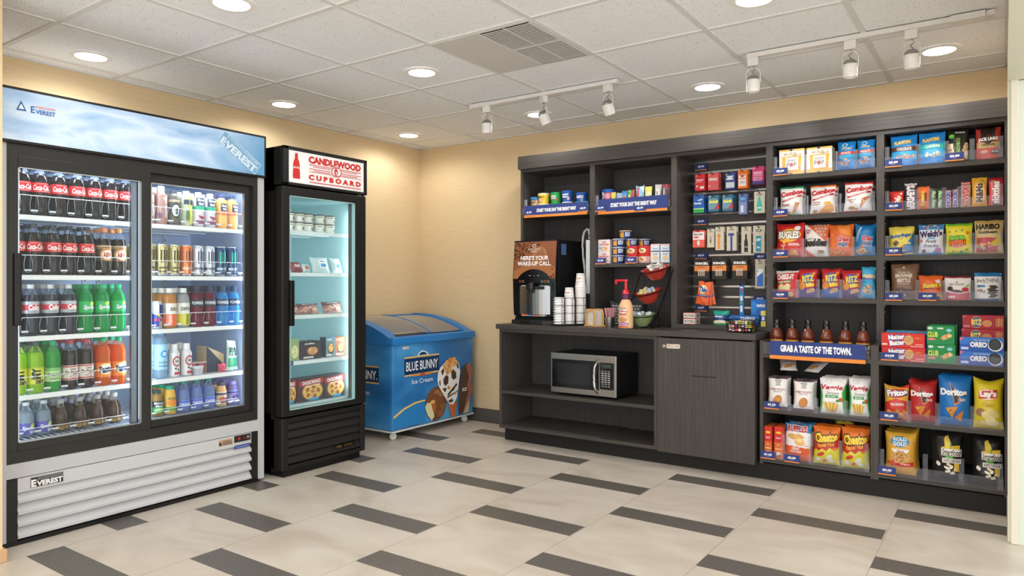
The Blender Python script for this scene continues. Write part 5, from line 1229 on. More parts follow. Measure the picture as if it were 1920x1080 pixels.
candy('orange peanut butter candy pouch', (1720, 1743, 350), 'e6702c', [('t', "Reese's", .38, .48, .34, .62, 'e8c03c', {'rot': PI/2, 'b': .05, 'out': '5a2c18', 'ow': .09, 'it': .2}), ('r', .60, .35, .78, .72, '6a3a24')], .03)
for k, (a, b) in enumerate(((1745, 1756.5), (1757, 1768.5))): candy('brown and green slim candy bar, %s of a pair' % ('first' if k == 0 else 'second'), (a, b, 353.5), '3c3430', upr('Milky Way', 'b8d0a8', out='2c6a3c', w=.7, h=.8, extra=[('r', 0, 0, 1, .05, 'b8b4b0'), ('r', .05, .1, .95, .9, '4a6a44')], it=.1), .018)
for k, (a, b) in enumerate(((1772, 1784.5), (1785, 1797.5))): candy('brown, white and blue slim candy bar, %s of a pair' % ('first' if k == 0 else 'second'), (a, b, 355-k*2), '4c3638', upr('SNICKERS', '2c3f94', out='e8e6ea', w=.6, h=.82, it=.2, extra=[('r', .12, .05, .88, .92, 'e4dfe4'), ('r', 0, .05, .12, .92, 'b83a44'), ('r', .88, .05, 1, .92, 'b83a44')]), .018)
candy('gold and red caramel cookie bar with white and red lettering', (1801, 1820.5, 341), 'b89a84', upr('TWIX', 'c8303a', out='ece6e2', w=.62, h=.66, extra=[('r', 0, .88, 1, 1, 'b83238'), T_('RIGHT', .5, .94, .8, .06, 'f0e4dc'), ('r', 0, .0, 1, .14, 'c8a088')], it=.1), .022)
candy('yellow candy-coated peanut pouch with brown lettering', (1821.5, 1851, 333), 'e2a630', upr('M&Ms', '5a4034', out='efe6da', w=.46, h=.62, extra=[('e', .66, .42, .30, .28, 'e8c88c'), ('e', .7, .88, .08, .04, '6aa03c'), ('e', .82, .84, .08, .04, 'c8a040')], it=.05), .03)
candy('red fruit candy pouch with large white lettering', (1853, 1881, 333), 'cf3038', upr('skittles', 'f0ecea', out='a81c28', w=.5, h=.76, extra=[('p', [(0, 1), (1, 1), (1, .9), (0, .92)], 'a82028'), ('p', [(.1, .9), (.32, .9), (.5, .0), (.2, .0)], 'd8707c')]+crumbs(.2, .85, .15, .08, 6, ['e0c040', '4a9a54', '8a4ab0', 'e07c34'], .05, .07)+crumbs(.6, .08, .3, .06, 8, ['e0c040', '4a9a54', '8a4ab0', 'e07c34'], .05, .07)), .03)
# shelf 3
bf = [T_('Butterfinger', .50, .66, .88, .15, '2260a8', b=.05, rot=.12, it=.15), T_('CUPS', .50, .56, .2, .03, 'a83a2c'), ('p', [(.16, .40), (.30, .52), (.44, .42), (.30, .30)], '6a4634'), ('p', [(.50, .28), (.66, .38), (.78, .28), (.62, .20)], 'b8703c'), ('p', [(.60, .20), (1, .10), (1, .80), (.92, .60)], '2a7ab8'), ('r', .66, .38, .92, .44, 'e8d868'), ('p', [(.5, .10), (1, .22), (1, .0), (.5, .0)], '2a62a8'), ('p', [(.50, .04), (1, .10), (1, .05), (.50, .0)], 'e0c94a')]
bag('peanut_butter_candy_bag', 'pale yellow candy bag with blue slanted lettering', 'bag', (1665, 1713, 425), SB_[2], YF, 'e6d45a', bf, .045, behind=1, seal='d9c64c')
wel = [('r', 0, .82, 1, 1, '3a8cc4')]+crumbs(.5, .92, .46, .05, 22, ['c8404c', '4a9a5c', 'e08a3c', 'd8d8e0', '8a4a9c'], .025, .045)+[T_("Welch's", .50, .68, .88, .20, '33285c', b=.06, rot=.06), ('r', .35, .50, .68, .55, '5aa8d8'), T_('Fruit\nSnacks', .50, .36, .62, .24, '3a3448', b=.02, it=.25), ('e', .22, .12, .09, .06, '8a5a6a'), ('e', .78, .14, .13, .09, 'a85aa0'), ('e', .68, .07, .10, .05, '4a7ac8'), ('e', .10, .45, .05, .05, 'e06a5c')]
bag('fruit_snacks_bag', 'white fruit snacks bag with fruit-patterned blue top', 'bag', (1721, 1770, 421), SB_[2], YF, 'dfe2ec', wel, .045, seal='3a8cc4')
sp = [('r', 0, .92, 1, 1, '6cb83a'), T_('SOUR', .45, .50, .56, .14, '7cc83c', b=.09, out='20180f', ow=.16, rot=.04), T_('PATCH', .45, .36, .60, .14, 'ea6a2c', b=.09, out='20180f', ow=.16, rot=.04), T_('KIDS', .48, .25, .34, .07, 'e6508a', b=.06, rot=.06)]+crumbs(.5, .5, .46, .44, 0, ['3a7ac0'])+[('e', .40, .74, .03, .02, '2f8a54'), ('e', .62, .76, .03, .035, '3a72b8'), ('e', .16, .72, .05, .02, 'a86a2c'), ('e', .84, .68, .06, .05, 'e07a3c'), ('e', .30, .10, .04, .025, 'd8485c'), ('e', .60, .08, .05, .025, '2f7ab0'), ('e', .80, .14, .04, .03, '4aa05c'), ('r', 0, 0, 1, .03, '7ab83c')]
bag('sour_candy_bag', 'bright yellow and green sour candy bag', 'bag', (1771.5, 1824, 419), SB_[2], YF, 'e4d92e', sp, .045, seal='6cb83a')
hb = [('r', 0, .90, 1, 1, 'c8a45c'), T_('HARIBO', .46, .80, .80, .15, '3a2c1c', b=.07), T_('Goldbears', .46, .64, .68, .09, '3a2c1c', b=.04), ('r', .06, .05, .80, .46, 'b8505a'), ('r', .06, .44, .62, .47, 'cf3038')]+crumbs(.40, .24, .30, .12, 22, ['d8a04c', 'c8404c', '5aa05c', 'e8c8c0', 'b83a5c', 'ead06a'], .03, .06)+[('p', [(.56, .30), (.92, .54), (.96, .30), (.70, .20)], 'd8bc3c')]
bag('gummy_candy_bag', 'gold gummy candy bag with dark brown lettering', 'bag', (1826, 1883, 413), SB_[2], YF, 'd6bd86', hb, .045, seal='c9a866')
# shelf 4
bb = [T_('BROWNIE\nBRITTLE', .46, .60, .62, .23, 'ded2c4', b=.03), T_('Sheila Gs', .48, .76, .44, .05, 'c8b8a4', it=.2), ('e', .46, .90, .05, .03, 'c8b8a4'), T_('CHOCOLATE CHIP', .45, .44, .46, .03, 'cfc0ae')]+[('p', [(.15, .30), (.45, .34), (.60, .18), (.30, .10)], '4a3028'), ('p', [(.40, .30), (.75, .28), (.80, .06), (.50, .04)], '3c2620'), ('p', [(.2, .16), (.5, .18), (.62, .02), (.2, .02)], '5c3c30')]+crumbs(.45, .18, .3, .1, 14, ['2c1c18', 'b8a090', '6a4a3c'], .015, .03)
bag('brownie_snack_pouch', 'brown brownie snack pouch with cream lettering', 'bag', (1670, 1722, 496), SB_[3], YF, '7c5c48', bb, .06, gus=.35, behind=1, dip=-.0, tilt=-.06, rot=.1)
rs = [T_("Reese's", .58, .60, .80, .19, 'e9c23c', b=.06, rot=.1, out='4c2418', ow=.1, it=.2), T_('MINIATURE CUPS', .58, .44, .66, .05, '5a2a18', b=.03), ('p', [(.7, .78), (.9, .84), (.95, .7), (.78, .68)], 'd8d0cc'), ('e', .88, .16, .14, .10, 'c8a84c'), ('e', .82, .08, .1, .07, '6a4430')]
bag('peanut_butter_cup_bag', 'orange peanut butter cup bag with yellow lettering, above a price tag', 'bag', (1721, 1767, 517), SB_[3], YF, 'e2642c', rs, .05, behind=1)
bk = [('r', 0, .93, 1, 1, '9a2c34'), T_('BROOKSIDE', .48, .66, .56, .08, '4a3c38', b=.01), ('e', .48, .75, .03, .03, '4a3c38'), ('e', .22, .48, .11, .10, '3c2820'), ('e', .48, .37, .26, .06, '3c2a24', -.1), ('e', .40, .38, .08, .05, '4c342c'), ('e', .80, .44, .13, .10, 'c23a44'), ('e', .88, .60, .08, .04, '8cb84c', .5), ('p', [(.03, .0), (.97, 0), (.97, .34), (.6, .26), (.03, .34)], 'c24a5c'), ('r', .14, .08, .42, .18, 'e0d8d4')]
bag('chocolate_fruit_pouch', 'white and pink chocolate fruit pouch', 'bag', (1770, 1821, 519), SB_[3], YF, 'e6e2df', bk, .05, gus=.35, tilt=-.05)
bt = [('r', 0, .86, 1, 1, '2273a8'), T_('barkTHINS', .50, .72, .80, .13, '3a3634', b=.01), T_('snacking chocolate', .5, .63, .44, .03, '6a6664'), ('r', .10, .48, .40, .55, '2a7ab0'), ('r', 0, 0, 1, .07, '1f5480')]+[('e', .68+.05*math.sin(q*2.3), .52-q*.055, .20-.015*abs(q-3), .035, ['4a4240', '3c3432', '564c48'][q % 3], .15*math.sin(q)) for q in range(8)]+crumbs(.28, .34, .18, .06, 12, ['c8a898', '5a4038', 'a07060'], .02, .035)
bag('dark_chocolate_pouch', 'white and blue dark chocolate snack pouch at the right end', 'bag', (1826, 1879, 512), SB_[3], YF, 'e9e7e6', bt, .05, gus=.35, tilt=-.05)
# deep shelf 1: boxes of biscuits
def nb(): return [('p', [(0, 1), (.09, 1), (0, .78)], 'c22a34'), T_('Nutter\nButter', .36, .52, .36, .72, 'f2f0ee', b=.07, rot=.12, out='2a3a98', ow=.16), ('e', .64, .52, .115, .38, 'b98450'), ('e', .63, .53, .10, .33, 'd3a36c')]+[('p', [(.55+.035*q, .40), (.56+.035*q, .38), (.60+.035*q, .72), (.59+.035*q, .74)], 'a8703c') for q in range(4)]+[T_('FAMILY', .85, .68, .14, .12, 'd8a03c'), ('r', .02, .14, .14, .24, 'ece8e4'), ('r', .78, .2, .96, .24, 'f0d8d0'), ('r', .68, .06, .97, .1, 'f0d8d0')]
def box2(name, lab, cat, uL, uR, z0, h, y, bg, ops, D, **kw):
    return carton(name, lab, cat, (uL, uR, 650), z0, y, bg, ops, D, h=h, **kw)
zz = SD[0]
box2('peanut_biscuit_box', 'red peanut biscuit box, the upper of two by the shelf edge', 'box', 1652.5, 1734, zz+.0775, .076, -.53, 'd4332f', nb(), .06, topcol='c02c2a')
box2('peanut_biscuit_box', 'red peanut biscuit box, the lower one, behind the price tag', 'box', 1653, 1735, zz, .076, -.53, 'd4332f', nb(), .06)
box2('blue_biscuit_box', 'light blue biscuit box lying behind the upper red one', 'box', 1661, 1742, zz+.083, .078, -.455, '2f88b4', [T_('CHIPS', .5, .8, .3, .2, 'e8e4d8', b=.03)], .08, topops=[T_('CHIPS AHOY', .5, .5, .5, .4, 'd8e4ec', b=.04), ('e', .8, .5, .1, .3, 'b8804c')], topcol='2f88b4')
box2('blue_biscuit_box', 'light blue biscuit box underneath, behind the lower red one', 'box', 1661, 1742, zz, .080, -.455, '2f88b4', [], .08)
def club(): return [T_('CLUB', .21, .54, .36, .26, 'd9dc4c', b=.04), ('r', .01, .22, .32, .34, 'c8504c'), T_('Original', .16, .28, .2, .07, 'f4e8e4'), ('e', .12, .88, .10, .07, 'd8dcd4'), ('e', .80, .78, .10, .09, '8accd0'), ('r', .38, .84, .6, .92, 'd8e0d4')]+[('p', [(.48+.08*q, .34+.03*q), (.60+.08*q, .22+.05*q), (.74+.06*q, .36+.05*q), (.60+.06*q, .52+.04*q)], ['cf9a5c', 'e0b478', 'c98e50', 'e8c48c'][q]) for q in range(4)]
box2('cracker_box', 'green cracker box, the upper of two', 'box', 1738, 1790, zz+.1015, .098, -.53, '1f8a4c', club(), .06, sidecol='17603a')
box2('cracker_box', 'green cracker box, the lower of two', 'box', 1739, 1791.5, zz, .1005, -.53, '1f8a4c', club(), .06, sidecol='17603a')
for q in range(2):
    box2('cracker_box', 'green cracker box in the upper layer, %s behind the front one' % ['directly', 'two'][q], 'box', 1742+q, 1795+q, zz+.1015, .098, -.46+.066*q, '2a7a4a', club(), .062, sidecol='17603a')
    box2('cracker_box', 'green cracker box in the lower layer, %s behind the front one' % ['directly', 'two'][q], 'box', 1742+q, 1795+q, zz, .1005, -.46+.066*q, '2a7a4a', club(), .062, sidecol='17603a')
def oreo(): return [('r', 0, 0, 1, .5, '2a5ab4'), ('p', [(0, 1), (.10, 1), (0, .72)], 'd87a8c'), T_('OREO', .43, .50, .37, .34, 'f2f4f8', b=.06, out='1f3f8c', ow=.12), ('e', .81, .50, .17, .46, 'e8ecf2'), ('e', .80, .55, .145, .42, '30353c'), ('e', .80, .55, .11, .32, '3f454c'), ('r', .03, .12, .20, .30, 'c8d4ec'), T_('MILK CHOCOLATE', .5, .84, .36, .08, 'dfe6f4')]
box2('sandwich_biscuit_box', 'blue sandwich biscuit box, the upper of two at the right end', 'box', 1802, 1885, zz+.0735, .071, -.53, '3a78cc', oreo(), .06)
box2('sandwich_biscuit_box', 'blue sandwich biscuit box, the lower of two at the right end', 'box', 1803, 1886, zz, .0725, -.53, '3a78cc', oreo(), .06)
def rz(): return [('e', .34, .5, .13, .44, 'd8c05c'), ('e', .34, .5, .12, .40, '2a5296'), T_('RITZ', .34, .5, .22, .38, 'ecd04c', b=.06), ('e', .60, .42, .12, .26, 'c98a58'), ('r', .80, .2, .84, .8, 'b8784c'), ('r', .85, .2, .90, .85, 'c88a5c'), ('r', .91, .2, .97, .8, 'b8784c'), ('p', [(0, 1), (.1, 1), (0, .75)], 'd05a68'), ('r', .02, .12, .18, .26, 'c87c84')]
box2('red_cracker_box', 'dark red cracker box, topmost behind the blue biscuit boxes', 'box', 1812, 1890, zz+.187, .070, -.44, 'a82c38', rz(), .08)
box2('red_cracker_box', 'dark red cracker box, second from the top behind the blue biscuit boxes', 'box', 1812, 1892, zz+.1155, .070, -.455, 'a82c38', rz(), .08)
box2('red_cracker_box', 'dark red cracker box hidden low behind the blue biscuit boxes', 'box', 1812, 1892, zz, .115, -.455, 'a82c38', rz(), .08)
# deep shelf 2: big chip bags
fr = [('p', [(0, 1), (.4, 1), (1, .90), (1, .52), (.5, .60), (0, .46)], 'd9a43c'), ('e', .55, .76, .42, .15, 'c23028', .12), T_('Fritos', .53, .77, .80, .17, 'efeae8', b=.06, rot=.14, out='2c3f7c', ow=.12), T_('THE ORIGINAL', .55, .43, .58, .07, 'f2e6dc', b=.03, rot=.08)]+[('e', .22+.16*(q % 5), .10+.10*(q//5)+.03*math.sin(q*3), .12, .045, ['d08a44', 'c07a38', 'e0a25c'][q % 3], .9*math.sin(q*2)) for q in range(10)]
bag('corn_chips_bag', 'red and gold corn chips bag above the price tag', 'bag', (1656, 1704, 722), SD[1], YG-.02, 'c8372a', fr, .07, dip=.014, rot=.04)
def dor(bl):
    return [('p', [(.34, .86), (.74, .50), (.50, .40)], 'e9a83c'), ('p', [(.36, .845), (.71, .50), (.50, .42)], 'c23028'), ('p', [(.37, .83), (.69, .51), (.505, .44)], '1c1c1e'), T_('Doritos', .46, .665, .80, .12, 'eceae8', b=.06, out='1c1c1e', ow=.05), T_('COOL RANCH' if bl else 'NACHO CHEESE', .72, .52, .24, .05, 'e8e4e4'), ('p', [(.20, .34), (.60, .38), (.42, .14)], 'd0862c'), ('p', [(.50, .16), (.78, .32), (.70, .08)], 'c87a28')]+crumbs(.40, .29, .14, .05, 9, ['8a4a1c', 'e8b05c', '6a8a3c' if bl else 'a8301c'], .01, .02)
bag('red_tortilla_chips_bag', 'red tortilla chips bag between the corn chips and the blue bag', 'bag', (1703, 1757, 714), SD[1], YG-.0, 'b02a2c', dor(0), .075, dip=.012, rot=.1, behind=1, gap=.07)
bag('blue_tortilla_chips_bag', 'bright blue tortilla chips bag', 'bag', (1758, 1822, 707), SD[1], YG-.02, '1d6fb8', dor(1), .08, dip=-.003, rot=.05, behind=1, gap=.075)
ly = [('e', .48, .66, .36, .13, 'd9a53c', .08), ('e', .48, .66, .33, .115, 'e9d9b0', .08), ('p', [(.18, .72), (.80, .77), (.80, .60), (.16, .56)], 'c22c28'), T_("Lay's", .49, .66, .54, .15, 'f2eeea', b=.07, rot=.06), T_('Classic', .50, .46, .46, .08, '9a7c2c', b=.0)]+[('e', .22, .30, .16, .08, 'a87c58', -.3), ('e', .50, .24, .26, .08, 'e9dba0', -.4), ('e', .66, .30, .24, .07, 'e0cf88', -.6), ('e', .60, .12, .24, .07, 'ecdfa8', -.1), ('e', .30, .10, .14, .05, 'dcc97c', .2)]
bag('classic_chips_bag', 'yellow potato chips bag at the right end, below the blue biscuit boxes', 'bag', (1826, 1885, 709), SD[1], YG-.02, 'dfc92a', ly, .08, dip=.022, rot=.02)
# deep shelf 3
rg = [('p', [(0, 1), (1, 1), (1, .8), (0, .8)], 'dca83c'), ('e', .48, .78, .32, .135, '2a6c94'), ('e', .48, .78, .30, .12, '4a90b4'), T_('ROLD\nGOLD', .48, .78, .46, .20, 'eeeae6', b=.03, out='22506c', ow=.05), ('p', [(.18, .60), (.82, .60), (.70, .50), (.50, .47), (.30, .50)], 'e6e2de'), T_('thins', .50, .56, .24, .05, 'b03a34', b=.02), ('e', .50, .40, .36, .14, 'a8703c')]
for q in range(9): a_ = q*.7; rg += [('e', .50+.26*math.cos(a_), .40+.08*math.sin(a_), .10, .06, 'd9a85c'), ('e', .50+.26*math.cos(a_), .40+.08*math.sin(a_), .075, .042, '8a5228')]
rg += [('p', [(.06, .30), (.5, .26), (.94, .32), (.94, .22), (.5, .18), (.06, .26)], 'c8342c'), T_('Original', .66, .25, .30, .05, 'f0e4dc', it=.2), ('e', .24, .26, .10, .08, 'b8704c'), ('e', .24, .26, .08, .06, 'cf4434')]
bag('pretzel_bag', 'gold pretzel bag with blue oval logo on the bottom shelf', 'bag', (1658, 1718, 813), SD[2], YG-.02, 'd8a23a', rg, .07, rot=.05, behind=2, gap=.05, dip=.004)
sf = [('p', [(.04, .58), (.10, .86), (.14, .60), (.08, .30)], '0e0e0e'), ('p', [(.30, .66), (.42, .68), (.40, .84), (.52, .92), (.62, .70), (.92, .72), (.92, .60), (.30, .60)], 'dcb93a'), ('e', .52, .74, .10, .16, 'e0c448', .2), ('e', .62, .66, .03, .12, '5a9a3c'), ('r', .30, .50, .98, .64, 'eae7e2'), T_('Smartfood', .64, .57, .64, .12, '1a1a18', b=.02, it=.25), ('e', .56, .46, .14, .05, '5a9a3c', .2), ('r', .34, .36, .96, .45, 'e6e3de'), T_('WHITE CHEDDAR', .65, .405, .56, .06, '2c2a28', b=.02), ('r', .74, .2, .90, .36, 'd8b43a')]+[('e', .18+.05*q, .34-.02*q, .05, .04, 'efe9dc') for q in range(2)]+crumbs(.62, .24, .18, .10, 16, ['efe6d2', 'e0d2b0', 'f4efe4'], .03, .05)
bag('popcorn_bag', 'black popcorn bag in the middle of the bottom shelf', 'bag', (1746, 1806, 806), SD[2], YG-.02, '1a1a1b', sf, .08, dip=.004, wav=.004, behind=1, gap=.07, group='black popcorn bags')
bag('popcorn_bag', 'black popcorn bag at the right end of the bottom shelf', 'bag', (1822, 1884, 816), SD[2], YG-.02, '1a1a1b', sf, .08, dip=.010, wav=.004, behind=1, gap=.07, group='black popcorn bags')

# ================================================================== rest of the cooler goods
ZM = SHZ[3]+.001
def cup(name, label, cat, loc, r0, r1, h, col, ops=None, lid=None, group=None, rim=True, art_w=None, rot=0):
    t = thing(name, label, cat, loc, rot, group)
    m = MB(); m.lathe([(r0, 0), (r1, h)], 24, col)
    if ops:
        W2 = 2*PI*(r0+r1)/2
        art(m, ops, W2, h*.94, lambda a, b, e: ((r0+(r1-r0)*(b+h*.03)/h+e+.0006)*math.sin((a-W2/2)/((r0+r1)/2)), -(r0+(r1-r0)*(b+h*.03)/h+e+.0006)*math.cos((a-W2/2)/((r0+r1)/2)), b+h*.03), .008, .0003)
    m.build('cup_body', CARD, t)
    if lid: MB().lathe([(r1+.001, h-.004), (r1+.002, h-.001), (r1+.001, h+.003), (r1-.003, h+.004)], 24, lid).build('lid', PLAS, t)
    return t
p = at(375, 690, 'x', .64); cup('dip_cup', 'round clear and white dip cup beside the pink yogurt pack', 'cup', (.638, p[1]-.014, ZM), .026, .032, .045, 'c9c6cc', [('r', .25, .2, .75, .8, 'b4b0bc')], 'd8d8dc')
yo = thing('yogurt_pack', 'pink and cream yogurt cup pack with foil top on the fourth cooler shelf', 'yogurt', (.575, -2.615, ZM), 0)
m = MB()
for q in range(2):
    mm = Matrix.Translation((-.05*q, .0, 0)); m.m = mm; m.lathe([(.022, 0), (.026, .06)], 18, 'b84a72')
    m.m = Matrix.Translation((-.05*q, .055, 0)); m.lathe([(.022, 0), (.026, .06)], 18, 'b84a72')
m.m = Matrix.Identity(4); m.build('cups', PLAS, yo)
m = MB(); m.cbox(-.078, .028, -.028, .083, .060, .064, .001, 'dcd2c4'); m.box(-.07, .02, -.02, .02, .0642, .0646, 'c8b8a0'); m.build('foil_lid', FILM, yo)
m = MB(); m.prism([(-2.535, 0), (-2.42, 0), (-2.42, .10), (-2.535, .155)], .50, .60, 'x', 'c9b28c'); m.prism([(-2.535, .155), (-2.42, .035), (-2.42, 0), (-2.535, 0)], .601, .603, 'x', '34384a')
o = m.build('display_carton', CARD); o.location = (0, 0, ZM+.0); tag(o, 'kraft and dark cut-away display carton behind the snack packs', 'carton')
for k, (u, lab) in enumerate(((432, 'green and white snack pack leaning in the display carton'), (441, 'green and white snack pack nearest the cooler side wall'))):
    bag('snack_pack', lab, 'pack', (u-6.5, u+6.5, 640), ZM, .655-(.034 if u > 440 else 0), 'b8cfc0', [('r', 0, .75, 1, 1, 'd8e4dc'), ('t', 'P3', .5, .62, .5, .26, '1f5a4a', {'b': .06}), ('r', .1, .1, .9, .4, '3f9a6c')], .03, side='e', tilt=-.15, roll=.12 if u < 440 else .0, group='green snack packs')
bag('snack_pack', 'small red snack pack lying low in front of the carton', 'pack', (410, 425, 682), ZM, .655, 'c2405c', [], .02, side='e', tilt=-.1)

# narrow cooler contents
NZ = (1.527, 1.259, .986, .693, .418)
def pint(u, lvl, lab):
    y = at(u, 410, 'x', .73)[1]
    return cup('ice_cream_tub', lab, 'tub', (.71, y, NZ[0]+.001+.0605*lvl), .033, .037, .056, 'd2d6d0', [('r', .3, .1, .72, .9, 'e2e4de'), ('e', .56, .35, .04, .2, '2f3430'), ('r', .36, .7, .66, .8, '8aa06a')], '544a46', 'small tubs stacked on the top shelf of the narrow cooler', rot=PI/2)
for u, nm in ((546, 'leftmost stack'), (564, 'second stack'), (581, 'third stack'), (602.5, 'fourth stack'), (621.5, 'rightmost stack')):
    for l in range(2): pint(u-1, l, 'white tub with dark lid, %s, %s, narrow cooler top shelf' % (['lower', 'upper'][l], nm))
def npack(name, label, cat, box, k, bg, ops, T, x=.735, **kw): return bag(name, label, cat, box, NZ[k]+.001, x, bg, ops, T, side='e', **kw)
npack('sandwich_pack', 'dark red wrapped frozen snack on the second shelf of the narrow cooler', 'pack', (549, 571, 492), 1, '7a2a30', [T_('S|A', .5, .5, .5, .3, 'e0d4d4', b=.04)], .04, tilt=-.5)
npack('wrapped_snack', 'clear wrapped snack with red stripe, beside the dark red one', 'pack', (569, 584, 496), 1, 'b9c4c4', [('r', .3, .3, .7, .7, 'b8484c')], .035, tilt=-.4)
npack('wrapped_pastry', 'clear bag with white and blue label, nearer the door handle', 'pack', (589, 622, 483), 1, 'bccdd0', [('r', .35, .25, .8, .75, 'e8eef0'), ('r', .4, .3, .75, .52, '2f86c4'), ('r', .42, .62, .72, .68, '3a5a8c')], .05, tilt=-.35)
npack('wrapped_pastry', 'clear bag with white and blue label, nearer the hinge', 'pack', (626, 645, 485), 1, 'bccdd0', [('r', .3, .25, .75, .75, 'e8eef0'), ('r', .34, .3, .7, .52, '2f86c4')], .05, tilt=-.35, group=None)
meat = [('p', [(0, .6), (1, .8), (1, 1), (0, 1)], '5a2c34'), T_('SANDWICH', .5, .86, .6, .08, 'e8dcdc', b=.02)]+crumbs(.5, .35, .42, .22, 16, ['c8988c', 'a8685c', 'e0c0ac', 'd8b09c'], .06, .12)
npack('frozen_sandwich', 'dark frozen sandwich pack at the left edge of the third shelf', 'pack', (551, 561, 571), 2, '9a6a64', meat, .04, tilt=-.3)
npack('frozen_sandwich', 'dark frozen sandwich pack in the middle of the third shelf', 'pack', (561, 602, 570), 2, '9a6a64', meat, .05, tilt=-.35)
npack('frozen_sandwich', 'dark frozen sandwich pack nearer the hinge on the third shelf', 'pack', (609, 645, 567), 2, '9a6a64', meat, .05, tilt=-.35)
food = lambda a, b: [('r', 0, .82, 1, 1, a), T_('stouffers', .4, .88, .5, .09, 'e8e4dc', b=.03), ('e', .55, .42, .34, .30, '3a2c34'), ('e', .55, .46, .28, .22, b)]+crumbs(.55, .46, .22, .16, 12, [b, 'e8c878', 'b8603c'], .04, .07)+[('r', .08, .06, .6, .16, 'd8d0c8')]
carton('frozen_meal_box', 'green-topped frozen meal box at the left edge of the fourth shelf', 'box', (545, 561, 635), NZ[3]+.001, .735, '8aa070', [('e', .5, .4, .4, .3, 'd8cf9a')]+crumbs(.5, .4, .3, .2, 10, ['e8e0b0', 'a8b870'], .05, .08), .04, side='e')
carton('frozen_meal_box', 'dark frozen meal box with reddish food picture', 'box', (566, 602, 640), NZ[3]+.001, .735, '3a2a30', food('2a2226', 'c88a5c'), .05, side='e', sidecol='6a3a5c', behind=1)
carton('frozen_meal_box', 'grey-blue frozen meal box with yellow food picture', 'box', (611, 628, 632), NZ[3]+.001, .735, '6a8a94', food('5a8aa4', 'e0b45c'), .06, side='e', sidecol='2c3a50')
carton('frozen_meal_box', 'orange and blue frozen meal box nearest the hinge', 'box', (628, 648, 632), NZ[3]+.001, .735, 'a8624a', food('c8623c', 'e8c04c'), .06, side='e')
piz = [('e', .55, .42, .44, .40, 'b8783c'), ('e', .55, .42, .40, .36, 'e2c060')]+[('e', .55+.24*math.cos(a), .40+.20*math.sin(a), .085, .085, 'b8563a') for a in (.2, 1.4, 2.6, 3.9, 5.1)]+[('e', .55, .42, .08, .08, 'b8563a')]+crumbs(.55, .42, .32, .28, 14, ['4a5a2c', '2f2620', 'f0dc90'], .015, .03)+[('p', [(0, .66), (1, .74), (1, .98), (0, .90)], 'a8282c'), T_('DIGIORNO', .50, .82, .74, .15, 'f2eeea', b=.03, rot=.06), T_('TRADITIONAL CRUST', .56, .67, .62, .05, 'f2e6e0', b=.03, rot=.06), ('r', .40, .02, .80, .13, '2aa0d4')]
pz = None
for k, (a, b, lab) in enumerate(((545, 557.5, 'red and yellow pizza box cut off by the door frame'), (561, 606, 'red and yellow pizza box in the middle of the cooler floor'), (609, 646, 'red and yellow pizza box nearer the hinge on the cooler floor'))):
    if k == 0:
        carton('pizza_box', lab, 'box', (530, 555.5, 712), NZ[4]+.002, .725, '3c2c30', piz, .05, side='e', sidecol='7a2430', group='frozen pizza boxes', h=.15)
    else: carton('pizza_box', lab, 'box', (a, b, 712), NZ[4]+.002, .735, '3c2c30', piz, .05, side='e', sidecol='7a2430', behind=1, group='frozen pizza boxes', h=.15)
m = MB(); f = flatmap(.772, -2.10, .673, (0, 1, 0)); m.box(.768, .7715, -2.10, -2.045, .673, .70, '2c4a84'); art(m, [T_('$3', .5, .5, .4, .5, 'e8e8ee')], .055, .027, f, 1)
o = m.build('price_tag', MATTE); tag(o, 'dark blue price tag on the fourth shelf of the narrow cooler', 'price tag')

# ================================================================== left bays: breakfast and noodle cups
def tub(u, z, y, r, h, col, ops, lab, lid='e8e4dc', name='cereal_cup', rr0=.92, grp='cereal and snack cups on the shelf above the coffee machine'):
    x = bay(at(u, 400, 'y', y)[0], 2*r+.008)[0]
    return cup(name, lab, 'cup', (x, y, z), r*rr0, r, h, col, ops, lid, grp)
Z1 = 1.729
yA = -.225
chz = [('r', 0, .78, 1, 1, 'e8d04c'), T_('CHEERIOS', .47, .68, .26, .16, '3a2c20', b=.03), ('e', .47, .34, .07, .26, 'd8907c'), ('e', .47, .34, .055, .19, 'e8c8a0')]
grn = [T_('APPLE\nJACKS', .47, .55, .20, .42, 'f0f0e8', b=.05, out='1c5a30', ow=.08), ('e', .60, .3, .04, .14, 'd04c3c')]
blu = [T_('Frosted\nFlakes', .47, .6, .24, .40, 'eef0f6', b=.05, out='c8303a', ow=.06), ('e', .60, .3, .04, .2, 'e0b090')]
stk = [('r', 0, .7, 1, 1, '3f8cc0'), ('r', .38, .34, .6, .74, '4a3024'), T_('OATS', .49, .54, .18, .16, 'ece4d8', b=.03), ('e', .48, .2, .08, .12, 'c8844c')]
for lv in range(2):
    w = ['lower', 'upper'][lv]
    tub(1001.5, Z1+.073*lv, yA, .037, .068, 'd8b892', stk, 'blue and tan oats cup, %s of its stack, leftmost above the coffee machine' % w, '2f6ca8')
    tub(1020, Z1+.083*lv, yA-.01, .047, .078, 'e2c23c', chz, 'yellow cereal cup, %s of its stack' % w, 'ece8da', rr0=.85)
    tub(1043, Z1+.083*lv, yA-.005, .045, .078, '2a9c4c', grn, 'green cereal cup, %s of its stack' % w, '2a9c4c', rr0=.85)
    tub(1064.5, Z1+.085*lv, yA-.01, .044, .080, '2358ac', blu, 'dark blue cereal cup, %s of its stack' % w, '2f62b4' if lv else 'e8e8ec', rr0=.85)
tub(1091.5, Z1+.080, yA-.01, .045, .062, '2259aa', [T_('KRISPIES', .5, .55, .24, .3, 'eef0f6', b=.04)], 'shallow dark blue cereal bowl on top of the turquoise pack', '2f62b4', rr0=.88)
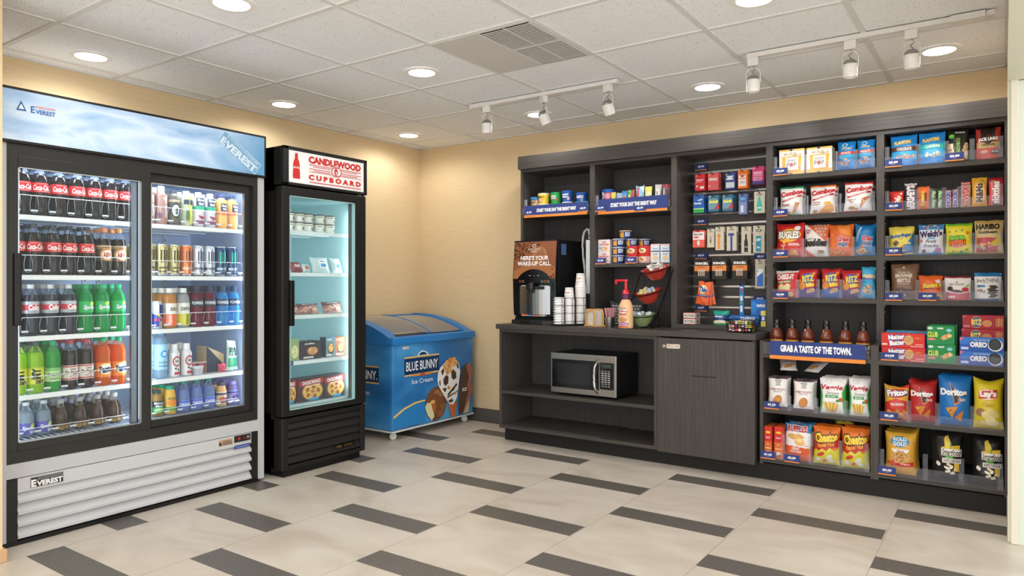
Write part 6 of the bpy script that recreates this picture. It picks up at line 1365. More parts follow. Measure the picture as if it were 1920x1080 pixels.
carton('turquoise_snack_pack', 'turquoise snack pack under the shallow blue cereal bowl', 'pack', (1079, 1102, 374), Z1, -.27, '2a9cb8', [T_('CRUNCH', .5, .62, .7, .2, 'd8eef4', b=.04)]+crumbs(.5, .8, .4, .1, 8, ['d88a5c', 'e8d0a8'], .05, .08), .09, h=.078)
Z2 = 1.717
tub(1132.5, Z2+.065, yA, .048, .098, '2258b4', [('e', .56, .5, .10, .34, 'c8486c'), ('e', .56, .5, .07, .24, 'e8b0b8'), T_('POP', .42, .5, .10, .7, 'f0f0f4', rot=PI/2-.2, b=.05)], 'blue and pink toaster pastry tub, top of its stack', '2f68c0')
tub(1132.5, Z2, yA, .045, .062, 'b8c4d8', [], 'pale tub underneath the blue and pink one', 'e0e4ec')
GB = 'breakfast bars and bags behind the second blue banner'
def bb_(lab, box, bg, ops, T=.025, **kw): return bag('breakfast_bar', lab, 'pack', box, Z2, -.27, bg, ops, T, tilt=-.05, group=GB, nx=7, ny=10, **kw)
bb_('small yellow oval-shaped fruit bar pack', (1145, 1155, 360.5), 'd9cc5c', [('e', .5, .4, .3, .2, '8ab05c')], roll=-.05)
bb_('grey-blue fruit bar pack leaning behind the yellow one', (1153, 1166, 362), '98a6c0', [('e', .5, .5, .3, .2, '5a6a9c')], roll=.05)
bb_('light blue and orange cereal bar pack', (1164.5, 1175.5, 358), '4f9cd0', [('e', .5, .5, .42, .24, 'e0783c'), ('r', 0, .85, 1, 1, '3a78b8')])
bb_('green and red granola bar pack', (1175.5, 1189, 356), '5aa03c', [('r', .55, .4, 1, 1, 'a8484c'), ('e', .3, .6, .2, .2, 'd8d08a'), ('r', 0, 0, 1, .2, '3a7a34')])
bb_('tall pale blue cookie bag with red lettering', (1190.5, 1206.5, 347), '9cc4dc', [('t', 'Mini', .3, .66, .3, .5, 'c8303a', {'rot': PI/2, 'b': .05}), ('e', .5, .18, .4, .1, '6a4634'), ('p', [(.5, .95), (1, .7), (1, 1)], 'd8e8f0')], .03, dip=.01)
bb_('pale yellow snack bag', (1207.5, 1221, 349.5), 'e6d868', [('r', .1, .5, .9, .75, 'e8e4b8'), T_('VA', .4, .25, .4, .14, '22305c', b=.06)], .03)
bb_('white and silver snack bag', (1225, 1238, 346), 'c9c6c4', [('r', .2, .25, .8, .8, 'e4e2e0'), T_('BAR', .5, .5, .18, .5, '5a4a44', rot=PI/2)], .03, roll=.04)
bb_('red and silver beef stick pack beside the divider', (1241, 1251.5, 345), '9a8a8a', [('r', 0, .85, 1, 1, 'b83a4c'), ('r', .2, .1, .5, .8, 'c8c0c0'), ('r', .6, .1, .8, .8, '5a3a3c')], .02)
bb_('red and dark beef stick pack touching the divider', (1251.5, 1257, 346), '6a5a5a', [('r', 0, .85, 1, 1, 'b83a4c')], .02)
Z3 = 1.336
YN = -.25
for q in range(2):
    o = carton('noodle_cup_box', 'white and pink noodle cup carton, %s of two' % ['lower', 'upper'][q], 'carton', (1121.5, 1143.5, 440), Z3+.0885*q, -.29, 'e8dedd', [T_('CUP\nNOODLES', .5, .68, .8, .34, 'c8384c', b=.05), ('e', .5, .24, .38, .16, 'e0a878'), ('e', .18, .3, .14, .12, '7cc0dc')]+crumbs(.55, .2, .3, .1, 8, ['d8684c', 'e8c870', 'f0e0c0'], .04, .07), .06, h=.087, sidecol='c8bcba', topcol='e8e0de')
mac = [('r', .30, .12, .52, .88, 'e0a03c'), ('e', .42, .34, .07, .22, 'e8b858'), T_('KRAFT', .41, .8, .14, .14, '2858a8', b=.04), ('r', .56, .3, .70, .82, 'dfe4ec'), ('r', .58, .4, .68, .72, '9ab0cc')]
mc = 0
xp = at(1160, 400, 'y', -.25)[0]
for ddx, lv, yy, lab in ((0, 0, -.25, 'bottom of the front stack'), (0, 1, -.25, 'middle of the front stack'), (0, 2, -.25, 'top of the front stack'), (.072, 2, -.183, 'topped by the single highest cup'), (.036, 3, -.21, 'the single highest cup of the pyramid'),
                       (.144, 2, -.116, 'set back at the right of the pyramid'), (.072, 1, -.183, 'in the second stack, middle'), (.072, 0, -.183, 'in the second stack, bottom'), (.144, 1, -.116, 'at the back right, middle'), (.144, 0, -.116, 'at the back right, bottom')):
    cup('pasta_cup', 'dark blue pasta cup with orange picture, '+lab, 'cup', (xp+ddx, yy, Z3+.0605*lv), .036, .045, .055, '1f3f84', mac, 'd8b888' if lv == 3 else 'b9bcc4', 'dark blue pasta cups stacked as a pyramid')
ram = [('r', 0, .84, 1, 1, 'c8322c'), ('e', .48, .45, .11, .34, 'e8dcc0'), ('e', .48, .40, .06, .2, 'c8784c'), ('e', .44, .62, .03, .1, '4a9a4c')]
for u, nm in ((1188.5, 'beside the blue pasta cups'), (1209.5, 'beside the white and blue cartons')):
    for lv in range(2):
        x = at(u, 470, 'y', -.27)[0]
        cup('soup_bowl', 'red and white soup cup, %s, %s' % (['lower', 'upper'][lv], nm), 'cup', (x, -.27, Z3+.062*lv), .042, .046, .057, 'c23a2c' if lv else 'd8a49c', ram, 'c8322c', 'red and white soup cups')
for k, (a, b) in enumerate(((1220, 1237.5), (1238.5, 1256))):
    carton('milk_carton', 'white and blue soup carton, %s' % ['beside the red cups', 'beside the divider'][k], 'carton', (a, b, 457.5), Z3, -.28, 'dfe2e6', [('r', 0, .9, 1, 1, 'e8c8c8'), T_('Snack', .5, .76, .6, .10, '3a84c0', it=.2), ('r', .08, .58, .92, .64, '1f3a5c'), T_('SOUP', .5, .46, .5, .07, '2a3a4c', b=.03), ('e', .5, .26, .3, .14, 'e0c89c'), ('r', .92, .1, 1, .95, '4aa4dc')], .06, sidecol='c0cad4')

# ================================================================== signs and price tags
NAVY = '2f3f7c'; ORG = 'e88a3c'
def banner(text, uL, uR, vTL, z0, h, y, label, so=.12, txs=(.5, .5, .72, .34), z_or=None):
    a, b = at(uL, vTL, 'y', y)[0], at(uR, vTL, 'y', y)[0]
    m = MB(); m.box(a, b, y, y+.0015, z0, z0+h, NAVY)
    art(m, [('r', 0, 0, 1, so, ORG), T_(text, *txs, 'f4f4f6', b=.05)], b-a, h, flatmap(a, y-.0004, z0), 2)
    o = m.build('shelf_banner', MATTE); return tag(o, label, 'sign')
banner('START YOUR DAY THE RIGHT WAY', 983, 1101, 395, 1.700, .092, -.352, 'dark blue shelf banner above the coffee machine', .20, (.52, .56, .62, .26))
banner('START YOUR DAY THE RIGHT WAY', 1121.5, 1251.5, 380, 1.692, .108, -.352, 'dark blue shelf banner in the bay right of the coffee machine', .16, (.52, .56, .66, .24))
banner('GRAB A TASTE OF THE TOWN.', 1443.5, 1623, 645, .742, .108, -.580, 'dark blue shelf banner below the row of sauce bottles', .20, (.49, .60, .74, .34))
def tagp(text, u, v, y, label, w=.088, h=.045):
    """u, v: centre"""
    c = at(u, v, 'y', y)
    m = MB(); m.box(-w/2, w/2, 0, .0012, -h/2, h/2, NAVY)
    art(m, [('r', 0, 0, 1, .14, ORG), T_(text, .5, .60, .50, .26, 'f2f2f6', b=.06), ('r', .36, .34, .64, .38, 'a8b0cc')], w, h, flatmap(-w/2, -.0004, -h/2), 2)
    o = m.build('price_tag', MATTE); o.location = c; return tag(o, label, 'price tag', 'blue and orange price tags')
YT = -.352; YU = -.575
for t_x, u, v, y, lab in (('$1.79', 992, 399.5, -.356, 'on the left end of the first breakfast banner'), ('$3.79', 1093, 391.5, -.356, 'on the right end of the first breakfast banner'), ('$1.79', 1126, 391, -.356, 'on the left end of the second breakfast banner'), ('$2.75', 1200, 391, -.356, 'in the middle of the second breakfast banner'),
        ('$1.50', 1126, 489.5, YT, 'below the pink noodle cartons'), ('$3.00', 1182.5, 488, YT, 'below the red and white soup cups'),
        ('$2.00', 1463, 322, YT, 'below the popcorn boxes'), ('$4.00', 1463, 399, YT, 'below the green-topped pretzel snack bag'), ('$2.50', 1463, 476, YT, 'below the red corn snack bag'), ('$2.50', 1463, 553.5, YT, 'below the cheese cracker bag'),
        ('$5.50', 1675, 306, YT, 'below the brown-banded nut pouch'), ('$6.00', 1790, 294, YT, 'below the black pistachio pouch'), ('$2.00', 1675.5, 387.5, YT, 'below the red caramel candy'), ('$3.50', 1675.5, 471.5, YT, 'below the pale yellow candy bag'),
        ('$5.25', 1675.5, 556.5, YT, 'below the brown brownie pouch'), ('$4.00', 1739, 556.5, YT, 'below the orange peanut butter cup bag'),
        ('$1.25', 1447, 760, YU, 'below the first sweet potato chips bag'), ('$1.25', 1440, 853.5, YU, 'below the narrow red snack boxes'), ('$3.29', 1484.5, 860, YU, 'below the ridged chips bag'),
        ('$4.00', 1668, 668.5, YU, 'in front of the lower red peanut biscuit box'), ('$2.25', 1667, 781, YU, 'below the corn chips bag'), ('$2.25', 1663, 883, YU, 'below the pretzel bag')):
    tagp(t_x, u, v, y, 'blue price tag with orange edge, '+lab, .086 if y < -.4 else .088)
for t_x, u, v, lab in (('$7.00', 1314.5, 313.5, 'topmost on the peg wall'), ('$5.95', 1314, 416, 'above the eye drops on the peg wall'), ('$8.75', 1314.5, 480, 'above the first battery pack'), ('$8.25', 1426, 482, 'above the blue and white toothpaste card'), ('$9.50', 1425, 561, 'above the large blue box on the peg wall'), ('$4.00', 1314.5, 578, 'above the small mint boxes')):
    tagp(t_x, u, v, -.045, 'blue price tag with orange edge, '+lab, .085, .046)

# ================================================================== acrylic trays with dividers along the shelf edges
def tray(z, x0, x1, yf, divs, label, hl=.055, hd=.115, dd=.028):
    dd = min(dd, .028) if yf > -.5 else .010
    t = thing('acrylic_tray', label, 'shelf divider', (0, 0, z), group='clear acrylic shelf dividers')
    MB().box(x0+.004, x1-.004, yf-.002, yf, 0.001, hl, 'dfe2ea').build('front_lip', ACRYL, t)
    for x in divs:
        x = min(max(x, x0+.018), x1-.018)
        MB().box(x-.001, x+.001, yf+.0005, yf+dd, .001, hd, 'dfe2ea').build('divider', ACRYL, t)
        MB().box(x-.012, x+.012, yf-.0035, yf-.0021, .001, hd, 'e4e6ee').build('divider_face', ACRYL, t)
    return t
def dx(us, y): return [at(u, 400, 'y', y)[0] for u in us]
YA_ = -.342; names = ['popcorn and peanut bag', 'pretzel snack bag', 'cereal mix bag', 'cracker bites bag']
for k, us in enumerate(([1454, 1510.7, 1568, 1604.8, 1640], [1455, 1513, 1575, 1639], [1505.3, 1552, 1600], [1495, 1534, 1576, 1614])):
    tray(SA[k], XH[3]+.02, XH[4]-.02, YA_, dx(us, YA_), 'clear acrylic divider tray on the '+names[k]+' shelf')
names = ['nut pouch and jerky', 'candy bar', 'candy bag', 'chocolate pouch']
for k, us in enumerate(([1663, 1721.5, 1775, 1823, 1883], [1663, 1719.5, 1744, 1770, 1799, 1883], [1663, 1718, 1771, 1824.5, 1883], [1663, 1721, 1769, 1823, 1883])):
    tray(SB_[k], XH[4]+.02, XH[5]-.02, YA_, dx(us, YA_), 'clear acrylic divider tray on the '+names[k]+' shelf')
YB_ = -.562
tray(SC[0], XH[3]+.02, XH[4]-.02, YB_, [], 'clear acrylic lip in front of the sauce bottles', .07)
tray(SC[1], XH[3]+.02, XH[4]-.02, YB_, dx([1480, 1530, 1586], YB_), 'clear acrylic divider tray on the veggie straws shelf', .04, .09, .3)
tray(SC[2], XH[3]+.02, XH[4]-.02, YB_, dx([1469.5, 1520, 1576, 1629], YB_), 'clear acrylic divider tray in front of the cheese puffs bags', .05, .16, .3)
tray(SD[0], XH[4]+.02, XH[5]-.02, YB_, dx([1737, 1796], YB_), 'clear acrylic divider tray on the biscuit box shelf', .05, .05, .3)
tray(SD[1], XH[4]+.02, XH[5]-.02, YB_, dx([1704, 1758, 1824], YB_), 'clear acrylic divider tray on the tortilla chips shelf', .05, .12, .3)
tray(SD[2], XH[4]+.02, XH[5]-.02, YB_, dx([1653, 1735, 1803, 1884], YB_), 'clear acrylic divider tray in front of the pretzel and popcorn bags', .06, .14, .3)
tray(Z1, XH[0]+.02, XH[1]-.02, YA_, dx([985, 1090], YA_), 'clear acrylic divider tray with the cereal cups', .05)
tray(Z2, XH[1]+.02, XH[2]-.02, YA_, dx([1119], YA_), 'clear acrylic divider tray with the breakfast bars', .05)

# ================================================================== peg wall packs
YW = -.023
def hang(name, label, cat, uL, uR, vT, vB, y, D, bg, ops, hook=True, group='small packs hanging on the peg wall', mat=None, sidecol=None, n=1, slot=True):
    a, b, c = at(uL, vT, 'y', y), at(uR, vT, 'y', y), at((uL+uR)/2, vB, 'y', y)
    w, h = b[0]-a[0], (a[2]+b[2])/2-c[2]; cx = (a[0]+b[0])/2
    for q in range(n):
        m = MB()
        m.cbox(-w/2, w/2, 0, D, -h, -.22*h if D > .012 else 0, min(.002, D*.3), bg)
        m.box(-w/2, w/2, D-.0012, D-.0004, -h, 0, bg)
        if D > .012: m.box(-w/2, w/2, -.0002, .0008, -h, 0, bg)
        art(m, ops, w, h, flatmap(-w/2, -.0006, -h), 1, .0001)
        o = m.build(name, mat or CARD); o.location = (cx, y+q*(D+.006), (a[2]+b[2])/2+.0)
        tag(o, label+('' if q == 0 else ', second one behind' if q == 1 else ', third one behind'), cat, group)
    if hook:
        m = MB(); zt_ = (a[2]+b[2])/2-.008
        m.tube([(0, YW, .012), (0, y-.03, .0), (0, y-.045, .012)], .0022, '1d1d1e', 6)
        m.box(-.016, .016, YW-.004, YW, -.002, .028, '1d1d1e')
        o = m.build('peg_hook', PLAS); o.location = (cx, 0, zt_); tag(o, 'black wire peg hook holding the '+' '.join(label.split()[:9]).rstrip(','), 'hook', 'black peg hooks')
    return w, h
def slotop(c='1a1a1a'): return [('e', .5, .93, .10, .018, c)]
def med(brand, bg2, c, extra=()): return list(extra)+[('r', .05, .52, .95, .74, bg2)]*(1 if bg2 else 0)+[T_(brand, .46, .62, .74, .12, c, b=.05), ('e', .14, .88, .07, .04, 'e8c84c')]+slotop()
hang('pain_relief_pack', 'bright red medicine pack, first in the top row', 'pack', 1303.5, 1321.5, 326, 357, -.17, .03, 'd8343c', med('Tylenol', None, 'f0e6e4', [('r', .5, .1, .9, .24, 'e8e0e0'), ('e', .18, .26, .1, .06, 'f0d8d8'), ('r', .05, .5, .7, .54, 'f0b0a8')]), n=2)
hang('pain_relief_pack', 'pinkish red medicine pack, second in the top row', 'pack', 1327.4, 1347, 324.5, 356, -.17, .03, 'de5a5c', med('Tylenol', 'd89088', 'f4eae8', [('r', .45, .1, .85, .3, 'c86c64'), ('e', .15, .24, .09, .05, 'f0c8c0')]), n=2)
hang('pain_relief_pack', 'dark blue and silver medicine pack in the top row', 'pack', 1360, 1378, 323.5, 354.5, -.17, .025, '3a4a84', [('r', .06, .08, .94, .42, 'c8d0d4'), ('p', [(.1, .8), (.9, .8), (.5, .56)], 'd8dce8')]+med('Aleve', None, 'e8ecf4'), n=2)
hang('throat_lozenge_pack', 'orange and white medicine pack in the top row', 'pack', 1383.5, 1402, 319, 353, -.17, .025, 'e2702c', [('r', .08, .12, .82, .76, 'e8dcd4'), ('p', [(.12, .74), (.78, .74), (.45, .58)], 'b8502c'), T_('DayQuil', .44, .54, .6, .1, 'd8702c', b=.04), ('r', .2, .26, .7, .4, 'a8c0cc')]+slotop(), n=2)
hang('allergy_pack', 'pink and purple medicine pack at the right of the top row', 'pack', 1410.5, 1432, 312, 345, -.17, .035, 'd8447c', [('r', 0, 0, 1, .22, '4a3a84'), ('r', .1, .18, .86, .72, 'e08aa8'), T_('Benadryl', .48, .64, .66, .08, 'f4e4ec', b=.04), ('r', .1, .4, .86, .43, 'b8385c'), T_('ALLERGY', .48, .28, .5, .06, '4a3a84'), ('e', .14, .9, .07, .04, 'e8c8c8')]+slotop(), n=2)
hang('allergy_relief_pack', 'blue and green medicine pack, first in the second row', 'pack', 1300, 1320, 366, 399, -.17, .035, '2a5ca8', [('r', 0, 0, 1, .2, '3a9a4c'), ('r', 0, .2, 1, .26, 'a8d08a'), ('p', [(.35, .72), (.85, .78), (.8, .7), (.5, .68)], 'dfe6f0'), T_('Claritin', .40, .54, .68, .10, 'eef0f6', b=.04)]+slotop(), n=2)
for k, (a, b) in enumerate(((1328, 1348), (1354.5, 1374))):
    hang('pain_relief_pack', 'teal medicine pack with yellow lettering, %s of two in the second row' % ['left', 'right'][k], 'pack', a, b, 366-k, 396.5-k, -.17, .025, '3a6a84', [('r', .02, .14, .82, .80, '6a90a4'), T_('Advil', .48, .60, .78, .16, 'e8e04c', b=.06), ('p', [(.5, .14), (1, .50), (1, .14)], 'b83a44'), ('e', .14, .92, .07, .04, 'e0d84c')]+slotop(), n=3)
hang('lip_balm_pack', 'narrow blue-grey lip balm pack in the second row', 'pack', 1385, 1401, 363.5, 402, -.17, .018, '5a6a9c', [('e', .5, .76, .34, .09, '2f80b4'), T_('ChapStick', .5, .76, .5, .05, 'dfeaf2', b=.03), ('r', .12, .05, .9, .58, '7a84a8'), ('r', .25, .10, .55, .44, 'c8ccd4')]+slotop(), n=2)
BG_ = 'c6bda8'
hang('mouthwash_pack', 'beige card with small green mouthwash bottle in the second row', 'pack', 1414, 1434, 359, 399.5, -.17, .02, BG_, [T_('SCOPE', .5, .86, .5, .05, '3a3a34', b=.04), ('p', [(.36, .64), (.42, .80), (.54, .80), (.6, .64), (.76, .36), (.66, .10), (.32, .10), (.22, .36)], '3fae9c'), ('r', .40, .74, .56, .84, '8ab0c4'), T_('scope', .5, .24, .36, .08, 'd8f0e8', b=.04)]+slotop())
hang('eye_drops_pack', 'red and white eye drops pack in the third row', 'pack', 1299, 1320.5, 432, 464, -.17, .02, 'e2604c', [('r', 0, .45, 1, .9, 'eadcd6'), T_('clear eyes', .45, .76, .84, .13, '3a4470', b=.04), ('e', .30, .60, .24, .05, 'd84c44'), ('e', .5, .26, .12, .16, 'd8d4d8'), ('e', .10, .9, .05, .04, 'e88a3c')]+slotop(), n=2)
def beige(lab, a, b, vt, vb, ops, D=.02): hang('toiletry_card', lab, 'pack', a, b, vt, vb, -.17, D, BG_, ops+slotop())
beige('narrow beige card with dark scissors shape', 1326, 1339, 429, 464, [T_('TRIM', .5, .84, .5, .04, '3a3834', b=.03), ('p', [(.4, .7), (.5, .45), (.6, .7), (.56, .4), (.6, .3), (.45, .2), (.4, .35), (.46, .45)], '4a4640')])
beige('beige card with orange toothbrush', 1341.5, 1357, 425.5, 469, [T_('BRUSH', .4, .84, .44, .04, '3a3834', b=.03), ('r', .28, .05, .56, .68, 'e08a4c'), ('r', .26, .6, .60, .68, 'd0702c')], .035)
beige('beige card with dark blue razor', 1362.5, 1381, 424.5, 470, [T_('RAZOR', .5, .86, .5, .04, '3a3834', b=.04), ('r', .16, .62, .76, .72, '3a4690'), ('r', .38, .0, .58, .64, '2c4a9c')], .04)
beige('beige card with black spray bottle', 1390, 1408, 425, 475, [T_('SPRAY', .5, .86, .5, .03, '3a3834'), ('p', [(.3, .05), (.7, .05), (.68, .44), (.58, .56), (.58, .72), (.4, .72), (.4, .56), (.3, .44)], '2a2a34'), T_('WRINKLE', .5, .24, .34, .04, 'c8c8cc', b=.03)])
beige('beige card with blue gel tube', 1412, 1433.5, 423, 474, [('e', .5, .82, .26, .05, '2c2c2c'), T_('DEP', .5, .82, .3, .045, 'e0dcd0', b=.05), ('p', [(.26, .05), (.7, .05), (.72, .62), (.24, .62)], '2f8aa4'), T_('DEP', .48, .48, .34, .08, 'e0eef0', b=.05), T_('GEL', .48, .2, .3, .06, 'e0eef0', b=.04)])
dur = [('r', 0, .42, 1, .70, 'd98448'), T_('DURACELL', .5, .82, .84, .11, 'f0ece8', b=.06), ('e', .5, .62, .3, .03, 'b8602c')]+[('r', .25+.12*q, .16, .33+.12*q, .50, 'b9a08c') for q in range(4)]+[('r', .27+.12*q, .40, .31+.12*q, .5, 'e8e0d8') for q in range(4)]
for k, (a, b, lab) in enumerate(((1302, 1330, 'first'), (1335, 1362, 'second'), (1373.5, 1401, 'third'))):
    hang('battery_pack', 'black and copper battery pack, %s from left' % lab, 'pack', a, b, 487.5-k*.8, 523.5-k*.3, -.18, .025, '2a2726', dur, n=2 if k == 0 else 3)
hang('toothpaste_card', 'beige card with blue and white toothpaste tube', 'pack', 1416, 1434, 486, 541, -.17, .02, 'b4ac9c', [T_('TOOTH', .5, .86, .4, .05, '4a4844', b=.03), ('p', [(.18, .08), (.84, .08), (.80, .66), (.22, .66)], '2f6cc0'), ('p', [(.20, .40), (.82, .56), (.80, .66), (.22, .66)], 'dfe4ea'), T_('3D', .3, .6, .2, .06, '3a5ab4')]+slotop())
tide = [T_('Tide', .45, .66, .62, .20, '2a4a9c', b=.06, it=.1)]
tide = [('e', .45, .66, .36, .20, 'e8c83c'), ('e', .45, .66, .30, .16, 'f0ece0')]+tide+[('r', .05, .34, .95, .44, '4a4a84'), ('r', .1, .4, .8, .42, 'c8c0d8')]+slotop('7a3018')
for k, (u0, u1, rl, yy) in enumerate(((1310, 1334, -.16, -.185), (1314, 1335, -.02, -.165), (1316, 1337, .12, -.145))):
    o = bag('detergent_pouch', 'orange laundry detergent pouch, %s of three hanging fanned' % ['leftmost', 'middle', 'rightmost'][k], 'pouch', (u0, u1, 530), at(1320, 573, 'y', yy)[2], yy, 'e2602c', tide, .014, tilt=.0, roll=-rl, group='orange laundry detergent pouches'); o.location.x -= math.sin(o.rotation_euler.y)*max(v.co.z for v in o.data.vertices)
m = MB(); m.tube([(0, YW, .008), (0, -.20, .0), (0, -.215, .012)], .0022, '1d1d1e', 6); m.box(-.016, .016, YW-.004, YW, -.006, .026, '1d1d1e'); o = m.build('peg_hook', PLAS); p = at(1323, 528, 'y', -.18); o.location = (p[0], 0, p[2]-.003); tag(o, 'black wire peg hook holding the orange detergent pouches', 'hook', 'black peg hooks')
hang('toothbrush_pack', 'tall narrow blue toothbrush pack', 'pack', 1386.5, 1394.5, 532, 591, -.17, .015, '2a78b8', [('r', .2, .1, .7, .3, 'e8eef2'), ('r', .2, .35, .7, .42, '6ab44c'), ('r', .2, .46, .75, .62, 'd8e4ec'), ('e', .6, .8, .24, .05, 'c83a3c'), ('r', .15, .86, .85, .9, 'e8e8ee'), ('r', 0, .95, 1, 1, '22305c')])

# things on the bottom board of the peg wall bay
ZP = .914
alt = [('r', .03, .08, .97, .92, 'e0d8d2'), T_('ALTOIDS', .5, .5, .84, .40, '3a302c', b=.03)]
for q in range(2):
    carton('mint_tin_box', 'small red and white mint box, %s of two' % ['lower', 'upper'][q], 'box', (1281, 1304, 600), ZP+.0395*q, -.31, 'b83a3c', alt, .09, h=.038, sidecol='b9aea6', sideops=[('r', .0, .08, .97, .92, 'b5aaa2'), ('e', .5, .5, .2, .3, '6a6a60')], topcol='a8463f')
alw = [('r', 0, .72, 1, 1, '1f9c84'), T_('always', .42, .60, .5, .18, 'e8eef4', b=.03), ('p', [(0, .28), (.5, .36), (1, .24), (1, .10), (0, .12)], 'dfc93c'), ('e', .5, .24, .42, .10, 'e8e4d8'), ('r', 0, 0, 1, .1, '2aa07c')]
bag('pad_pack', 'teal, navy and yellow hygiene pack on the bottom board', 'pack', (1335, 1366, 583), ZP, -.27, '1f3f7c', alw, .08, tilt=0, gus=.3, seal='1f9c84')
tpx = [T_('TAMPAX', .62, .62, .66, .16, 'eef2f8', b=.05, it=.1), ('e', .2, .5, .2, .4, '2f80d0')]
o = carton('tampon_box', 'bright blue hygiene box against the peg wall, upper', 'box', (1408, 1436, 566), ZP+.066, -.235, '1f66b8', tpx, .07, h=.105, sidecol='1a5aa0')
carton('tampon_box', 'bright blue hygiene box, lower, behind the wire basket', 'box', (1369, 1424, 592), ZP, -.235, '2a6cb8', [T_('TAMPAX', .6, .7, .5, .3, 'eef2f8', b=.05)], .07, h=.064, sidecol='1a5aa0')
carton('yellow_blue_box', 'yellow and blue box touching the side panel, right of the wire basket', 'box', (1426.5, 1435.5, 592), ZP, -.31, 'd8c45c', [('r', 0, .35, 1, .7, '2a5ca0'), T_('S', .5, .52, .5, .2, 'e8ecf2', b=.04)], .06, h=.10)

# wire basket with gum packs, on the worktop
BX, BYY, BZ = 3.115, -.455, CT+.001
wb = thing('wire_basket', 'black wire basket filled with gum packs at the end of the worktop', 'basket', (BX, BYY, BZ))
def frame_ring(m, x0, x1, y0, y1, z, r): 
    for a, b in (((x0, y0), (x1, y0)), ((x1, y0), (x1, y1)), ((x1, y1), (x0, y1)), ((x0, y1), (x0, y0))): m.tube([(a[0], a[1], z), (b[0], b[1], z)], r, '161616', 5)
m = MB()
for zq, e in ((.004, .0), (.025, .006), (.05, .012), (.078, .018)): frame_ring(m, -.068-e, .078+e, -.05-e, .06+e, zq, .0018)
for q in range(8):
    x = -.068+.146*q/7; m.tube([(x, -.05, .004), (x*1.12, -.068, .078)], .0013, '161616', 5); m.tube([(x, -.05, .004), (x, .06, .004)], .0013, '161616', 5); m.tube([(x, .06, .004), (x*1.12, .078, .078)], .0013, '161616', 5)
for q in range(6):
    y = -.05+.11*q/5
    for sx, xx in ((-.068, -.086), (.078, .096)): m.tube([(sx, y, .004), (xx, y*1.1, .078)], .0013, '161616', 5)
m.build('wire_frame', METAL, wb)
gumc = ['c83a34', 'd8d8da', '3a3a3c', 'c9d83c', '8a9a4c', 'e8e4e0', 'b8303a', '2a2a2e', 'c8ccd0', 'a8c83c', 'd04a3c', '4a4a50', 'dadada', 'c0d040']
gn = 0
for lv in range(3):
    for r in range(2):
        for q in range(7):
            x = -.055+.0195*q; y = -.030+.05*r; z = .0065+.022*lv
            m = MB(); m.cbox(-.0085, .0085, -.022, .022, 0, .0205, .002, gumc[(gn*5+lv) % 14]); 
            art(m, [('r', .15, .3, .85, .7, ['f0ece8', '2a2a2c', 'd8303a'][gn % 3])], .017, .0205, flatmap(-.0085, -.0224, 0), 1, .0002)
            o = m.build('gum_pack', FILM); o.location = (BX+x, BYY+y, BZ+z)
            tag(o, 'small gum pack, %s of seven in the %s %s row of the black wire basket' % (ORD[q], ['bottom', 'middle', 'top'][lv], ['front', 'back'][r]), 'gum', 'gum packs in the wire basket'); gn += 1

# ================================================================== counter
# coffee brewer
CM = thing('coffee_machine', 'tall black coffee machine with brown coffee bean front on the worktop', 'coffee machine', (0, 0, CT+.0005))
cx0, cx1, cyf, cyb = 1.381, 1.765, -.475, -.09
H0 = .632
m = MB(); m.cbox(cx0, cx1, cyf+.03, cyb, .045, H0, .008, '1b1b1c')
for q in range(9): m.box(cx1-.0002, cx1+.0006, -.20, -.12, .30+.022*q, .306+.022*q, '060606')
m.box(cx1, cx1+.0015, -.40, -.33, .52, .60, '4a6a94'); m.build('body', PLAS, CM)
m = MB(); prof = [(cyf+.031, .06), (cyf+.012, .06), (cyf+.004, .12), (cyf-.002, .26), (cyf-.006, .34), (cyf+.02, H0-.002), (cyf+.031, H0-.002)]
m.prism(prof, cx0+.001, cx1-.001, 'x', '1a1a1b'); m.build('front_panel', GLOSS, CM)
m = MB(); w_ = cx1-cx0-.012
fm = lambda a, b, e: (cx0+.006+a, cyf-.006+.026*max(0, (b))/(H0-.34)-.0008-e, .34+b) if b >= 0 else (cx0+.006+a, cyf-.006+.004*(-b)/.08-.0008-e, .34+b)
ops = [('p', [(0, 0), (1, 0), (1, 1), (0, 1)], '8a5234'), ('p', [(.0, .2), (.5, .5), (1, .3), (1, .1), (.3, .0), (0, 0)], 'a2683f')]
rb = random.Random(3)
for q in range(150):
    x, y = rb.uniform(0, .62), rb.uniform(.45, .98)
    if y < .62+.5*x*1.1-.1 and not (x < .25 and y > .5): continue
    ops.append(('e', x*.98+.01, y, .018, .018, rb.choice(['3c2014', '54301c', '6a3e26', '2c180e']), rb.uniform(0, 3)))
ops += [('e', .93, .26, .02, .025, '5a2c1c'), ('e', .96, .12, .022, .03, '6a3826'), ('e', .92, .05, .02, .03, '4a2418')]
ops += [('e', .62, .66, .17, .20, 'a6714c'), ('e', .62, .66, .12, .15, '93603e'), T_('CANDLEWOOD', .48, .80, .30, .05, 'e0cfc0', b=.0), ('e', .48, .89, .045, .05, 'e0cfc0'), ('e', .48, .89, .032, .036, '8a5234'), ('r', .33, .755, .63, .76, 'd8c4b4'), T_('SUITES', .48, .725, .16, .03, 'e0cfc0'),
        T_("HERE'S YOUR", .50, .56, .66, .11, 'f6f2ee', b=.03), T_('WAKE-UP CALL.', .50, .41, .80, .11, 'f6f2ee', b=.03)]
art(m, ops, w_, H0-.34-.012, fm, .06, .0002)
m.build('printed_front', FILM, CM)
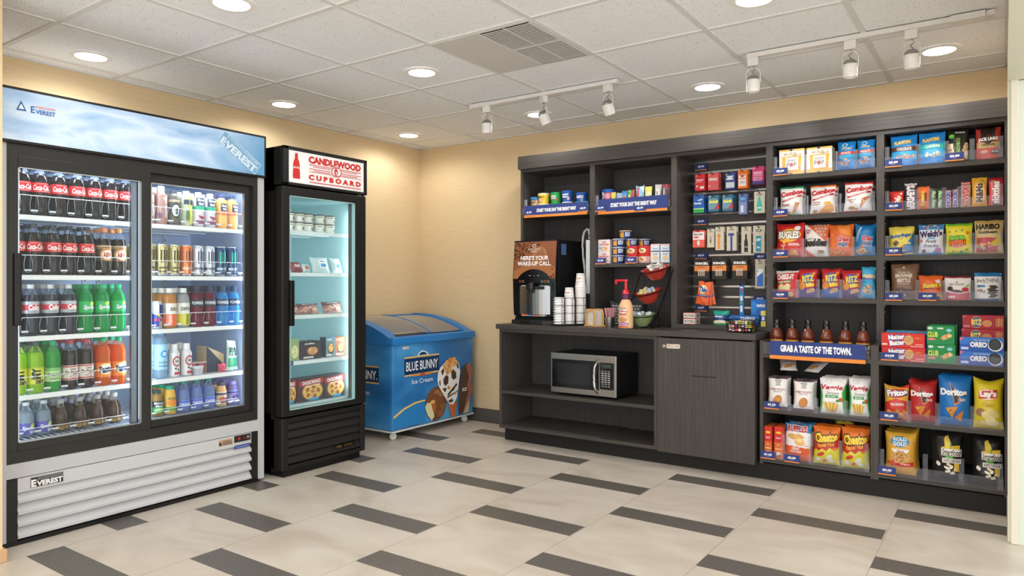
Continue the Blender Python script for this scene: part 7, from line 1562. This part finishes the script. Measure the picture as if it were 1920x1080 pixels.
# black arch over the dispenser
m = MB(); pts = [(cx0+.025, .255)]+[(cx0+.195-.17*math.cos(a), .262+.150*math.sin(a)) for a in [PI*q/18 for q in range(19)]]+[(cx0+.365, .255)]
m.prism(pts, cyf-.012, cyf+.01, 'y', '121213')
fa = flatmap(cx0+.025, cyf-.0126, .240)
art(m, [('e', .14, .42, .03, .05, 'd84a34'), ('e', .14, .42, .02, .035, '121213'), ('e', .22, .42, .026, .045, 'b8b8b8'), ('e', .22, .42, .019, .033, '121213'), ('e', .72, .42, .026, .045, 'b8b8b8'), ('e', .72, .42, .019, .033, '121213'), ('e', .80, .42, .03, .05, 'e86a34'), ('e', .80, .42, .02, .035, '121213'), ('e', .88, .42, .026, .045, 'b8b8b8'), ('e', .88, .42, .019, .033, '121213'),
        ('r', .38, .64, .42, .66, 'd8d8d8'), ('r', .49, .64, .53, .66, 'e04a4a'), ('r', .60, .64, .64, .66, 'd8d8d8'), ('r', .18, .24, .30, .27, 'c8c8c8'), ('r', .66, .22, .90, .26, 'c8c8c8')], .34, .19, fa, 1)
m.build('control_arch', GLOSS, CM)
m = MB(); m.prism([(cx0+.07+.27*q/10, cyf-.012-.03*math.sin(PI*q/10)) for q in range(11)]+[(cx0+.34, cyf+.02), (cx0+.07, cyf+.02)], .075, .285, 'z', '8f9193'); m.build('steel_splash_panel', METAL, CM)
m = MB(); m.m = Matrix.Translation((cx0+.20, cyf-.055, .235)); m.lathe([(.016, 0), (.022, .03), (.026, .075)], 18, '161617'); m.m = Matrix.Identity(4); m.cbox(cx0+.155, cx0+.30, cyf-.05, cyf, .26, .285, .004, '161617'); m.build('nozzle', GLOSS, CM)
m = MB(); fa = flatmap(cx0+.09, cyf-.020, .062); m.box(cx0+.09, cx0+.30, cyf-.019, cyf+.01, .060, .082, 'c8c4c0'); art(m, [('r', 0, .1, .26, .9, 'e0682c'), ('r', .28, .1, .52, .9, '3a5aa8'), ('r', .54, .1, .80, .9, 'e0682c')], .21, .018, fa, 1); m.build('hot_label', MATTE, CM)
m = MB(); m.prism([(cx0-.005, cyf+.03), (cx0+.0, cyf-.02), (cx0+.10, cyf-.062), (cx0+.20, cyf-.072), (cx0+.30, cyf-.062), (cx0+.395, cyf-.02), (cx0+.398, cyf+.03)], 0, .030, 'z', '1d1d1e'); m.box(cx0+.03, cx1-.03, cyf-.02, cyb-.05, .0, .05, '0e0e0f')
m.prism([(cx0+.06, cyf+.0), (cx0+.12, cyf-.045), (cx0+.20, cyf-.054), (cx0+.28, cyf-.045), (cx0+.34, cyf+.0)], .030, .0315, 'z', '3a3c40'); m.build('drip_tray', PLAS, CM)
# hose and bracket beside the machine
m = MB(); x_ = 1.955
m.tube([(1.912, -.30, 1.22), (1.908, -.30, 1.30), (1.897, -.30, 1.38), (1.890, -.30, 1.46), (1.892, -.30, 1.53), (1.905, -.30, 1.575), (1.926, -.302, 1.592), (1.945, -.305, 1.590), (1.950, -.306, 1.555), (1.950, -.307, 1.522)], .0085, 'a4a6aa', 10); o = m.build('water_hose', PLAS); tag(o, 'grey braided water hose looping behind the coffee machine', 'hose')
m = MB(); m.cbox(1.931, 1.968, -.325, -.29, 1.115, 1.512, .004, 'c4c6c9'); o = m.build('water_filter', PLAS); tag(o, 'tall slim pale grey water filter on the shelf side above the cups', 'filter'); 

# cup rack with lids and paper cups
RX, RY = 1.855, -.455
rk = thing('cup_rack', 'black wire rack of lids and paper cups beside the coffee machine', 'rack', (0, 0, CT+.0005))
cols3 = [(1.832, -.548, .040), (1.873, -.470, .040), (at(1087.5, 600, 'y', -.392)[0]+.004, -.392, .040)]
c_a, c_c = cols3[0], cols3[2]
m = MB(); m.prism([(c_a[0]-.046, c_a[1]-.046), (c_a[0]+.045, c_a[1]-.046), (c_c[0]+.047, c_c[1]-.03), (c_c[0]+.047, c_c[1]+.047), (c_c[0]-.04, c_c[1]+.047), (c_a[0]-.046, c_a[1]+.03)], .0, .012, 'z', '131314'); m.build('base', PLAS, rk)
m = MB()
for (x, y, r) in cols3:
    for zq in (.03, .09, .145, .20):
        n = 16; m.tube([(x+(r+.0042)*math.cos(2*PI*q/n), y+(r+.0042)*math.sin(2*PI*q/n), zq) for q in range(n+1)], .0014, '131314', 5)
    for a in (-.5, -1.9, -2.9, .6): m.tube([(x+(r+.0042)*math.cos(a), y+(r+.0042)*math.sin(a), .01), (x+(r+.0042)*math.cos(a), y+(r+.0042)*math.sin(a), .205)], .0014, '131314', 5)
m.build('wire_column', METAL, rk)
# stack of lids
x, y, r = cols3[0]
L0 = None
for q in range(11):
    z = CT+.014+.0175*q
    if L0 is None:
        m = MB(); m.lathe([(.040, 0), (.041, .003), (.040, .006), (.036, .007), (.034, .016), (.030, .017), (.0, .0165)], 26, 'edeef0'); L0 = m.build('cup_cover', PLAS); o = L0
        tag(o, '', 'lid', 'white plastic lids in the cup rack')
    else:
        o = L0.copy(); COL.objects.link(o)
    o.location = (x, y, z); o['label'] = 'white plastic coffee lid, %s from the bottom of the rack stack' % (ORD+['eleventh'])[q]
def papercup(o, loc, lab):
    if o is None:
        t = thing('paper_cup', lab, 'cup', loc, 0, 'white paper cups in the cup rack')
        m = MB(); m.lathe([(.040, 0), (.0385, .003), (.029, .100), (.027, .101), (.0, .099)], 26, 'ece9e6', cap0=False); W2 = 2*PI*.034
        art(m, [('r', .40, .58, .49, .70, 'c8a488'), ('r', .51, .58, .56, .70, 'e0762c'), ('r', .57, .60, .60, .68, 'c85a2c'), T_('BREAKFAST', .48, .38, .24, .06, '5a5a60', b=.02), ('e', .48, .22, .02, .04, '4a4a4e'), ('r', 0, .90, 1, .93, '8a8a8c')], W2, .095, lambda a, b, e: ((.0387-.0098*b/.097+e)*math.sin((a-W2/2)/.034), -(.0387-.0098*b/.097+e)*math.cos((a-W2/2)/.034), b+.003), .008, .00004)
        m.build('cup_body', CARD, t)
        MB().lathe([(.040, -.001), (.0412, .0015), (.040, .004)], 26, 'f2f0ee', cap0=False, cap1=False).build('rolled_rim', CARD, t)
        return t
    return dup(o, loc, 0, lab)
pc = None
for col, n, top in ((1, 15, .0), (2, 24, .0)):
    x, y, r = cols3[col]
    for q in range(n):
        pc2 = papercup(pc, (x, y, CT+.014+.0115*q), 'white paper cup, %s of the %s stack in the rack' % ((ORD+['eleventh', 'twelfth', 'thirteenth', 'fourteenth', 'fifteenth', 'sixteenth', 'seventeenth', 'eighteenth', 'nineteenth', 'twentieth', 'twenty-first', 'twenty-second', 'twenty-third', 'twenty-fourth'])[q]+' from bottom', ['', 'shorter', 'taller'][col]))
        if pc is None: pc = pc2
# napkin holder
nh = thing('napkin_holder', 'light wooden napkin holder on the worktop', 'napkin holder', (2.087, -.475, CT+.0006), -.5)
WD = 'd3a66c'
MB().cbox(-.075, .070, -.045, .045, 0, .010, .002, WD).build('base', CARD, nh)
for sy in (-.036, .034):
    m = MB(); m.prism([(-.062, .010), (-.062, .095), (-.045, .125), (.040, .125), (.056, .095), (.056, .010), (.040, .010), (.040, .085), (.028, .108), (-.034, .108), (-.046, .085), (-.046, .010)], sy-.005, sy+.005, 'y', WD); m.build('side_frame', CARD, nh)
m = MB()
for q in range(12): m.box(-.050, .045, -.029+.0048*q, -.0262+.0048*q, .0105, .112, 'e2dcd2')
o = m.build('paper_napkins', CARD); o['kind'] = 'stuff'; o.location = (2.087, -.475, CT+.0006); o.rotation_euler = (0, 0, -.5); tag(o, 'stack of cream paper napkins standing in the wooden holder', 'napkins')
# straws
st = thing('stirrer_cup', 'patterned steel cup holding pink stirrers', 'cup', (2.193, -.455, CT+.0006))
m = MB(); m.lathe([(.028, 0), (.037, .068), (.0355, .068), (.028, .010), (0, .009)], 24, 'a4a4a4', cap1=False)
m.build('cup_body', METAL, st)
rs2 = random.Random(8)
s0 = None
for q in range(60):
    a, r_ = rs2.uniform(0, 6.28), rs2.uniform(0, 1)**.5
    bx, by = .018*r_*math.cos(a), .018*r_*math.sin(a); tx, ty = .046*r_*math.cos(a), .030*r_*math.sin(a)
    v = Vector((tx-bx, ty-by, .118)); 
    if s0 is None: m = MB(); m.tube([(0, 0, 0), (0, 0, .122)], .0017, 'dba0a8', 5); s0 = m.build('stirrer', PLAS); o = s0
    else: o = s0.copy(); COL.objects.link(o)
    o.location = (2.193+bx, -.455+by, CT+.012); o.rotation_euler = v.to_track_quat('Z', 'Y').to_euler()
    tag(o, 'thin pink plastic stirrer standing in the steel cup on the worktop', 'stirrer', 'pink stirrers in the steel cup')
# creamer pump bottle
cr = thing('creamer_bottle', 'cream coloured pump bottle with red and purple top', 'bottle', (at(1173.5, 600, 'y', -.552)[0], -.552, CT+.0006))
MB().lathe([(.036, 0), (.049, .004), (.050, .02), (.050, .12), (.047, .15), (.036, .18), (.026, .195), (.024, .200)], 24, 'e2b98a').build('bottle_body', PLAS, cr)
m = MB(); W2 = 2*PI*.0505
art(m, [('e', .5, .78, .10, .10, 'f0ece4'), T_('Nestle', .49, .90, .14, .05, '2a4a9c', b=.03), T_('coffee\nmate', .48, .72, .24, .22, 'b8344c', b=.03), ('e', .5, .34, .12, .17, 'e8d8c0'), ('e', .5, .38, .10, .12, 'c98a5c'), ('e', .5, .20, .13, .07, '8a5aa0'), T_('ORIGINAL', .5, .20, .2, .04, 'f0e8f0', b=.03), ('r', .36, .03, .62, .09, 'd0503c')], W2, .145, cylmap(.0505, .005, W2), .01, .0003); m.build('label', FILM, cr)
MB().lathe([(.025, .195), (.027, .20), (.027, .232), (.024, .235)], 20, '5a2450').build('collar', PLAS, cr)
m = MB(); m.lathe([(.024, .232), (.024, .243), (.016, .262), (.009, .268), (.009, .315), (.014, .318), (.014, .330)], 18, 'd8242c'); m.cbox(-.075, .014, -.010, .010, .318, .333, .004, 'd8242c'); m.cbox(-.080, -.066, -.007, .007, .300, .330, .003, 'd8242c'); m.build('pump', GLOSS, cr)
# three-tier bowl stand
bs = thing('bowl_stand', 'black wire stand tilting three bowls on the worktop', 'stand', (0, 0, CT+.0005))
BC = [(2.417, -.405), (2.483, -.42), (2.546, -.445)]
for sx in (-.114, .114):
    m = MB()
    m.tube([(BC[0][0]-.03+sx, -.455, .004), (BC[0][0]+sx, -.405, .09), (BC[1][0]+sx, -.42, .25), (BC[2][0]+sx, -.445, .405)], .003, '141414', 6)
    m.tube([(BC[0][0]-.03+sx, -.455, .004), (BC[0][0]-.01+sx, -.352, .004), (BC[0][0]-.004+sx, -.395, .11)], .003, '141414', 6); m.build('side_frame', METAL, bs)
def bowlshape(name, lab, u, vb, y, R, h, tiltx, roll, col, grp):
    x, _, zc = at(u, vb, 'y', y); zc = max(zc, CT+.002+R*.45*abs(math.sin(tiltx)))
    m = MB(); m.lathe([(R*.42, 0), (R*.46, .004), (R*.62, h*.30), (R*.90, h*.85), (R, h), (R*1.02, h+.002), (R*.97, h-.001), (R*.86, h*.80), (R*.56, h*.28), (R*.1, .012), (0, .012)], 30, col, cap1=False)
    o = m.build(name, GLOSS); o.location = (x, y, zc); o.rotation_euler = (tiltx, roll, 0)
    tag(o, lab, 'bowl', grp)
    m2 = MB(); n = 28; Rr = R*.93+.006
    Mx = Matrix.Translation((x, y, zc-CT-.0005)) @ (Matrix.Rotation(roll, 4, 'Y') @ Matrix.Rotation(tiltx, 4, 'X')).to_4x4()
    m2.tube([Mx @ Vector((Rr*math.cos(2*PI*q/n), Rr*math.sin(2*PI*q/n), h*.86)) for q in range(n+1)], .0028, '141414', 6); m2.build('ring', METAL, bs)
    return o, x, zc
b1, x1, zz1 = bowlshape('serving_bowl', 'green bowl of creamer cups, lowest on the wire stand', 1204, 611, -.405, .097, .082, .10, -.02, '8a9a68', 'bowls on the wire stand')
b2, x2, zz2 = bowlshape('serving_bowl', 'dark red bowl of yellow and blue packets, middle of the stand', 1219, 567, -.42, .097, .078, .22, -.16, 'a8382e', 'bowls on the wire stand')
b3, x3, zz3 = bowlshape('serving_bowl', 'dark red bowl of white packets, top of the wire stand', 1232.5, 523, -.445, .097, .074, .24, -.14, 'a8382e', 'bowls on the wire stand')
rp = random.Random(21)
def packets(n, x, y, z, R, tilt, roll, name, cat, cols, lab, grp, w, l, up=0):
    first = {}
    Mx = (Matrix.Rotation(roll, 4, 'Y') @ Matrix.Rotation(tilt, 4, 'X')).to_4x4()
    for q in range(n):
        a, r_ = rp.uniform(0, 6.28), rp.uniform(0, 1)**.5*R
        c = cols[q % len(cols)]
        if c not in first:
            m = MB(); m.cbox(-w/2, w/2, -l/2, l/2, -.0016, .0016, .0012, c); m.box(-w*.35, w*.35, -l*.1, l*.1, .0016, .0019, 'd8d2c8' if c != 'e6e2de' else 'b8a8a8'); first[c] = m.build(name, CARD); o = first[c]
        else: o = first[c].copy(); COL.objects.link(o)
        P = Mx @ Vector((r_*math.cos(a), r_*math.sin(a), .062+.02*(1-r_/R)+q*.0009))
        o.location = (x+P.x, y+P.y, z+P.z); o.rotation_euler = (tilt+rp.uniform(-.5, .5)+up*rp.uniform(.4, .9), roll+rp.uniform(-.5, .5), rp.uniform(-1, 1))
        tag(o, lab[c], cat, grp)
packets(18, x3, -.445, zz3+.008, .050, .24, -.14, 'sugar_packet', 'packet', ['e6e2de', 'd8ccc8'], {'e6e2de': 'white sugar packet lying in the top red bowl', 'd8ccc8': 'pale pinkish sugar packet lying in the top red bowl'}, 'sugar packets in the top bowl', .026, .062)
packets(22, x2-.01, -.42, zz2, .056, .22, -.16, 'sweetener_packet', 'packet', ['d9cf8a', 'd9cf8a', '9cb4dc'], {'d9cf8a': 'pale yellow sweetener packet in the middle red bowl', '9cb4dc': 'light blue sweetener packet in the middle red bowl'}, 'sweetener packets in the middle bowl', .024, .050, .6)
cc = None
for q in range(16):
    a, r_ = rp.uniform(0, 6.28), rp.uniform(0, 1)**.5*.070
    if cc is None:
        cc = thing('creamer_cup', 'small white creamer cup with blue lid heaped in the green bowl', 'cup', (0, 0, 0), 0, 'creamer cups in the green bowl')
        MB().lathe([(.010, 0), (.015, .022)], 14, 'ebe8e4').build('cup_body', PLAS, cc); MB().lathe([(.018, .022), (.018, .0232), (.0, .0234)], 14, '9cc4e0').build('foil_lid', FILM, cc); o = cc
    else: o = dup(cc, (0, 0, 0))
    o.location = (x1+r_*math.cos(a), -.405+r_*math.sin(a), zz1+.058+.012*(1-r_/.07)+.001*q); o.rotation_euler = (rp.uniform(-1, 1), rp.uniform(-1, 1), 0)
# patterned pouch of condiments behind the creamer
m = MB(); m.prism([(2.135, CT+.001), (2.345, CT+.001), (2.372, CT+.180), (2.345, CT+.168), (2.24, CT+.150), (2.15, CT+.168), (2.108, CT+.182)], -.285, -.205, 'y', '34383a')
f = flatmap(2.125, -.2854, CT+.005); ops = []
for i in range(10):
    for j in range(7): ops += [('p', [(.05+.1*i+dx_+.045*math.cos(a_), .08+.135*j+.055*math.sin(a_)) for dx_ in ((.05 if j % 2 else 0),) for a_ in (0, 1.57, 3.14, 4.71)], 'c8ccc8'), ('p', [(.05+.1*i+(.05 if j % 2 else 0)+.024*math.cos(a_), .08+.135*j+.03*math.sin(a_)) for a_ in (0, 1.57, 3.14, 4.71)], '34383a')]
ops = [o_ for o_ in ops if max(q[0] for q in o_[1]) < 1.0 and min(q[0] for q in o_[1]) > 0]
art(m, ops, .232, .155, f, 1, .00001); o = m.build('patterned_basket', CARD); tag(o, 'black and white patterned cloth basket behind the pump bottle', 'basket')

# microwave
MW = thing('microwave', 'stainless steel microwave with black sides in the base cabinet', 'microwave', (0, 0, .3865))
mx0, mx1, myf, myb, mh = 1.762, 2.289, -.545, -.19, .303
m = MB(); m.cbox(mx0+.004, mx1-.002, myf+.025, myb, .016, mh, .004, '161616'); m.build('case', PLAS, MW)
m = MB(); m.cbox(mx0, mx1, myf, myf+.026, .016, mh, .004, 'a9a7a4'); fs = m.build('front_frame', METAL, MW)
f = flatmap(mx0, myf-.0006, .016); W2, H2 = mx1-mx0, mh-.016
m = MB(); m.cbox(mx0+.012, mx0+.392, myf-.003, myf+.002, .016+H2*.14, .016+H2*.85, .003, '0f0f10'); art(m, [('r', .10, .24, .62, .76, '1d1f22')], W2, H2, flatmap(mx0, myf-.0036, .016), 1); m.build('door_window', GLOSS, MW)
m = MB(); m.cbox(mx0+.402, mx1-.018, myf-.003, myf+.002, .016+H2*.18, .016+H2*.83, .003, '121213')
ops = [('r', .78, .70, .94, .80, '2c3430'), T_('12:00', .86, .75, .10, .05, '4a5a50')]
for i in range(3):
    for j in range(8): ops.append(('r', .79+.05*i, .25+.052*j, .825+.05*i, .278+.052*j, 'a8a8a8' if (j > 1 and j < 7) else '7a7a7a'))
art(m, ops, W2, H2, flatmap(mx0, myf-.0036, .016), 1); m.build('control_panel', GLOSS, MW)
m = MB(); hx0 = mx0+.385; m.tube([(hx0-.012*math.sin(PI*q_/14), myf-.002-.034*min(1, math.sin(PI*q_/14)*2.2), .040+.226*q_/14) for q_ in range(15)], .0095, 'c4c3c1', 10); m.build('handle', METAL, MW)
for x in (mx0+.05, mx1-.05):
    for y in (myf+.06, myb-.05): MB().lathe([(.013, 0), (.013, .017)], 12, '141414', cx=x, cy=y).build('foot', PLAS, MW)
